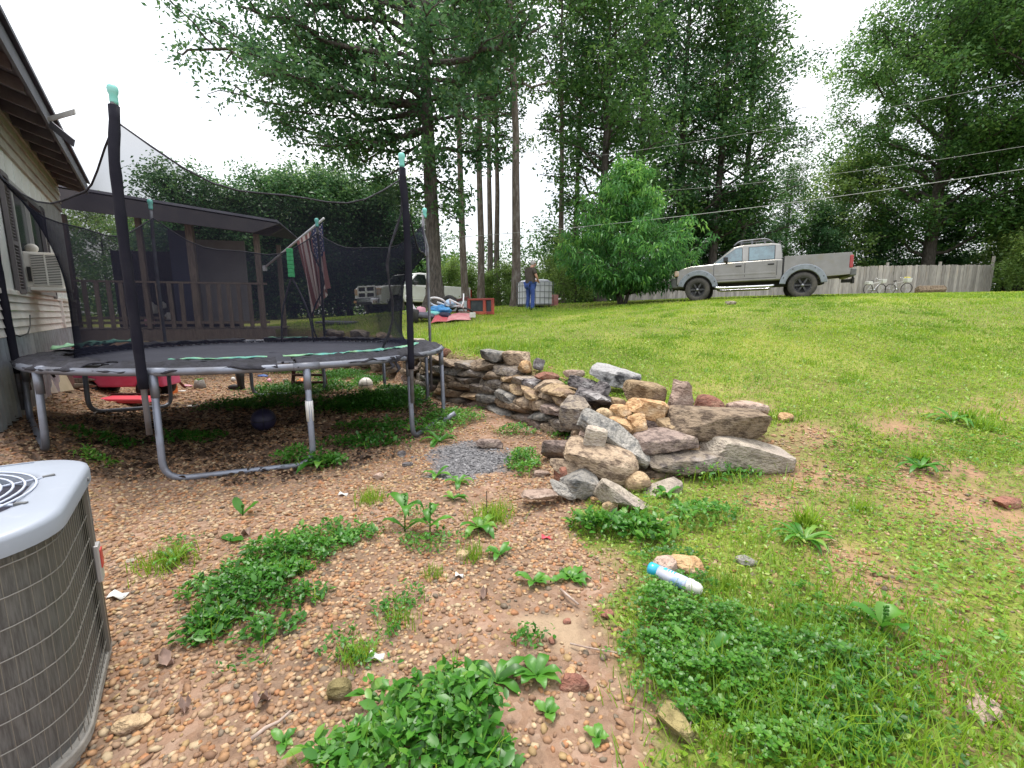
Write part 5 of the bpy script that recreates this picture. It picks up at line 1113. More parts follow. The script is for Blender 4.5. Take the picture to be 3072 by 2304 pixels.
def pickup(name, label, loc, rz, pitch=0., P=None):
    """x forward from the rear bumper, y left, z up; built at real size"""
    t = thing(name, label, 'pickup truck', loc, rot=(0, pitch, rz))
    bx = lambda x: x - P['cx']
    W, L, R_ = P['W'], P['L'], P['r']; hw = W / 2; xr, xf = P['xr'], P['xf']; zs, zb, zh, zr = P['sill'], P['belt'], P['hood'], P['roof']; xc, xd, xw = P['cab0'], P['cowl'], P['wtop']; bedz = P['bed']; pm = M[P['paint']]
    ar = R_ * 1.17
    # cab and hood body
    o = [(xc, zs), (xc, zb), (xc + .2, zb + .01), (xd - .15, zb - .005), (xd, zb - .02), (xd + (L - xd) * .55, zh + .045), (L - .32, zh), (L - .14, zh - .06), (L - .1, zh - .2), (L - .08, .56), (L - .3, .47)] + arc(xf, R_, ar, -2 + 18, 162) + [(xf - ar - .06, zs)]
    q = MB(); q.prism([(bx(a), b_) for a, b_ in o], -hw, hw); body = q.obj('body', pm, t, bevel=.055, seg=3)
    for p_ in body.data.polygons: pass
    # bed
    o = [(.06, zs + .08), (.03, bedz - .06), (.06, bedz), (xc - .03, bedz - .0), (xc - .03, zs)] + [(xr + ar + .05, zs)] + arc(xr, R_, ar, 16, 164) + [(xr - ar - .05, zs + .05)]
    for s_ in (-1, 1):
        q = MB(); q.prism([(bx(a), b_) for a, b_ in o], s_ * hw, s_ * (hw - .09)); q.obj('bed_side', pm, t, bevel=.03, seg=3)
    q = MB(); q.box((bx((xc) / 2), 0, zs + .28), (xc - .1, W - .2, .06)); q.box((bx(xc - .06), 0, (zs + bedz) / 2 + .1), (.05, W - .2, bedz - zs - .2)); q.obj('bed_floor', M['bumper'], t)
    MB().box((bx(.07), 0, (zs + .15 + bedz) / 2), (.07, W - .19, bedz - zs - .17)).obj('tailgate', pm, t, bevel=.02)
    q = MB(); q.box((bx((xr + xf) / 2), 0, zs - .06), (xf - xr + 1.2, W * .5, .16)); 
    for x in (xr, xf): q.lathe([(.06, -hw + .1), (.06, hw - .1)], (bx(x), 0, R_), 'y', 10); q.box((bx(x), 0, R_ + .3), (ar * 1.7, W - .3, .5))
    q.obj('chassis', M['black'], t)
    # greenhouse
    b0, t0 = hw - .03, hw - .20; g = MB(); zt = zr
    low = [(xc + .01, zb - .02), (xd - .02, zb - .03)]; top = [(xc + P['rake'], zr - .05), (xc + P['rake'] + .25, zr), (xw - .3, zr + .005), (xw, zr - .05)]
    prof = [low[0], top[0], top[1], top[2], top[3], low[1]]
    yy = lambda z: b0 + (t0 - b0) * max(0, (z - zb + .02)) / (zr - zb + .02)
    V = [(bx(a), s_ * yy(b_), b_) for s_ in (-1, 1) for a, b_ in prof]; n_ = len(prof)
    g.add(V, [tuple(range(n_)), tuple(range(2 * n_ - 1, n_ - 1, -1))] + [(i, n_ + i, n_ + (i + 1) % n_, (i + 1) % n_) for i in range(n_)])
    cab = g.obj('cab_roof', pm, t, bevel=.05, seg=3)
    # side windows, a little proud of the cab side
    for s_ in (-1, 1):
        for wi, poly in enumerate(P['wins']):
            for nm, gr_, m_, dp in (('window_seal', .028, 'black_gloss', .006), ('side_window', 0., P['glass'], .012)):
                c = np.mean(poly, axis=0); pp = [tuple(c + (np.array(p) - c) * (1 + gr_ * 2.4)) for p in poly]
                q = MB(); q.add([(bx(a), s_ * (yy(b_) + d_), b_) for d_ in (-.01, dp) for a, b_ in pp], [tuple(range(len(pp))), tuple(range(len(pp), 2 * len(pp)))] + [(i, (i + 1) % len(pp), len(pp) + (i + 1) % len(pp), len(pp) + i) for i in range(len(pp))]); 
                if nm == 'window_seal': par = q.obj(nm, M[m_], t)
                else: q.obj(nm, M[m_ if wi == 0 else P['glass2']], t)
    def slab(pa, pb, ya, yb, nm, m_, off):
        d = np.array([pb[0] - pa[0], pb[1] - pa[1]]); nn = np.array([-d[1], d[0]]); nn /= np.linalg.norm(nn); nn *= off
        q = MB(); q.add([(bx(pa[0] + nn[0]), -ya, pa[1] + nn[1]), (bx(pa[0] + nn[0]), ya, pa[1] + nn[1]), (bx(pb[0] + nn[0]), yb, pb[1] + nn[1]), (bx(pb[0] + nn[0]), -yb, pb[1] + nn[1])], [(0, 1, 2, 3)]); q.obj(nm, M[m_], t, solid=.01)
    lo, hi = np.array(low[1]), np.array(top[3]); slab(lo + (hi - lo) * .06, lo + (hi - lo) * .93, b0 - .09, t0 - .06, 'windscreen', P['glass'], -.008)
    lo, hi = np.array(low[0]), np.array(top[0]); slab(lo + (hi - lo) * .2, lo + (hi - lo) * .9, b0 - .14, t0 - .08, 'rear_window', 'dark_glass', .008)
    # doors: seams, handles, belt crease, mirrors
    for s_ in (-1, 1):
        q = MB()
        for x in P['seams']: q.box((bx(x), s_ * (hw + .001), (zs + zb) / 2 + .06), (.014, .008, zb - zs - .2))
        q.box((bx((P['seams'][0] + P['seams'][-1]) / 2), s_ * (hw + .001), zs + .10), (P['seams'][-1] - P['seams'][0], .008, .012)); q.box((bx(xc - .012), s_ * (hw - .04), (zs + bedz) / 2), (.03, .06, bedz - zs)); q.obj('door_seams', M['black_gloss'], t)
        q = MB(); q.box((bx((P['seams'][0] + P['seams'][-1]) / 2), s_ * (hw + .005), zs + .25), (P['seams'][-1] - P['seams'][0] - .06, .018, .06)); q.obj('side_moulding', pm, t, bevel=.006)
        for x in P['handles']: MB().box((bx(x), s_ * (hw + .014), zb - .13), (.17, .03, .045)).obj('door_handle', M['black_gloss'], t, bevel=.01)
        q = MB(); q.box((bx(xd - .42), s_ * (hw + .13), zb + .08), (.13, .2, .15)); q.box((bx(xd - .44), s_ * (hw + .02), zb + .02), (.08, .1, .06)); q.obj('wing_mirror', M['black_gloss'], t, bevel=.025)
    for x in (xr, xf):
        for s_ in (-1, 1): wheel(t, bx(x), s_ * (hw - .10), R_, P['tw'], P['rim'], P['spokes'], 'rim_hub')
    return t, bx
SP = dict(W=1.78, L=4.88, r=.385, xr=1.20, xf=4.13, sill=.56, belt=1.19, hood=1.10, roof=1.72, cab0=1.74, cowl=3.74, wtop=3.12, bed=1.26, rake=.07, paint='silver', glass='glass', glass2='glass', tw=.27, rim='rim_dark', spokes=6, cx=2.65,
          wins=[[(2.86, 1.22), (3.62, 1.20), (3.28, 1.46), (3.07, 1.60), (2.98, 1.63), (2.88, 1.62)], [(1.98, 1.22), (2.66, 1.22), (2.67, 1.62), (1.98, 1.63)]], seams=[1.9, 2.77, 3.66], handles=[2.06, 2.95])
pr, pf = at(2402, 893, 13.9), at(2096, 903, 15.2)
c_ = (pr + pf) / 2; dd = pf - pr
silver, bx = pickup('silver_pickup', 'dusty silver four door pickup with a roof rack parked by the wooden fence', (c_[0] + .78 * dd[1] / np.hypot(dd[0], dd[1]), c_[1] - .78 * dd[0] / np.hypot(dd[0], dd[1]), c_[2] - .02), math.atan2(dd[1], dd[0]), -math.atan2(dd[2], np.hypot(dd[0], dd[1])), SP)
hw = SP['W'] / 2
for s_ in (-1, 1):
    for x in (SP['xr'], SP['xf']):
        q = MB(); a0, a1 = (6, 174) if x < 3 else (12, 172)
        oi, oo = arc(x, .385, .455, a0, a1, 18), arc(x, .385, .62, a0, a1, 18)
        q.prism([(bx(a), b_) for a, b_ in oo + oi[::-1]], s_ * (hw - .02), s_ * (hw + .055)); q.obj('wheel_flare', M['flare'], silver, bevel=.02, seg=2)
        q = MB()
        for d in (25, 60, 120, 155): q.lathe([(0, s_ * (hw + .06)), (.016, s_ * (hw + .06)), (.016, s_ * (hw + .05))], (bx(x + .56 * math.cos(R(d))), 0, .385 + .56 * math.sin(R(d))), 'y', 8)
        q.obj('flare_bolts', M['black_gloss'], silver)
    MB().tube(fil([(bx(1.95), s_ * (hw + .06), .42), (bx(2.05), s_ * (hw + .10), .40), (bx(3.5), s_ * (hw + .10), .40), (bx(3.62), s_ * (hw + .04), .44)], .06), .042, 10).obj('side_step', M['chrome'], silver)
    MB().box((bx(.05), s_ * (hw - .04), 1.0), (.09, .13, .36)).obj('tail_light', M['red_lens'], silver, bevel=.02)
    MB().box((bx(4.79), s_ * (hw - .11), .93), (.16, .25, .19)).obj('headlight', M['clear_lens'], silver, bevel=.04)
    q = MB(); q.tube(fil([(bx(3.12), s_ * .60, 1.72), (bx(2.98), s_ * .60, 1.85), (bx(2.2), s_ * .60, 1.87), (bx(2.0), s_ * .60, 1.72)], .12), .026, 8); q.tube([(bx(3.0), s_ * .6, 1.79), (bx(2.1), s_ * .6, 1.80)], .018, 8)
    for x in (2.25, 2.6, 2.9): q.box((bx(x), s_ * .6, 1.79), (.05, .03, .14))
    q.obj('roof_rail', M['grey_tube'], silver)
q = MB()
for x in (2.2, 2.5, 2.85): q.tube([(bx(x), -.6, 1.84), (bx(x), .6, 1.84)], .016, 6)
q.obj('roof_rack_bars', M['grey_tube'], silver)
q = MB(); q.prism([(bx(4.62), -hw - .01), (bx(4.98), -hw + .12), (bx(5.04), -.4), (bx(5.04), .4), (bx(4.98), hw - .12), (bx(4.62), hw + .01), (bx(4.55), hw - .1), (bx(4.55), -hw + .1)], .46, .80, 'z'); q.obj('front_bumper', M['bumper'], silver, bevel=.05, seg=3)
q = MB(); q.box((bx(4.86), 0, .94), (.06, 1.05, .2)); q.obj('grille', M['black_gloss'], silver, bevel=.02)
q = MB(); q.box((bx(-.02), 0, .70), (.16, 1.7, .2)); q.obj('rear_bumper', M['bumper'], silver, bevel=.03)
q = MB(); q.box((bx(-.03), 0, .50), (.3, .1, .1)); q.box((bx(-.16), 0, .5), (.05, .26, .16)); q.lathe([(0, 0), (.03, .01), (.03, .05), (0, .07)], (bx(-.16), 0, .58), 'z', 10); q.obj('tow_hitch', M['black'], silver)
q = MB(); q.tube([(bx(1.82), -.6, 1.22), (bx(1.84), -.6, 1.78)], .02, 6); q.tube([(bx(1.82), .6, 1.22), (bx(1.84), .6, 1.78)], .02, 6); q.tube([(bx(1.84), -.6, 1.74), (bx(1.84), .6, 1.74)], .02, 6); q.obj('headache_rack', M['black'], silver)

WP = dict(W=1.96, L=5.72, r=.40, xr=1.32, xf=4.78, sill=.58, belt=1.34, hood=1.24, roof=1.93, cab0=1.98, cowl=4.2, wtop=3.55, bed=1.38, rake=.06, paint='white_paint', glass='dark_glass', glass2='dark_glass', tw=.28, rim='rim_hub', spokes=5, cx=2.9,
          wins=[[(3.0, 1.38), (4.06, 1.37), (3.72, 1.64), (3.45, 1.83), (3.05, 1.83)], [(2.14, 1.38), (2.86, 1.38), (2.88, 1.83), (2.2, 1.81)]], seams=[2.08, 2.94, 4.15], handles=[2.24, 3.1])
wl = at(1250, 948, 22.2); wz = h1(wl[0], wl[1])
white, bx = pickup('white_pickup', 'white pickup with a wide dark grille parked half behind the big tree', (wl[0], wl[1], wz), R(-128), 0, WP)
hw = WP['W'] / 2; Lw = WP['L']
q = MB(); q.box((bx(Lw - .1), 0, .98), (.10, 1.16, .46)); q.obj('grille', M['black_gloss'], white, bevel=.03)
q = MB()
for (y0, z0_, w_, h_) in ((0, .98, .12, .5), (0, .98, 1.2, .09), (-.6, .98, .06, .5), (.6, .98, .06, .5), (0, 1.22, 1.26, .06), (0, .75, 1.2, .05)): q.box((bx(Lw - .045), y0, z0_), (.05, w_, h_))
q.obj('grille_surround', M['white_paint'], white, bevel=.012)
q = MB(); q.prism([(bx(Lw - .45), -hw - .02), (bx(Lw - .02), -hw + .1), (bx(Lw + .1), -.5), (bx(Lw + .1), .5), (bx(Lw - .02), hw - .1), (bx(Lw - .45), hw + .02), (bx(Lw - .5), hw - .1), (bx(Lw - .5), -hw + .1)], .44, .72, 'z'); q.obj('front_bumper', M['chrome'], white, bevel=.05, seg=3)
q = MB(); q.box((bx(Lw + .06), 0, .5), (.1, 1.1, .12)); q.obj('bumper_intake', M['black'], white, bevel=.02)
for s_ in (-1, 1):
    MB().box((bx(Lw - .17), s_ * (hw - .17), .99), (.2, .32, .3)).obj('headlight', M['clear_lens'], white, bevel=.05)
    MB().box((bx(Lw - .02), s_ * .72, .56), (.2, .2, .12)).obj('fog_light', M['clear_lens'], white, bevel=.02)
    MB().box((bx(.06), s_ * (hw - .05), 1.08), (.1, .13, .42)).obj('tail_light', M['red_lens'], white, bevel=.02)
MB().box((bx(-.03), 0, .66), (.18, 1.8, .2)).obj('rear_bumper', M['chrome'], white, bevel=.03)

# ================================================================ PERSON
def skin_obj(name, pts, edges, rad, m, parent, sub=2, root=0):
    me = bpy.data.meshes.new(name); me.from_pydata([tuple(p) for p in pts], edges, []); o = link(name, me, parent); me.materials.append(m)
    sk = o.modifiers.new('skin', 'SKIN'); sk.use_smooth_shade = True
    for i, v in enumerate(me.skin_vertices[0].data): v.radius = rad[i] if hasattr(rad[i], '__len__') else (rad[i], rad[i]); v.use_root = (i == root)
    s_ = o.modifiers.new('sub', 'SUBSURF'); s_.levels = sub; s_.render_levels = sub; return o
pp = ong(1595, 931); pp = at(1590, 931, 16.2); pz = h1(pp[0], pp[1])
man = thing('person', 'man in a brown tee shirt and blue jeans standing with bowed head', 'person', (pp[0], pp[1], pz), R(-52))
# local: faces +y, x to his right
J = {'pel': (0, 0, .93), 'wa': (0, -.005, 1.08), 'ch': (0, .01, 1.30), 'nk0': (0, .03, 1.46), 'nk': (0, .075, 1.51), 'hd0': (0, .115, 1.565), 'hd1': (0, .155, 1.63),
     'hipR': (.10, 0, .90), 'knR': (.12, .03, .50), 'anR': (.125, -.01, .09), 'toR': (.15, .17, .035), 'hipL': (-.10, 0, .90), 'knL': (-.12, .02, .50), 'anL': (-.13, -.02, .09), 'toL': (-.16, .15, .035),
     'shR': (.19, .01, 1.41), 'elR': (.285, .06, 1.15), 'wrR': (.17, .24, 1.00), 'haR': (.11, .29, 1.0), 'shL': (-.19, .01, 1.41), 'elL': (-.26, .05, 1.15), 'wrL': (-.16, .26, 1.04), 'haL': (-.11, .30, 1.06)}
names = list(J); ix = {k: i for i, k in enumerate(names)}; pts = [J[k] for k in names]
rad = {'pel': (.15, .11), 'wa': (.145, .105), 'ch': (.165, .115), 'nk0': (.075, .07), 'nk': (.058, .06), 'hd0': (.075, .085), 'hd1': (.078, .095), 'hipR': (.095, .1), 'knR': (.058, .06), 'anR': (.04, .045), 'toR': (.04, .03), 'shR': (.06, .06), 'elR': (.042, .042), 'wrR': (.028, .03), 'haR': (.04, .02)}
for k in list(rad):
    if k.endswith('R'): rad[k[:-1] + 'L'] = rad[k]
E = [('pel', 'wa'), ('wa', 'ch'), ('ch', 'nk0'), ('nk0', 'nk'), ('nk', 'hd0'), ('hd0', 'hd1')]
for s_ in 'RL': E += [('pel', 'hip' + s_), ('hip' + s_, 'kn' + s_), ('kn' + s_, 'an' + s_), ('an' + s_, 'to' + s_), ('ch', 'sh' + s_), ('sh' + s_, 'el' + s_), ('el' + s_, 'wr' + s_), ('wr' + s_, 'ha' + s_)]
edges = [(ix[a], ix[b_]) for a, b_ in E]; radl = [rad[k] for k in names]
for s_, sx in (('R', 1), ('L', -1)):                # five curled fingers and a side thumb
    h_ = np.array(J['ha' + s_])
    for f in range(4):
        b_ = len(pts); z_ = .028 - f * .018; ln = [.07, .08, .075, .06][f]
        pts += [tuple(h_ + np.array([-sx * .02, .035, z_])), tuple(h_ + np.array([-sx * .035, .035 + ln * .5, z_ - .004])), tuple(h_ + np.array([-sx * .055, .03 + ln * .75, z_ - .012]))]
        radl += [.010, .009, .008]; edges += [(ix['ha' + s_], b_), (b_, b_ + 1), (b_ + 1, b_ + 2)]
    b_ = len(pts); pts += [tuple(h_ + np.array([-sx * .01, -.005, .045])), tuple(h_ + np.array([-sx * .03, .03, .07]))]; radl += [.011, .009]; edges += [(ix['wr' + s_], b_), (b_, b_ + 1)]
skin_obj('body', pts, edges, radl, M['skin'], man)
hd = Vector(J['hd1']); hd0 = Vector(J['hd0'])
q = MB(); rt = rotm(rx=-.55); q.ball(hd + Vector((0, -.01, -.005)), (.085, .105, .115), 16, 12, rt); q.obj('head', M['skin'], man)
q = MB(); q.ball(hd + Vector((0, .10, -.03)), (.016, .022, .025), 8, 6)
for s_ in (-1, 1): q.ball(hd + Vector((s_ * .086, -.005, -.02)), (.012, .024, .034), 8, 6)
q.obj('nose_and_ears', M['skin'], man)
q = MB()
for s_ in (-1, 1): q.ball(hd + Vector((s_ * .032, .092, .0)), (.013, .01, .009), 8, 6)
q.ball(hd + Vector((0, .082, -.07)), (.028, .012, .007), 8, 6); q.obj('eyes_and_mouth', M['black_gloss'], man)
q = MB(); q.ball(hd + Vector((0, -.022, .012)), (.089, .104, .108), 18, 12, rt)
hairo = q.obj('hair', M['hair'], man)
q = MB(); q.tube([(hd.x + .091 * math.cos(a), hd.y - .005 + .10 * math.sin(a), hd.z + .012 + .02 * math.sin(a)) for a in np.linspace(-.5, PI + .5, 16)], .009, 6); q.obj('glasses_band', M['black_gloss'], man)
def sub_skin(nm, keys, E_, grow, m_, over=None):
    kk = {k: i for i, k in enumerate(keys)}; P_ = []; r_ = []
    for k in keys:
        p = np.array((over or {}).get(k, J.get(k))); P_.append(p); b_ = rad.get(k, (.05, .05)); r_.append((b_[0] + grow, b_[1] + grow))
    return skin_obj(nm, P_, [(kk[a], kk[b_]) for a, b_ in E_], r_, m_, man)
rad['hem'] = (.205, .15); rad['wa'] = (.175, .13); rad['top'] = (.10, .085); J['top'] = (0, .02, 1.42); rad['ch'] = (.18, .135); rad['slR'] = rad['slL'] = (.055, .055); J['hem'] = (0, 0, .76); J['slR'] = (.245, .035, 1.25); J['slL'] = (-.235, .03, 1.25)
sub_skin('shirt', ['ch', 'hem', 'wa', 'top', 'nk0', 'shR', 'slR', 'shL', 'slL'], [('hem', 'wa'), ('wa', 'ch'), ('ch', 'top'), ('top', 'nk0'), ('top', 'shR'), ('shR', 'slR'), ('top', 'shL'), ('shL', 'slL')], .026, M['shirt'], {'nk0': (0, .03, 1.46)})
rad['cuR'] = rad['cuL'] = (.062, .066); J['cuR'] = (.125, -.005, .05); J['cuL'] = (-.13, -.015, .05)
sub_skin('jeans', ['pel', 'hipR', 'knR', 'cuR', 'hipL', 'knL', 'cuL'], [('pel', 'hipR'), ('hipR', 'knR'), ('knR', 'cuR'), ('pel', 'hipL'), ('hipL', 'knL'), ('knL', 'cuL')], .016, M['jeans'])
for s_ in 'RL':
    a, b_ = Vector(J['an' + s_]), Vector(J['to' + s_]); q = MB(); q.ball((a + b_) / 2 + Vector((0, 0, -.012)), (.052, .15, .052), 12, 8, rotm(rz=math.atan2(b_.y - a.y, b_.x - a.x) - PI / 2)); q.obj('shoe', M['black'], man)

# ================================================================ TOTE, FENCE, BICYCLES
tp = at(1604, 922, 18.6); tzz = h1(tp[0], tp[1])
tote = thing('liquid_tote', 'white plastic liquid tote in a wire cage behind the man', 'tote', (tp[0], tp[1], tzz - .12), R(28))
q = MB(); q.box((0, 0, .66), (.98, 1.1, .92)); q.prism([(-.49, 1.115), (.49, 1.115), (.3, 1.2), (-.3, 1.2)], -.5, .5); q.obj('tank', M['tote'], tote, bevel=.04)
MB().lathe([(.0, 1.2), (.12, 1.2), (.12, 1.26), (0, 1.27)], n=18).obj('lid', M['tote'], tote)
q = MB()
for z_ in (.24, .48, .72, .96, 1.1): q.tube([(sx * .52, sy * .58, z_) for sx, sy in ((1, 1), (-1, 1), (-1, -1), (1, -1))], .011, 6, closed=True)
for k in range(6):
    f = -1 + 2 * k / 5
    for s_ in (-1, 1): q.tube([(f * .52, s_ * .58, .14), (f * .52, s_ * .58, 1.1)], .010, 6); q.tube([(s_ * .52, f * .58, .14), (s_ * .52, f * .58, 1.1)], .010, 6)
q.obj('cage', M['cage'], tote)
q = MB()
for x in (-.42, 0, .42):
    q.box((x, 0, .16), (.14, 1.16, .03))
    for y in (-.5, 0, .5): q.box((x, y, .07), (.13, .14, .14))
q.obj('pallet', M['black'], tote)
tp = at(1657, 922, 19.5); MB().box((0, 0, .2), (.46, .4, .5)).obj('crate_box', M['pink_sheet'], bevel=.01)
o = bpy.data.objects['crate_box']; o.location = (tp[0], tp[1], h1(tp[0], tp[1])); tag(o, 'low pale pink box beside the white liquid tote', 'box')
tag(MB().tube([at(1648, 904, 20), at(1682, 896, 20.3)], .04, 8).obj('white_pipe', M['white_plastic']), 'white pipe lying in the bushes right of the tote', 'pipe')

f0, f1 = at(1872, 905, 25.8), at(2972, 876, 25.8)
fence = thing('picket_fence', 'long weathered grey picket fence with dog eared boards behind the silver pickup', 'fence', (f1[0], f1[1], 0))
fx0, fx1 = f0[0], f1[0]; q = MB(); x = fx0; i = 0
while x < fx1 - .1:
    wd = random.uniform(.135, .15); y = f1[1] + .0; zb_ = h1(x, y) - .08; hgt = 1.62 + random.uniform(-.025, .025); q.cur = random.random(); ln = random.uniform(-.02, .02)
    pl_ = [(x - f1[0], zb_), (x + wd - f1[0], zb_), (x + wd + ln - f1[0], zb_ + hgt - .05), (x + wd - .035 + ln - f1[0], zb_ + hgt), (x + .035 + ln - f1[0], zb_ + hgt), (x + ln - f1[0], zb_ + hgt - .05)]
    q.prism(pl_, random.uniform(-.012, 0), .02); x += wd + random.uniform(.004, .012)
q.obj('pickets', M['fence_wood'], fence)
q = MB()
for hgt in (.3, 1.25):
    xs = np.linspace(fx0, fx1, 12)
    for a, b_ in zip(xs[:-1], xs[1:]):
        za, zc = h1(a, f1[1]) + hgt, h1(b_, f1[1]) + hgt; q.prism([(a - f1[0], za - .05), (b_ - f1[0], zc - .05), (b_ - f1[0], zc + .04), (a - f1[0], za + .04)], .021, .06)
q.obj('rail', M['fence_wood'], fence)
for k in range(8):
    x = fx0 + (fx1 - fx0) * k / 7; z_ = h1(x, f1[1]); o = MB().box((x - f1[0] - .02, .11, z_ + .85 + (.15 if k == 7 else 0)), (.1, .1, 1.75 + (.3 if k == 7 else 0))).obj('post', M['fence_wood'], fence)
def bicycle(name, lb, loc, rz, sc=.82):
    t = thing(name, lb, 'bicycle', loc, rz); t.scale = (sc,) * 3
    for nm, x in (('rear_wheel', -.5), ('front_wheel', .5)):
        q = MB(); q.tube([(x + .33 * math.cos(a), 0, .34 + .33 * math.sin(a)) for a in np.linspace(0, 2 * PI, 36)[:-1]], .022, 8, closed=True); wo_ = q.obj(nm, M['black'], t)
        q = MB()
        for k in range(12): a = k * PI / 6; q.tube([(x, 0, .34), (x + .33 * math.cos(a), 0, .34 + .33 * math.sin(a))], .0035, 4)
        q.obj('spokes', M['chrome'], wo_)
    q = MB()
    for a, b_ in (((-.5, 0, .34), (-.08, 0, .30)), ((-.5, 0, .34), (-.2, 0, .74)), ((-.08, 0, .30), (-.22, 0, .82)), ((-.08, 0, .30), (.34, 0, .72)), ((-.19, 0, .70), (.33, 0, .80)), ((.32, 0, .84), (.5, 0, .34)), ((.32, 0, .84), (.28, 0, 1.0))): q.tube([a, b_], .018, 8)
    q.obj('frame', M['bike_white'], t)
    MB().tube(fil([(.16, -.28, 1.02), (.3, -.2, 1.03), (.3, .2, 1.03), (.16, .28, 1.02)], .08), .013, 8).obj('handlebar', M['chrome'], t)
    q = MB(); q.ball((-.25, 0, .86), (.13, .07, .04), 12, 8); q.obj('saddle', M['black'], t)
    q = MB(); q.lathe([(0, -.09), (.055, -.09), (.055, .09), (0, .09)], (-.08, 0, .3), 'y', 12); q.box((-.08, .1, .2), (.03, .02, .2)); q.box((-.08, -.1, .4), (.03, .02, .2)); q.obj('crank', M['chrome'], t)
    return t
bp = at(2622, 884, 24.9); b1 = bicycle('bicycle', 'white bicycle leaning on the fence behind the pickup, seen side on with a white basket', (bp[0], bp[1], h1(bp[0], bp[1]) - .02), R(8))
q = MB(); q.box((.5, 0, .86), (.28, .34, .24), taper=1.15); q.obj('basket', M['basket'], b1, bevel=.02); q = MB(); q.box((-.5, 0, .74), (.32, .3, .2)); q.obj('rear_basket', M['basket'], b1, bevel=.02)
bp = at(2692, 884, 24.9); b2 = bicycle('bicycle', 'white bicycle turned towards the yard with yellow flowers in its basket', (bp[0], bp[1], h1(bp[0], bp[1]) - .02), R(-75))
q = MB(); q.box((.5, 0, .86), (.28, .38, .26), taper=1.15); q.obj('basket', M['basket'], b2, bevel=.02); q = MB()
for k in range(7): q.ball((.5 + random.uniform(-.12, .12), random.uniform(-.16, .16), 1.03), (.05, .05, .04), 6, 5)
q.obj('flowers', M['yellow'], b2)
sp_ = at(2790, 882, 24.6); V, Fs = rock_arr((1.45, .4, .5), 900, p=12, rough=.02, cuts=3, sub=4)
o = link('stone_trough', npmesh(V, Fs, RK['brown'], np.full(len(Fs), .3), True)); o.location = (sp_[0], sp_[1], h1(sp_[0], sp_[1]) + .17); tag(o, 'brown stone slab leaning on the fence right of the bicycles', 'stone slab')
p = ong(2200, 905); p = at(2195, 903, 12.0); o = stone('rock', RK['pale'], (.3, .2, .1), (p[0], p[1], h1(p[0], p[1]) + .04), (0, 0, .2), 880, p=8); tag(o, 'pale flat block on the grass under the silver pickup', 'rock')

# ================================================================ JUNK PILE BY THE TREE
def place(px, py, Y): p = at(px, py, Y); return p, h1(p[0], p[1])
# red window frame panel standing on edge, turned away
A_, B_ = at(1404, 932, 14.4), at(1482, 925, 13.9)
zz = h1(*((A_ + B_) / 2)[:2]); tl = thing('red_window_panel', 'rusty red metal panel with two window openings standing on edge', 'metal panel', (*A_[:2], h1(*A_[:2]) - .02), math.atan2(B_[1] - A_[1], B_[0] - A_[0]))
Lx = float(np.hypot(*(B_ - A_)[:2])); q = MB(); H_ = .50
for (x0, x1, z0_, z1_) in ((0, Lx, 0, .10), (0, Lx, H_ - .06, H_), (0, .09, .10, H_ - .06), (Lx * .6, Lx * .7, .10, H_ - .06), (Lx - .09, Lx, .10, H_ - .06)): q.box(((x0 + x1) / 2, 0, (z0_ + z1_) / 2), (x1 - x0, .06, z1_ - z0_))
q.obj('frame', M['red_metal'], tl, bevel=.012); q = MB(); q.box((Lx * .34, .02, .27), (Lx * .52, .012, .34)); q.box((Lx * .8, .02, .27), (Lx * .2, .012, .34)); q.obj('window_pane', M['house_glass'], tl)
A_, B_ = at(1350, 928, 15.0), at(1406, 923, 14.45); tl2 = thing('dark_side_frame', 'dark red framed panel with pale windows leaning beside the rusty red panel', 'metal panel', (*A_[:2], h1(*A_[:2]) - .02), math.atan2(B_[1] - A_[1], B_[0] - A_[0]))
Lx = float(np.hypot(*(B_ - A_)[:2])); q = MB()
q.add([(0, -.02, .28), (Lx, -.02, .42), (Lx, -.02, .50), (0, -.02, .36), (0, .02, .28), (Lx, .02, .42), (Lx, .02, .50), (0, .02, .36)], [(0, 1, 2, 3), (7, 6, 5, 4), (0, 4, 5, 1), (3, 2, 6, 7), (0, 3, 7, 4), (1, 5, 6, 2)])
for x in (.03, Lx * .42, Lx - .04): q.box((x, 0, .18), (.05, .04, .36))
q.box((Lx / 2, 0, .02), (Lx, .04, .05)); q.obj('frame', mat('dark_maroon', (.10, .03, .03), .6), tl2, bevel=.005)
q = MB(); q.box((Lx * .22, .01, .17), (Lx * .36, .012, .28)); q.box((Lx * .7, .01, .2), (Lx * .5, .012, .32)); q.obj('window_pane', mat('dusty_pane', (.45, .5, .52), .15), tl2)
# red sheets lying flat
for i, (pA, pB, pC, pD, Y0, Y1, m_, lb) in enumerate([((1292, 965), (1344, 957), (1352, 946), (1306, 945), 12.2, 13.2, 'red_sheet', 'bright red flat metal sheet lying at the front of the junk heap'),
      ((1340, 957), (1412, 951), (1418, 941), (1348, 946), 12.25, 13.2, 'pink_sheet', 'faded pink ribbed metal sheet lying at the right of the junk heap')]):
    a, b_, c, d = at(*pA, Y0), at(*pB, Y0 + .2), at(*pC, Y1 + .2), at(*pD, Y1); off = .14
    q = MB(); NN = 14; P = []
    for u in range(NN + 1):
        row = []
        for v in range(25):
            s_, t_ = u / NN, v / 24; p = (a * (1 - s_) + b_ * s_) * (1 - t_) + (d * (1 - s_) + c * s_) * t_; p[2] = h1(p[0], p[1]) + .05 + .09 * t_ + .012 * math.sin(v * 1.57) + .02 * math.sin(s_ * 5)
            row.append(p)
        P.append(row)
    q.grid(P); tag(q.obj('metal_sheet', M[m_], solid=.012, fixn=False), lb, 'metal sheet', 'red sheets in the junk heap')
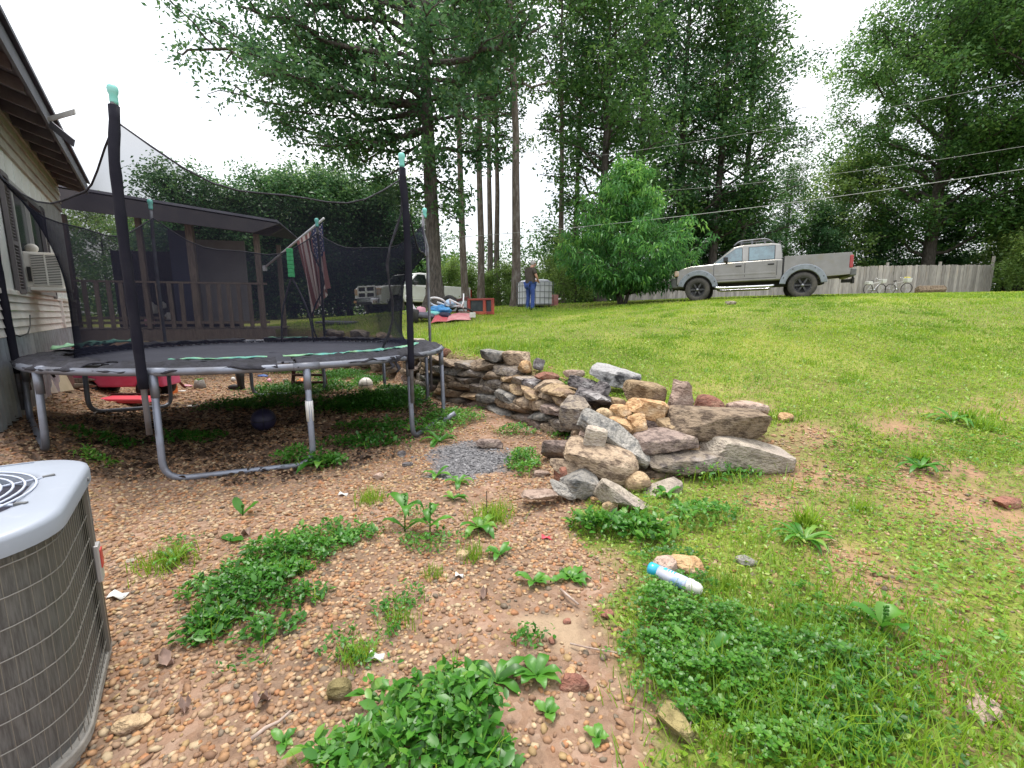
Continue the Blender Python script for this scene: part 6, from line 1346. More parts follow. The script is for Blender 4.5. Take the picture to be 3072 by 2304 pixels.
p, z_ = place(1418, 945, 12.6); o = MB().box((0, 0, 0), (.16, .12, .14)).obj('white_corner_piece', M['white_plastic'], bevel=.01); o.location = (p[0], p[1], z_ + .14); tag(o, 'white end piece at the right corner of the pink sheet', 'metal piece')
# blue tarp, crumpled
p, z_ = place(1322, 935, 13.4); V, Fs = rock_arr((.55, .4, .24), 901, p=2.2, rough=.42, cuts=2, sub=4)
o = link('blue_tarp', npmesh(V, Fs, M['tarp'], None, True)); o.location = (p[0], p[1], z_ + .26); tag(o, 'crumpled bright blue tarp on the junk heap', 'tarp')
p, z_ = place(1352, 926, 13.6); V, Fs = rock_arr((.3, .24, .2), 902, p=2.4, rough=.32, cuts=2, sub=3); o = link('pale_bag', npmesh(V, Fs, mat('pale_blue_bag', (.42, .56, .72), .5), None, True)); o.location = (p[0], p[1], z_ + .42); tag(o, 'pale blue plastic bag on top of the blue tarp', 'bag')
# white child's bicycle lying in the heap
p, z_ = place(1352, 922, 13.5); kb = thing('childs_bicycle', 'white bicycle with a pale tyre lying tangled in the junk heap', 'bicycle', (p[0], p[1], z_ + .30), rot=(1.1, .25, .2))
for x, m_, zz in ((-.42, 'bike_white', .12), (.44, 'black', -.05)):
    q = MB(); q.tube([(x + .24 * math.cos(a), 0, zz + .24 * math.sin(a)) for a in np.linspace(0, 2 * PI, 28)[:-1]], .030, 8, closed=True); q.obj('wheel', M[m_], kb)
q = MB()
for a, b_ in (((-.42, 0, .12), (0, .03, .0)), ((0, .03, 0), (-.1, .02, .42)), ((-.1, .02, .42), (.3, 0, .3)), ((0, .03, 0), (.3, 0, .3)), ((.3, 0, .3), (.44, 0, -.05)), ((.3, 0, .3), (.28, 0, .55))): q.tube([a, b_], .026, 8)
q.tube([(.24, -.22, .6), (.28, 0, .55), (.24, .22, .6)], .02, 8); q.obj('frame', M['bike_white'], kb)
p, z_ = place(1348, 895, 14.6); q = MB(); q.lathe([(.14, -.07), (.22, -.08), (.25, -.04), (.25, .04), (.22, .08), (.14, .07), (.14, -.07)], axis='y', n=26); o = q.obj('spare_tyre', M['black']); o.location = (p[0], p[1], z_ + .34); o.rotation_euler = (.2, 0, -.3); tag(o, 'black tyre propped up behind the junk heap', 'tyre')
for i, (px, py, Y, d, r_, m_, nm, lb) in enumerate([(1243, 925, 13.2, (.07, .05, .85), (0, -.55, .1), 'bike_white', 'white_board', 'slanting white board at the left of the junk heap'), (1262, 938, 13.1, (.28, .24, .34), (.1, .2, .4), 'pale_toy', 'pink_bundle', 'dusty pink bundle left of the blue tarp'),
      (1243, 950, 12.9, (.24, .3, .42), (0, .05, .2), 'black', 'black_bin', 'black bin at the left end of the junk heap'), (1237, 938, 13, (.22, .2, .06), (0, .1, .1), 'white_plastic', 'white_tray', 'white tray on the black bin of the junk heap'),
      (1275, 946, 13.0, (.55, .4, .18), (.05, .1, .2), 'roof', 'grey_mat', 'grey folded mat under the pink bundle'), (1300, 940, 13.2, (.4, .3, .14), (.1, 0, .3), 'teal', 'teal_crate', 'teal plastic crate left of the blue tarp'),
      (1335, 945, 13.1, (.34, .3, .16), (.1, .05, .3), 'purple', 'purple_cushion', 'dark purple cushion under the blue tarp'), (1400, 940, 13.6, (.5, .2, .1), (0, 0, .2), 'wood', 'wood_block', 'rough wooden block in front of the rusty red panel')]):
    p, z_ = place(px, py, Y); V, Fs = rock_arr(d, 910 + i, p=(9 if m_ in ('bike_white', 'white_plastic', 'black', 'wood') else 3.4), rough=.02 if m_ in ('bike_white', 'white_plastic') else .08, cuts=2, sub=3)
    o = link(nm, npmesh(V, Fs, M[m_], np.full(len(Fs), .5), True)); o.location = p; o.location.z = max(p[2], z_ + d[2] * .3); o.rotation_euler = r_; tag(o, lb, nm.split('_')[-1])
p, z_ = place(1012, 965, 13.2); o = MB().box((0, 0, 0), (1.05, .6, .05)).obj('concrete_slab', M['roof'], bevel=.01); o.location = (p[0], p[1], z_ + .06); o.rotation_euler = (.05, .02, -.1); tag(o, 'flat grey slab lying on the grass beyond the net', 'slab')
p, z_ = place(1110, 1022, 10.6); o = MB().box((0, 0, 0), (.28, .16, .12)).obj('blue_scrap', M['tarp'], bevel=.02); o.location = (p[0], p[1], z_ + .05); tag(o, 'small blue scrap on the rubble heap behind the net', 'scrap')

# ================================================================ TOYS AND BOARDS BEYOND THE TRAMPOLINE
def gp(px, py): return onz(px, py, .02)
p = gp(385, 1194); car = thing('toy_car', 'bright pink ride on toy car with white trim behind the trampoline legs', 'toy car', (p[0], p[1] - .0, h1(p[0], p[1])), R(4)); car.scale = (1.25, 1.1, 1.25)
o_ = [(-.52, .14), (-.55, .32), (-.44, .44), (-.3, .40), (-.1, .33), (.1, .33), (.26, .42), (.44, .46), (.54, .36), (.56, .14)] + arc(.36, .12, .13, 10, 170, 8) + arc(-.34, .12, .13, 10, 170, 8)
q = MB(); q.prism(o_, -.2, .2); q.obj('body', M['pink_toy'], car, bevel=.03, seg=2)
q = MB(); P = []
for i in range(9):
    t = i / 8; x = -.42 + .66 * t; z_ = .44 - .10 * math.sin(PI * t * .9); P.append([(x, y, z_ + .012) for y in (-.21, -.15)]); 
q.grid(P); q.obj('white_trim', M['white_plastic'], car, solid=.02)
for x in (-.34, .36):
    for s_ in (-1, 1): q = MB(); q.lathe([(.05, -.04), (.11, -.045), (.115, 0), (.11, .045), (.05, .04)], (x, s_ * .19, .115), 'y', 18); w_ = q.obj('wheel', M['black'], car); q = MB(); q.lathe([(0, -.03), (.055, -.03), (.055, .03), (0, .03)], (x, s_ * .20, .115), 'y', 14); q.obj('hub', M['white_plastic'], w_)
q = MB(); q.prism([(.24, .42), (.30, .58), (.33, .58), (.29, .42)], -.17, .17); q.obj('windscreen', M['white_plastic'], car, bevel=.008)
p = gp(392, 1214); q = MB(); q.prism([(-.42, 0), (.34, 0), (.28, .07), (-.38, .07)], -.15, .15); o = q.obj('red_tray', M['red_toy'], bevel=.02); o.location = (p[0], p[1], h1(p[0], p[1]) + .04); tag(o, 'flat red plastic tray in front of the pink toy car', 'tray')
p = gp(345, 1196); sw = thing('swing_frame', 'rusty red tube frame of a baby swing around the toy car', 'swing frame', (p[0], p[1], h1(p[0], p[1])), R(3))
q = MB()
for s_ in (-1, 1): q.tube([(s_ * .74 - .1, -.2, .02), (s_ * .62, 0, .62), (s_ * .74 + .05, .45, .02)], .02, 8); q.tube([(s_ * .64, -.02, .55), (s_ * .5, .0, .75)], .016, 8)
q.tube([(-.84, -.2, .03), (.64, -.2, .03)], .018, 8); q.tube([(-.62, 0, .62), (.62, 0, .62)], .018, 8); q.obj('frame', M['red_tube'], sw)
for px, py, d, lb in [(290, 1135, (.22, .2, .30), 'tan plush toy leaning at the rear end of the pink toy car'), (452, 1130, (.28, .2, .34), 'tan plush toy slumped at the front end of the pink toy car')]:
    p = at(px, py, 7.3); q = thing('plush_toy', lb, 'plush toy', (p[0], p[1], h1(p[0], p[1]) + .04), 0); m_ = MB(); m_.ball((0, 0, d[2] * .45), (d[0] * .5, d[1] * .5, d[2] * .48)); m_.ball((.0, -.02, d[2] * 1.05), (d[0] * .42, d[1] * .42, d[2] * .32)); m_.obj('body', M['plush'], q); m_ = MB(); m_.ball((.02, -d[1] * .4, d[2] * .98), (d[0] * .2, .05, .045)); m_.obj('muzzle', M['basket'], q)
    for s_ in (-1, 1): m_ = MB(); m_.ball((s_ * d[0] * .55, -.03, d[2] * .2), (d[0] * .22, .09, .07)); m_.obj('paw', M['plush'], q)
p = gp(275, 1172); o = MB().ball((0, 0, .06), (.16, .1, .06)).obj('white_pillow', M['white_plastic']); o.location = (p[0], p[1], h1(p[0], p[1])); tag(o, 'white rounded plastic piece left of the red tray', 'plastic piece')
p = gp(478, 1178); tx = thing('toy_box', 'orange and blue plastic toy right of the red tray', 'toy', (p[0], p[1], h1(p[0], p[1])), .1); MB().box((-.1, 0, .06), (.26, .16, .11)).obj('orange_body', M['orange'], tx, bevel=.02); MB().box((.12, 0, .06), (.17, .15, .12)).obj('blue_end', M['blue_toy'], tx, bevel=.02); MB().box((.23, 0, .07), (.05, .16, .15)).obj('orange_end', M['orange'], tx, bevel=.01)
def boot(px, py, m_, lb, s_=1., rz=0.):
    p = gp(px, py); t = thing('boot', lb, 'boot', (p[0], p[1], h1(p[0], p[1])), rz); t.scale = (s_,) * 3
    q = MB(); q.lathe([(.05, .03), (.055, .10), (.062, .22), (.072, .30), (.066, .30), (.055, .2)], n=16); q.obj('shaft', M[m_], t); q = MB(); q.ball((-.09, 0, .045), (.14, .052, .05), 14, 8); q.ball((0, 0, .05), (.06, .05, .06), 10, 8); q.obj('foot', M[m_], t); q = MB(); q.box((-.08, 0, .008), (.27, .1, .02)); q.obj('sole', M['black'], t, bevel=.008)
boot(724, 1166, 'black', 'tall black rubber boot standing on the gravel behind the trampoline', 1.05)
boot(858, 1160, 'plush', 'low tan shoe lying on the gravel beside the black boot', .6)
p = gp(600, 1162); pt_ = thing('plant_pot', 'small grey pot with a green sprig on the gravel behind the trampoline', 'pot', (p[0], p[1], h1(p[0], p[1]))); MB().lathe([(0, 0), (.08, 0), (.10, .03), (.075, .15), (.06, .16)], n=16).obj('pot', M['concrete'], pt_); q = MB(); [leafgeo(q, (0, 0, .15), k * 1.3, .09, .02, 1.1, .6) for k in range(6)]; q.obj('sprig', M['weed'], pt_, fixn=False)
def ball(px, py, z_, r_, m_, lb, seams=None):
    p = onz(px, py, r_); t = thing('ball', lb, 'ball', (p[0], p[1], h1(p[0], p[1]) + r_ * .95), .5); MB().ball((0, 0, 0), (r_,) * 3, 24, 14).obj('ball_skin', M[m_], t)
    if seams:
        q = MB()
        for (a, b_) in ((0, 0), (PI / 2, 0), (0, PI / 2)):
            mm = rotm(a, b_, 0); q.tube([mm @ Vector((r_ * 1.002 * math.cos(u), r_ * 1.002 * math.sin(u), 0)) for u in np.linspace(0, 2 * PI, 36)[:-1]], .004, 5, closed=True)
        q.obj('ball_seams', M[seams], t)
ball(1097, 1150, 0, .125, 'ac_white', 'pale grey basketball on the ground behind the trampoline', 'black_gloss')
ball(790, 1258, 0, .13, 'purple', 'dark purple ball in the shade under the trampoline', 'black_gloss')
ball(904, 1148, 0, .085, 'orange', 'orange red ball by the little wooden steps')
p = onz(930, 1172, .02); stp = thing('wooden_steps', 'small dark red wooden step ladder standing behind the trampoline', 'steps', (p[0], p[1], h1(p[0], p[1])), .05)
for s_ in (-1, 1): q = MB(); q.prism([(s_ * .30 - .025, 0), (s_ * .30 + .025, 0), (s_ * .22 + .025, .6), (s_ * .22 - .025, .6)], -.02, .02); q.obj('side_rail', M['dark_wood'], stp)
for k in range(4): MB().box((0, -.01, .17 + k * .13), (.56 - k * .035, .12, .03)).obj('tread', M['dark_wood'], stp)
for i, (px, py, m_, sz, lb) in enumerate([(560, 1158, 'pale_toy', (.2, .1, .05), 'pink plastic toy piece on the gravel beyond the trampoline'), (520, 1168, 'blue_toy', (.12, .08, .05), 'small blue toy piece beside the pink one'), (700, 1142, 'white_plastic', (.09, .09, .09), 'round white cup on the gravel behind the black boot'), (790, 1128, 'blue_toy', (.22, .12, .06), 'blue plastic toy on the far gravel'), (808, 1142, 'pale_toy', (.08, .08, .08), 'small pink and white toy ball on the far gravel'), (575, 1215, 'white_plastic', (.14, .1, .02), 'white paper scrap in the trampoline shade'), (545, 1172, 'white_plastic', (.13, .1, .03), 'pale plastic tray beside the pink toy piece')]):
    p = gp(px, py); V, Fs = rock_arr(sz, 950 + i, p=3, rough=.1, sub=2); o = link('toy_piece', npmesh(V, Fs, M[m_], None, True)); o.location = (p[0], p[1], h1(p[0], p[1]) + sz[2] * .45); tag(o, lb, 'toy')
# boards leaning on the house and timbers on the ground
for i, (pb, pt2_, wd, m_, lb) in enumerate([((160, 1244), (128, 1140), .16, 'board_pale', 'narrow pale board leaning against the tin skirting'), ((194, 1222), (150, 1108), .26, 'board_tan', 'wide plywood board leaning against the tin skirting'), ((205, 1200), (176, 1105), .22, 'dark_wood', 'dark board leaning behind the plywood board')]):
    Y = [5.55, 6.0, 6.35][i]; a = at(*pb, Y); a[2] = h1(a[0], a[1]); b_ = at(*pt2_, Y + .05); d = Vector(b_ - a); q = MB(); q.box((0, 0, d.length / 2), (wd, .03, d.length)); o = q.obj('leaning_board', M[m_]); o.location = a; o.rotation_euler = d.to_track_quat('Z', 'Y').to_euler(); tag(o, lb, 'board', 'boards leaning on the house')
for px, py, L_, yaw, lb in [(215, 1204, .9, -.05, 'dark timber lying on the gravel below the leaning boards'), (225, 1216, .7, .02, 'thin weathered timber in front of the dark one'), (290, 1195, .8, .1, 'weathered timber lying left of the red tray')]:
    p = gp(px, py); V, Fs = rock_arr((L_, .1, .07), int(L_ * 100), p=10, rough=.03, sub=3); o = link('timber', npmesh(V, Fs, M['wood'], np.full(len(Fs), .3), True)); o.location = (p[0], p[1], h1(p[0], p[1]) + .03); o.rotation_euler = (0, 0, yaw); tag(o, lb, 'timber')
# a bent grey hose end sticking out of the weeds
p = ong(1325, 1285); tag(MB().tube([p + np.array([0, 0, .02]), p + np.array([.05, .03, .10]), p + np.array([.16, .06, .17])], .03, 10).obj('pipe_end', M['steel']), 'grey pipe end sticking out of the weeds beside the trampoline', 'pipe')
# ================================================================ TREES
def bez(p0, p1, up, n_=7, rr=None):
    p0, p1 = np.array(p0, float), np.array(p1, float); t = np.linspace(0, 1, n_)[:, None]
    m_ = (p0 + p1) / 2 + np.array([0, 0, up]); P = (1 - t) ** 2 * p0 + 2 * t * (1 - t) * m_ + t ** 2 * p1
    if rr is not None: P[1:-1] += rr.normal(0, .035 * np.linalg.norm(p1 - p0), (n_ - 2, 3))
    return P
class Tree:
    def __init__(s, seed): s.r = np.random.default_rng(seed); s.mb = MB(); s.C = []; s.W = []
    def limb(s, P, r0, leafy=.3, nsub=4, sub_len=.4, cl=.5, lift=.15, den=1.):
        P = np.array(P); k = len(P); s.mb.tube(P, [r0 * (1 - .78 * i / (k - 1)) for i in range(k)], 6)
        L = np.linalg.norm(np.diff(P, axis=0), axis=1).sum()
        def pt(f): i = min(int(f * (k - 1)), k - 2); g = f * (k - 1) - i; return P[i] * (1 - g) + P[i + 1] * g, P[i + 1] - P[i]
        for f in np.arange(max(leafy, .05), 1.01, max(.05, cl / L)):
            if s.r.random() < den: s.C.append(pt(f)[0] + s.r.normal(0, .22, 3) * cl)
        for j in range(nsub):
            f = leafy + (1 - leafy) * (j + s.r.random()) / nsub; p, d = pt(f); d = d / np.linalg.norm(d)
            a = s.r.choice([-1, 1]) * s.r.uniform(.5, 1.25); q = np.array([d[0] * math.cos(a) - d[1] * math.sin(a), d[0] * math.sin(a) + d[1] * math.cos(a), d[2] * .5 + s.r.normal(lift, .3)])
            q /= np.linalg.norm(q); ln = L * sub_len * (1.1 - .6 * f) * s.r.uniform(.6, 1.2); S_ = bez(p, p + q * ln, ln * .08, 5, s.r)
            s.mb.tube(S_, [r0 * .38 * (1 - f * .5) * (1 - .8 * i / 4) + .006 for i in range(5)], 5, caps=False)
            for g in np.arange(.25, 1.02, max(.12, cl * .85 / max(ln, .3))):
                if s.r.random() < den:
                    i = min(int(g * 4), 3); s.C.append(S_[i] + (S_[i + 1] - S_[i]) * (g * 4 - i) + s.r.normal(0, .2, 3) * cl)
    def leaves(s, per, sig, size, T=DIA, flat=.6, droop=.2, tm=.45, ts=.16, tcl=.16, hz_=0.):
        C = np.array(s.C); n_ = len(C); k = np.maximum(1, s.r.poisson(per, n_)); idx = np.repeat(np.arange(n_), k); N = len(idx)
        u_ = s.r.normal(0, 1, (N, 3)); u_ /= np.linalg.norm(u_, axis=1)[:, None]; cs_ = (.6 + .8 * s.r.random(n_))[idx]; off = u_ * (s.r.random(N) ** .45 * cs_)[:, None] * np.array([sig, sig, sig * flat]) * 1.75; pos = C[idx] + off
        tc_ = tm + s.r.normal(0, tcl, n_) + hz_ * (C[:, 2] - C[:, 2].mean()) / max(1e-3, np.ptp(C[:, 2]))
        Rm = rmats(np.arctan2(off[:, 1], off[:, 0]) + s.r.normal(0, .9, N), droop + s.r.normal(0, .5, N), s.r.normal(0, .7, N))
        sc = size * s.r.uniform(.65, 1.3, N)
        return scatter(T[0], T[1], pos, Rm, sc, np.clip(tc_[idx] + s.r.normal(0, ts, N), .02, .98))
def trunk(tree, H, r0, lean=(0, 0), n_=12, flare=1.5, wob=.12, top=.15):
    z = np.linspace(0, H, n_); P = np.stack([lean[0] * (z / H) ** 1.3 + np.cumsum(tree.r.normal(0, wob / n_ * 1.4, n_)), lean[1] * z / H + np.cumsum(tree.r.normal(0, wob / n_ * 1.4, n_)), z], 1); P[0, :2] = 0
    rr = r0 * (1 - (1 - top) * (z / H) ** 1.1); P = np.concatenate([[P[0] - [0, 0, .3]], P[:1] + [[0, 0, .12]], P[:1] + [[0, 0, .5]], P[1:]]); rr = np.concatenate([[r0 * flare * 1.1, r0 * flare, r0 * (1 + (flare - 1) * .3)], rr[1:]])
    tree.mb.tube(P, rr, 12); return P, rr
def finish(tr_, bark, leafm, V, Fs, t):
    tm_ = tr_.mb; me = bpy.data.meshes.new('trunk'); me.from_pydata(tm_.v, [], tm_.f); me.update(); me.polygons.foreach_set('use_smooth', np.ones(len(me.polygons), bool)); me.materials.append(bark)
    return me, npmesh(V, Fs, leafm, t)
def plant(name, label, cat_, meshes, loc, rz=0., sc=1., group=None, sz=None):
    t = thing(name, label, cat_, loc, rz, group); t.scale = (sc, sc, sz or sc)
    link('trunk', meshes[0], t); link('crown', meshes[1], t); return t
def generic(seed, H, r0, c0, rad, nl, leafm, bark, per=22, sig=.42, size=.15, prof=None, up=.25, den=.8, tm=.45, lean=(0, 0), sub=4, T=DIA, droop=.2, wob=.25, leafy=.25, cl=.8, flat=.92):
    t = Tree(seed); P, rr = trunk(t, H, r0, lean, wob=wob)
    for i in range(nl):
        f = c0 + (1 - c0) * (i + t.r.random() * .8) / nl; z = H * f * .97; k = min(int(np.searchsorted(P[:, 2], z)), len(P) - 1); p = P[k].copy() * 1.0; p[2] = z
        g = (f - c0) / (1 - c0); ln = rad * (prof(g) if prof else (math.sin(PI * min(1, .18 + g * .8)) ** .8)) * t.r.uniform(.7, 1.15); a = i * 2.4 + t.r.uniform(-.5, .5)
        e = p + np.array([math.cos(a) * ln, math.sin(a) * ln, ln * (up + .45 * g) * t.r.uniform(.5, 1.4)])
        t.limb(bez(p, e, ln * .1, 6, t.r), max(.02, r0 * .32 * (1.1 - g * .7)), leafy, sub, .5, cl, .1, den)
    return finish(t, bark, leafm, *t.leaves(per * 2.5, sig * .95, size * 1.05, T, flat, droop, tm, hz_=.18))
# the big oak whose limbs reach far to the left
ob = at(1306, 928, 16); ob[2] = h1(ob[0], ob[1]); T_ = Tree(3); P, rr = trunk(T_, 15.5, .275, (-.25, 0), 14, 1.75, .1, .2)
def q_(px, py, off=0.): return at(px, py, 16 + off) - ob
LB = [(385, 845, 370, .4, .10, 7), (385, 900, 430, -1.6, .08, 6), (310, 560, 150, -.3, .14, 10), (330, 700, 255, 1.5, .10, 8), (250, 640, 60, 1.2, .11, 9), (215, 720, 20, -1.5, .11, 9), (150, 800, -60, .5, .10, 8), (90, 960, -120, -1, .10, 7), (420, 1010, 480, .8, .06, 5), (460, 1090, 540, -.6, .05, 4),
      (300, 820, 200, -2.2, .09, 8), (200, 880, 120, 2.4, .09, 8), (120, 700, -90, 2.0, .1, 8), (40, 820, -200, -.5, .1, 7),
      (440, 1520, 440, .4, .09, 7), (300, 1575, 250, -.8, .10, 8), (190, 1640, 70, .5, .11, 9), (260, 1500, 170, 2.2, .09, 7), (100, 1480, -60, -1.4, .10, 8), (350, 1430, 350, -2.0, .08, 6), (520, 1410, 590, .5, .05, 4), (560, 1190, 590, .9, .05, 4), (600, 1380, 660, -.5, .04, 4), (20, 1620, -120, 1, .1, 8), (60, 1100, -160, 1.5, .1, 8), (250, 1150, 190, -2.6, .08, 7), (340, 1190, 300, 2.6, .08, 7), (160, 1300, 20, -2.8, .09, 7), (470, 1300, 470, -1.8, .05, 5), (120, 1240, -20, 2.6, .09, 7)]
for (sy, ex_, ey, off, r0, ns_) in LB:
    s0_ = q_(1290, sy); z = max(1.5, s0_[2]); k = int(np.clip(np.searchsorted(P[:, 2], z), 0, len(P) - 1)); p = np.array([P[k][0], P[k][1], z]); e_ = q_(ex_, ey, off)
    T_.limb(bez(p, e_, -.10 * np.linalg.norm(e_ - p) * (1 if ey > -50 else -.5), 8, T_.r), r0, .22, ns_ + 2, .34, .72, .12, .8)
V, Fs, t = T_.leaves(62, .34, .165, DIA, .95, .25, .42)
plant('oak_tree', 'big dark oak with long limbs spreading left over the white pickup and junk heap', 'tree', finish(T_, M['bark'], M['oak_leaf'], V, Fs, t), ob)
# kinds of woodland tree, each built once
KD = {
 'tall': generic(11, 18, .17, .50, 2.3, 26, M['oak_leaf'], M['pine_bark'], 24, .38, .17, up=.2, den=.55, lean=(.3, .2)),
 'tall2': generic(12, 19, .19, .46, 2.7, 28, M['tree_leaf'], M['pine_bark'], 24, .38, .17, up=.1, den=.52, lean=(-.5, .1)),
 'full': generic(13, 17, .24, .14, 3.4, 46, M['tree_leaf'], M['bark'], 27, .46, .18, prof=lambda g: 1.0 - .62 * g ** 1.6, up=.3, den=.68),
 'full2': generic(14, 18, .26, .12, 3.9, 48, M['oak_leaf'], M['bark'], 27, .48, .18, prof=lambda g: .75 + .5 * math.sin(PI * g) - .5 * g, up=.35, den=.64),
 'wide': generic(15, 20, .38, .12, 6.2, 52, M['tree_leaf'], M['bark'], 32, .50, .20, prof=lambda g: .72 + .42 * math.sin(PI * g) - .45 * g * g, up=.45, den=.88, sub=7, cl=.85, tm=.5),
 'round': generic(16, 9, .17, .16, 3.3, 34, M['far_leaf'], M['bark'], 24, .42, .19, prof=lambda g: math.sin(PI * (.22 + .72 * g)), up=.35, den=.72),
 'dark': generic(17, 8, .15, .05, 3.0, 36, M['oak_leaf'], M['bark'], 30, .44, .18, prof=lambda g: .9 - .45 * g, up=.3, den=.95, tm=.35),
 'bush': generic(18, 3.4, .05, .04, 1.7, 22, M['far_leaf'], M['bark'], 26, .30, .13, prof=lambda g: .95 - .5 * g, up=.5, den=.95, tm=.55),
}
wr = random.Random(9)
TREES = [
 ('pine_tree', 'tall', 1398, 21, 1., 'tall slim trunk just right of the big oak', 'tall slim trees behind the junk heap'),
 ('pine_tree', 'tall2', 1443, 23.5, 1., 'pale tall trunk second to the right of the big oak', 'tall slim trees behind the junk heap'),
 ('pine_tree', 'tall', 1470, 26, 1.05, 'thin straight trunk left of the pair above the rusty red panel', 'tall slim trees behind the junk heap'),
 ('pine_tree', 'tall2', 1493, 28, 1., 'thin leaning trunk above the rusty red panel', 'tall slim trees behind the junk heap'),
 ('pine_tree', 'tall2', 1548, 19.5, 1.02, 'tall pale trunk directly left of the standing man', 'tall slim trees behind the junk heap'),
 ('pine_tree', 'tall', 1685, 24, .95, 'dark thin trunk between the standing man and the peach tree', 'tall slim trees behind the junk heap'),
 ('pine_tree', 'tall', 1715, 27, 1., 'darker thin trunk close beside the peach tree', 'tall slim trees behind the junk heap'),
 ('hardwood_tree', 'full', 1800, 24, 1.05, 'tall dense tree rising behind the left side of the peach tree', 'tall dense trees behind the picket fence'),
 ('hardwood_tree', 'full2', 1900, 29, 1.08, 'tall dark tree rising straight above the peach tree', 'tall dense trees behind the picket fence'),
 ('hardwood_tree', 'full2', 2015, 29, 1.12, 'tall dark tree above the hood of the silver pickup', 'tall dense trees behind the picket fence'),
 ('hardwood_tree', 'full', 2130, 28.5, 1.12, 'tall tree above the cab of the silver pickup', 'tall dense trees behind the picket fence'),
 ('hardwood_tree', 'full2', 2205, 30, .98, 'tall tree at the right edge of the dense wood beside the gap of sky', 'tall dense trees behind the picket fence'),
 ('hardwood_tree', 'full', 2340, 33, .55, 'shorter tree below the gap of sky above the truck bed', 'tall dense trees behind the picket fence'),
 ('hardwood_tree', 'wide', 2760, 31, 1.02, 'huge spreading tree standing over the right half of the fence', None),
 ('hardwood_tree', 'wide', 3060, 29, 1.05, 'large spreading tree at the upper right corner', None),
 ('hardwood_tree', 'round', 2500, 33, 1.0, 'lower rounded tree behind the fence above the tail light of the silver pickup', None),
 ('hardwood_tree', 'round', 330, 38, .98, 'small far treetop showing over the porch roof at its left', 'far trees beyond the porch roof'),
 ('hardwood_tree', 'round', 470, 36, .92, 'far rounded tree over the middle of the porch roof', 'far trees beyond the porch roof'),
 ('hardwood_tree', 'round', 600, 36, .96, 'far rounded tree over the right slope of the porch roof', 'far trees beyond the porch roof'),
 ('hardwood_tree', 'round', 730, 34, .93, 'far light green tree left of the flag', 'far trees beyond the porch roof'),
 ('hardwood_tree', 'round', 880, 30, .98, 'light yellow green tree above the flag', 'far trees beyond the porch roof'),
 ('hardwood_tree', 'round', 1020, 31, 1.02, 'light green tree left of the trampoline pole by the big oak', 'far trees beyond the porch roof'),
 ('hardwood_tree', 'round', 1150, 32, .95, 'light green tree behind the big oak trunk', 'far trees beyond the porch roof'),
]
for (nm, kd, px, Y, sc, lb, grp) in TREES:
    p = at(px, 930, Y); plant(nm, lb, 'tree', KD[kd], (p[0], p[1], h1(p[0], p[1]) - .1), wr.uniform(0, 6.28), sc, grp)
for i, (px, Y, sc, lb) in enumerate([(560, 22, .85, 'dark tree beyond the porch doorway'), (700, 23, .8, 'dark tree right of the porch post'), (820, 25, .9, 'dark tree behind the flag'), (930, 26, .95, 'dark tree left of the white pickup'), (1050, 28, 1., 'dark tree behind the hood of the white pickup'), (1170, 29, .95, 'dark tree behind the cab of the white pickup'), (1270, 30, .7, 'low dark tree behind the bed of the white pickup'), (2450, 32, .72, 'dark low tree behind the fence past the truck bed'), (2620, 33, .75, 'dark low tree behind the bicycles'), (2800, 33, .8, 'dark low tree behind the stone slab at the fence'), (2200, 31, .8, 'dark low tree behind the cab of the silver pickup'), (2060, 31, .8, 'dark low tree behind the hood of the silver pickup')]):
    p = at(px, 930, Y); plant('thicket_tree', lb, 'tree', KD['dark'], (p[0], p[1], h1(p[0], p[1]) - .2), wr.uniform(0, 6.28), sc, 'dark low trees at the edge of the yard')
for i, (px, Y, sc, lb) in enumerate([(1345, 24, .7, 'leafy bush behind the bed of the white pickup'), (1400, 25.5, .62, 'leafy bush behind the dark red frame'), (1460, 25, .55, 'leafy bush behind the rusty red panel'), (1530, 25, .62, 'leafy bush left of the standing man'), (1600, 26, .6, 'leafy bush above the head of the standing man'), (1660, 24, .7, 'leafy bush right of the white tote'), (1725, 22, .8, 'leafy bush between the tote and the peach tree'), (1760, 25, .9, 'leafy bush behind the left side of the peach tree'),
    (3085, 25, .9, 'bright green bush at the right end of the picket fence'), (3160, 23, 1.1, 'bright green bush at the right edge'), (3000, 32, 1.4, 'tall bush behind the end post of the picket fence'), (3090, 28, 1.7, 'tall dark bush at the right edge')]):
    p = at(px, 930, Y); plant('bush', lb, 'bush', KD['bush'], (p[0], p[1], h1(p[0], p[1]) - .1), wr.uniform(0, 6.28), sc, 'bushes along the edge of the wood')
# understory leaves that read as one mass
tu = Tree(40)
for (px, Y, w_, h_, n_) in [(1350, 28, 3, 4.5, 130), (1480, 31, 4, 4.0, 120), (1620, 31, 4, 4.8, 150), (1740, 28, 3, 6.0, 200), (1900, 31, 5, 7, 300), (2150, 33, 6, 7, 320), (2400, 34, 5, 6, 260), (2650, 35, 6, 5, 240), (2900, 35, 5, 4, 130), (1050, 33, 7, 6, 260), (800, 31, 6, 6, 260), (600, 30, 5, 6, 200), (420, 30, 5, 6, 200), (3080, 33, 5, 6, 220)]:
    p = at(px, 930, Y); z0_ = h1(p[0], p[1])
    for _ in range(n_): tu.C.append(np.array([p[0] + tu.r.normal(0, w_ * .55), p[1] + tu.r.normal(0, 1.2), z0_ + h_ * tu.r.beta(1, 1.6)]))
V, Fs, t = tu.leaves(40, .42, .2, DIA, .7, .2, .38); tag(link('understory', npmesh(V, Fs, M['tree_leaf'], t)), 'tangled understory of the wood behind the yard', 'undergrowth', kind='stuff')
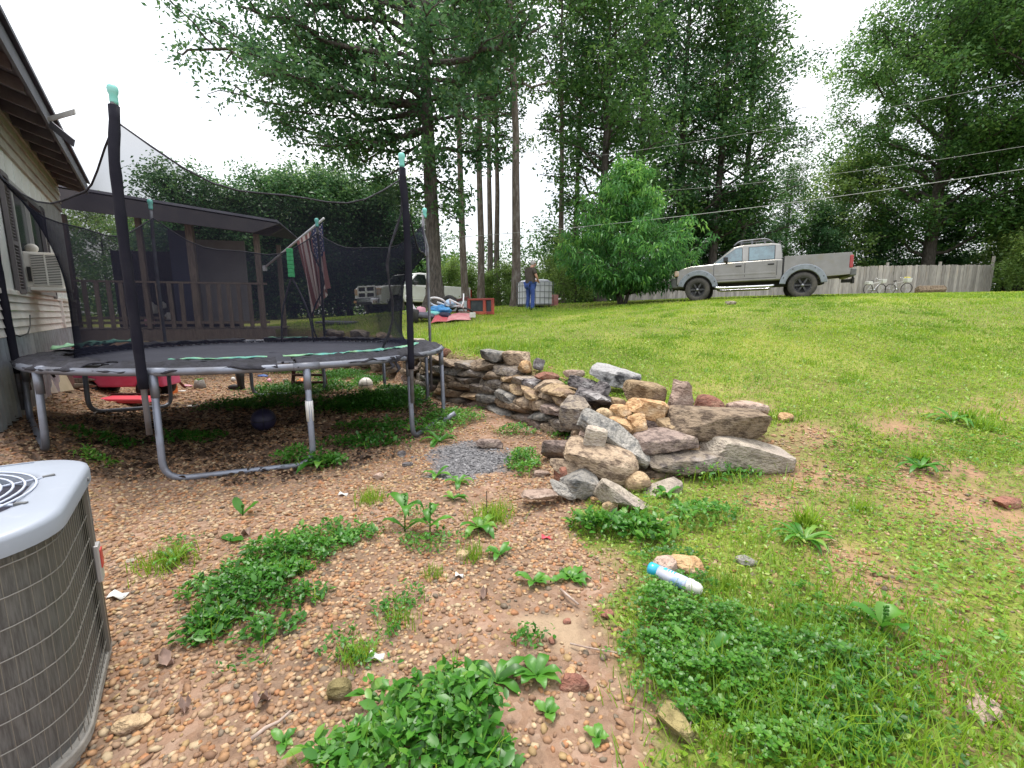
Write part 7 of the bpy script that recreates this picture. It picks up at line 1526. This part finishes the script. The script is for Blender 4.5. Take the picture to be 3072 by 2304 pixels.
# far wooded skyline so that no bare horizon shows between the trees
tu = Tree(41)
for k in range(1500):
    a = R(tu.r.uniform(-62, 62)); d = tu.r.uniform(60, 75); tu.C.append(np.array([d * math.sin(a), d * math.cos(a), .8 + 4.2 * tu.r.beta(1, 1.3) * (1 + .35 * math.sin(a * 13))]))
V, Fs, t = tu.leaves(12, .9, .6, DIA, .6, .2, .5); tag(link('far_wood', npmesh(V, Fs, M['far_leaf'], t)), 'far wooded skyline', 'wood', kind='stuff')
# peach tree with narrow hanging leaves
tp_ = Tree(50); pb_ = at(1868, 905, 17.0); pb_[2] = h1(pb_[0], pb_[1])
for k in range(5):
    a = k * 1.26 + .3; tp_.mb.tube(bez((.06 * math.cos(a), .06 * math.sin(a), -.2), (.55 * math.cos(a), .55 * math.sin(a), 1.5), .1, 5), [.075, .06, .055, .05, .045], 8)
def pr_(z): return max(.12, 2.65 * (1 - abs(z - 1.7) / (3.3 if z > 1.7 else 2.3)) ** .8)
for k in range(84):
    z = .5 + 4.3 * (k / 84) ** 1.05; a = k * 2.4; rd = pr_(z) * tp_.r.uniform(.62, 1.16)
    s_ = np.array([.18 * math.cos(a), .18 * math.sin(a), max(.35, z - rd * .55)]); e_ = np.array([rd * math.cos(a), rd * math.sin(a), z + tp_.r.uniform(-.1, .35)])
    tp_.limb(bez(s_, e_, .15, 6, tp_.r), .022, .3, 4, .34, .26, .25, .95)
for k in range(5): tp_.limb(bez((0, 0, 2.8), (tp_.r.normal(-.15, .4), tp_.r.normal(0, .4), 4.3 + .22 * k), .1, 6), .02, .2, 5, .3, .22, .5, 1)
V, Fs, t = tp_.leaves(21, .15, .20, (LANCE[0] * np.array([1, 1.3, 1.2]), LANCE[1]), .8, .65, .42, .18, .18, .35)
plant('peach_tree', 'bright green peach tree with narrow drooping leaves beside the silver pickup', 'tree', finish(tp_, M['bark'], M['peach_leaf'], V, Fs, t), pb_)
# overhead wires
for pA, pB, r_, lb in [((1312, 716, 17.4), (3350, 462, 12.5), .009, 'lowest and brightest overhead wire running from the big oak to the right edge'), ((1600, 490, 21), (3350, 182, 13), .005, 'highest overhead wire crossing the dense trees'), ((1880, 578, 21), (3350, 392, 13), .005, 'middle overhead wire above the silver pickup')]:
    a, b_ = at(*pA), at(*pB); tag(MB().tube([a + (b_ - a) * t - np.array([0, 0, .25 * 4 * t * (1 - t)]) for t in np.linspace(0, 1, 24)], r_, 5).obj('power_line', M['wire_white']), lb, 'power line', 'overhead wires')
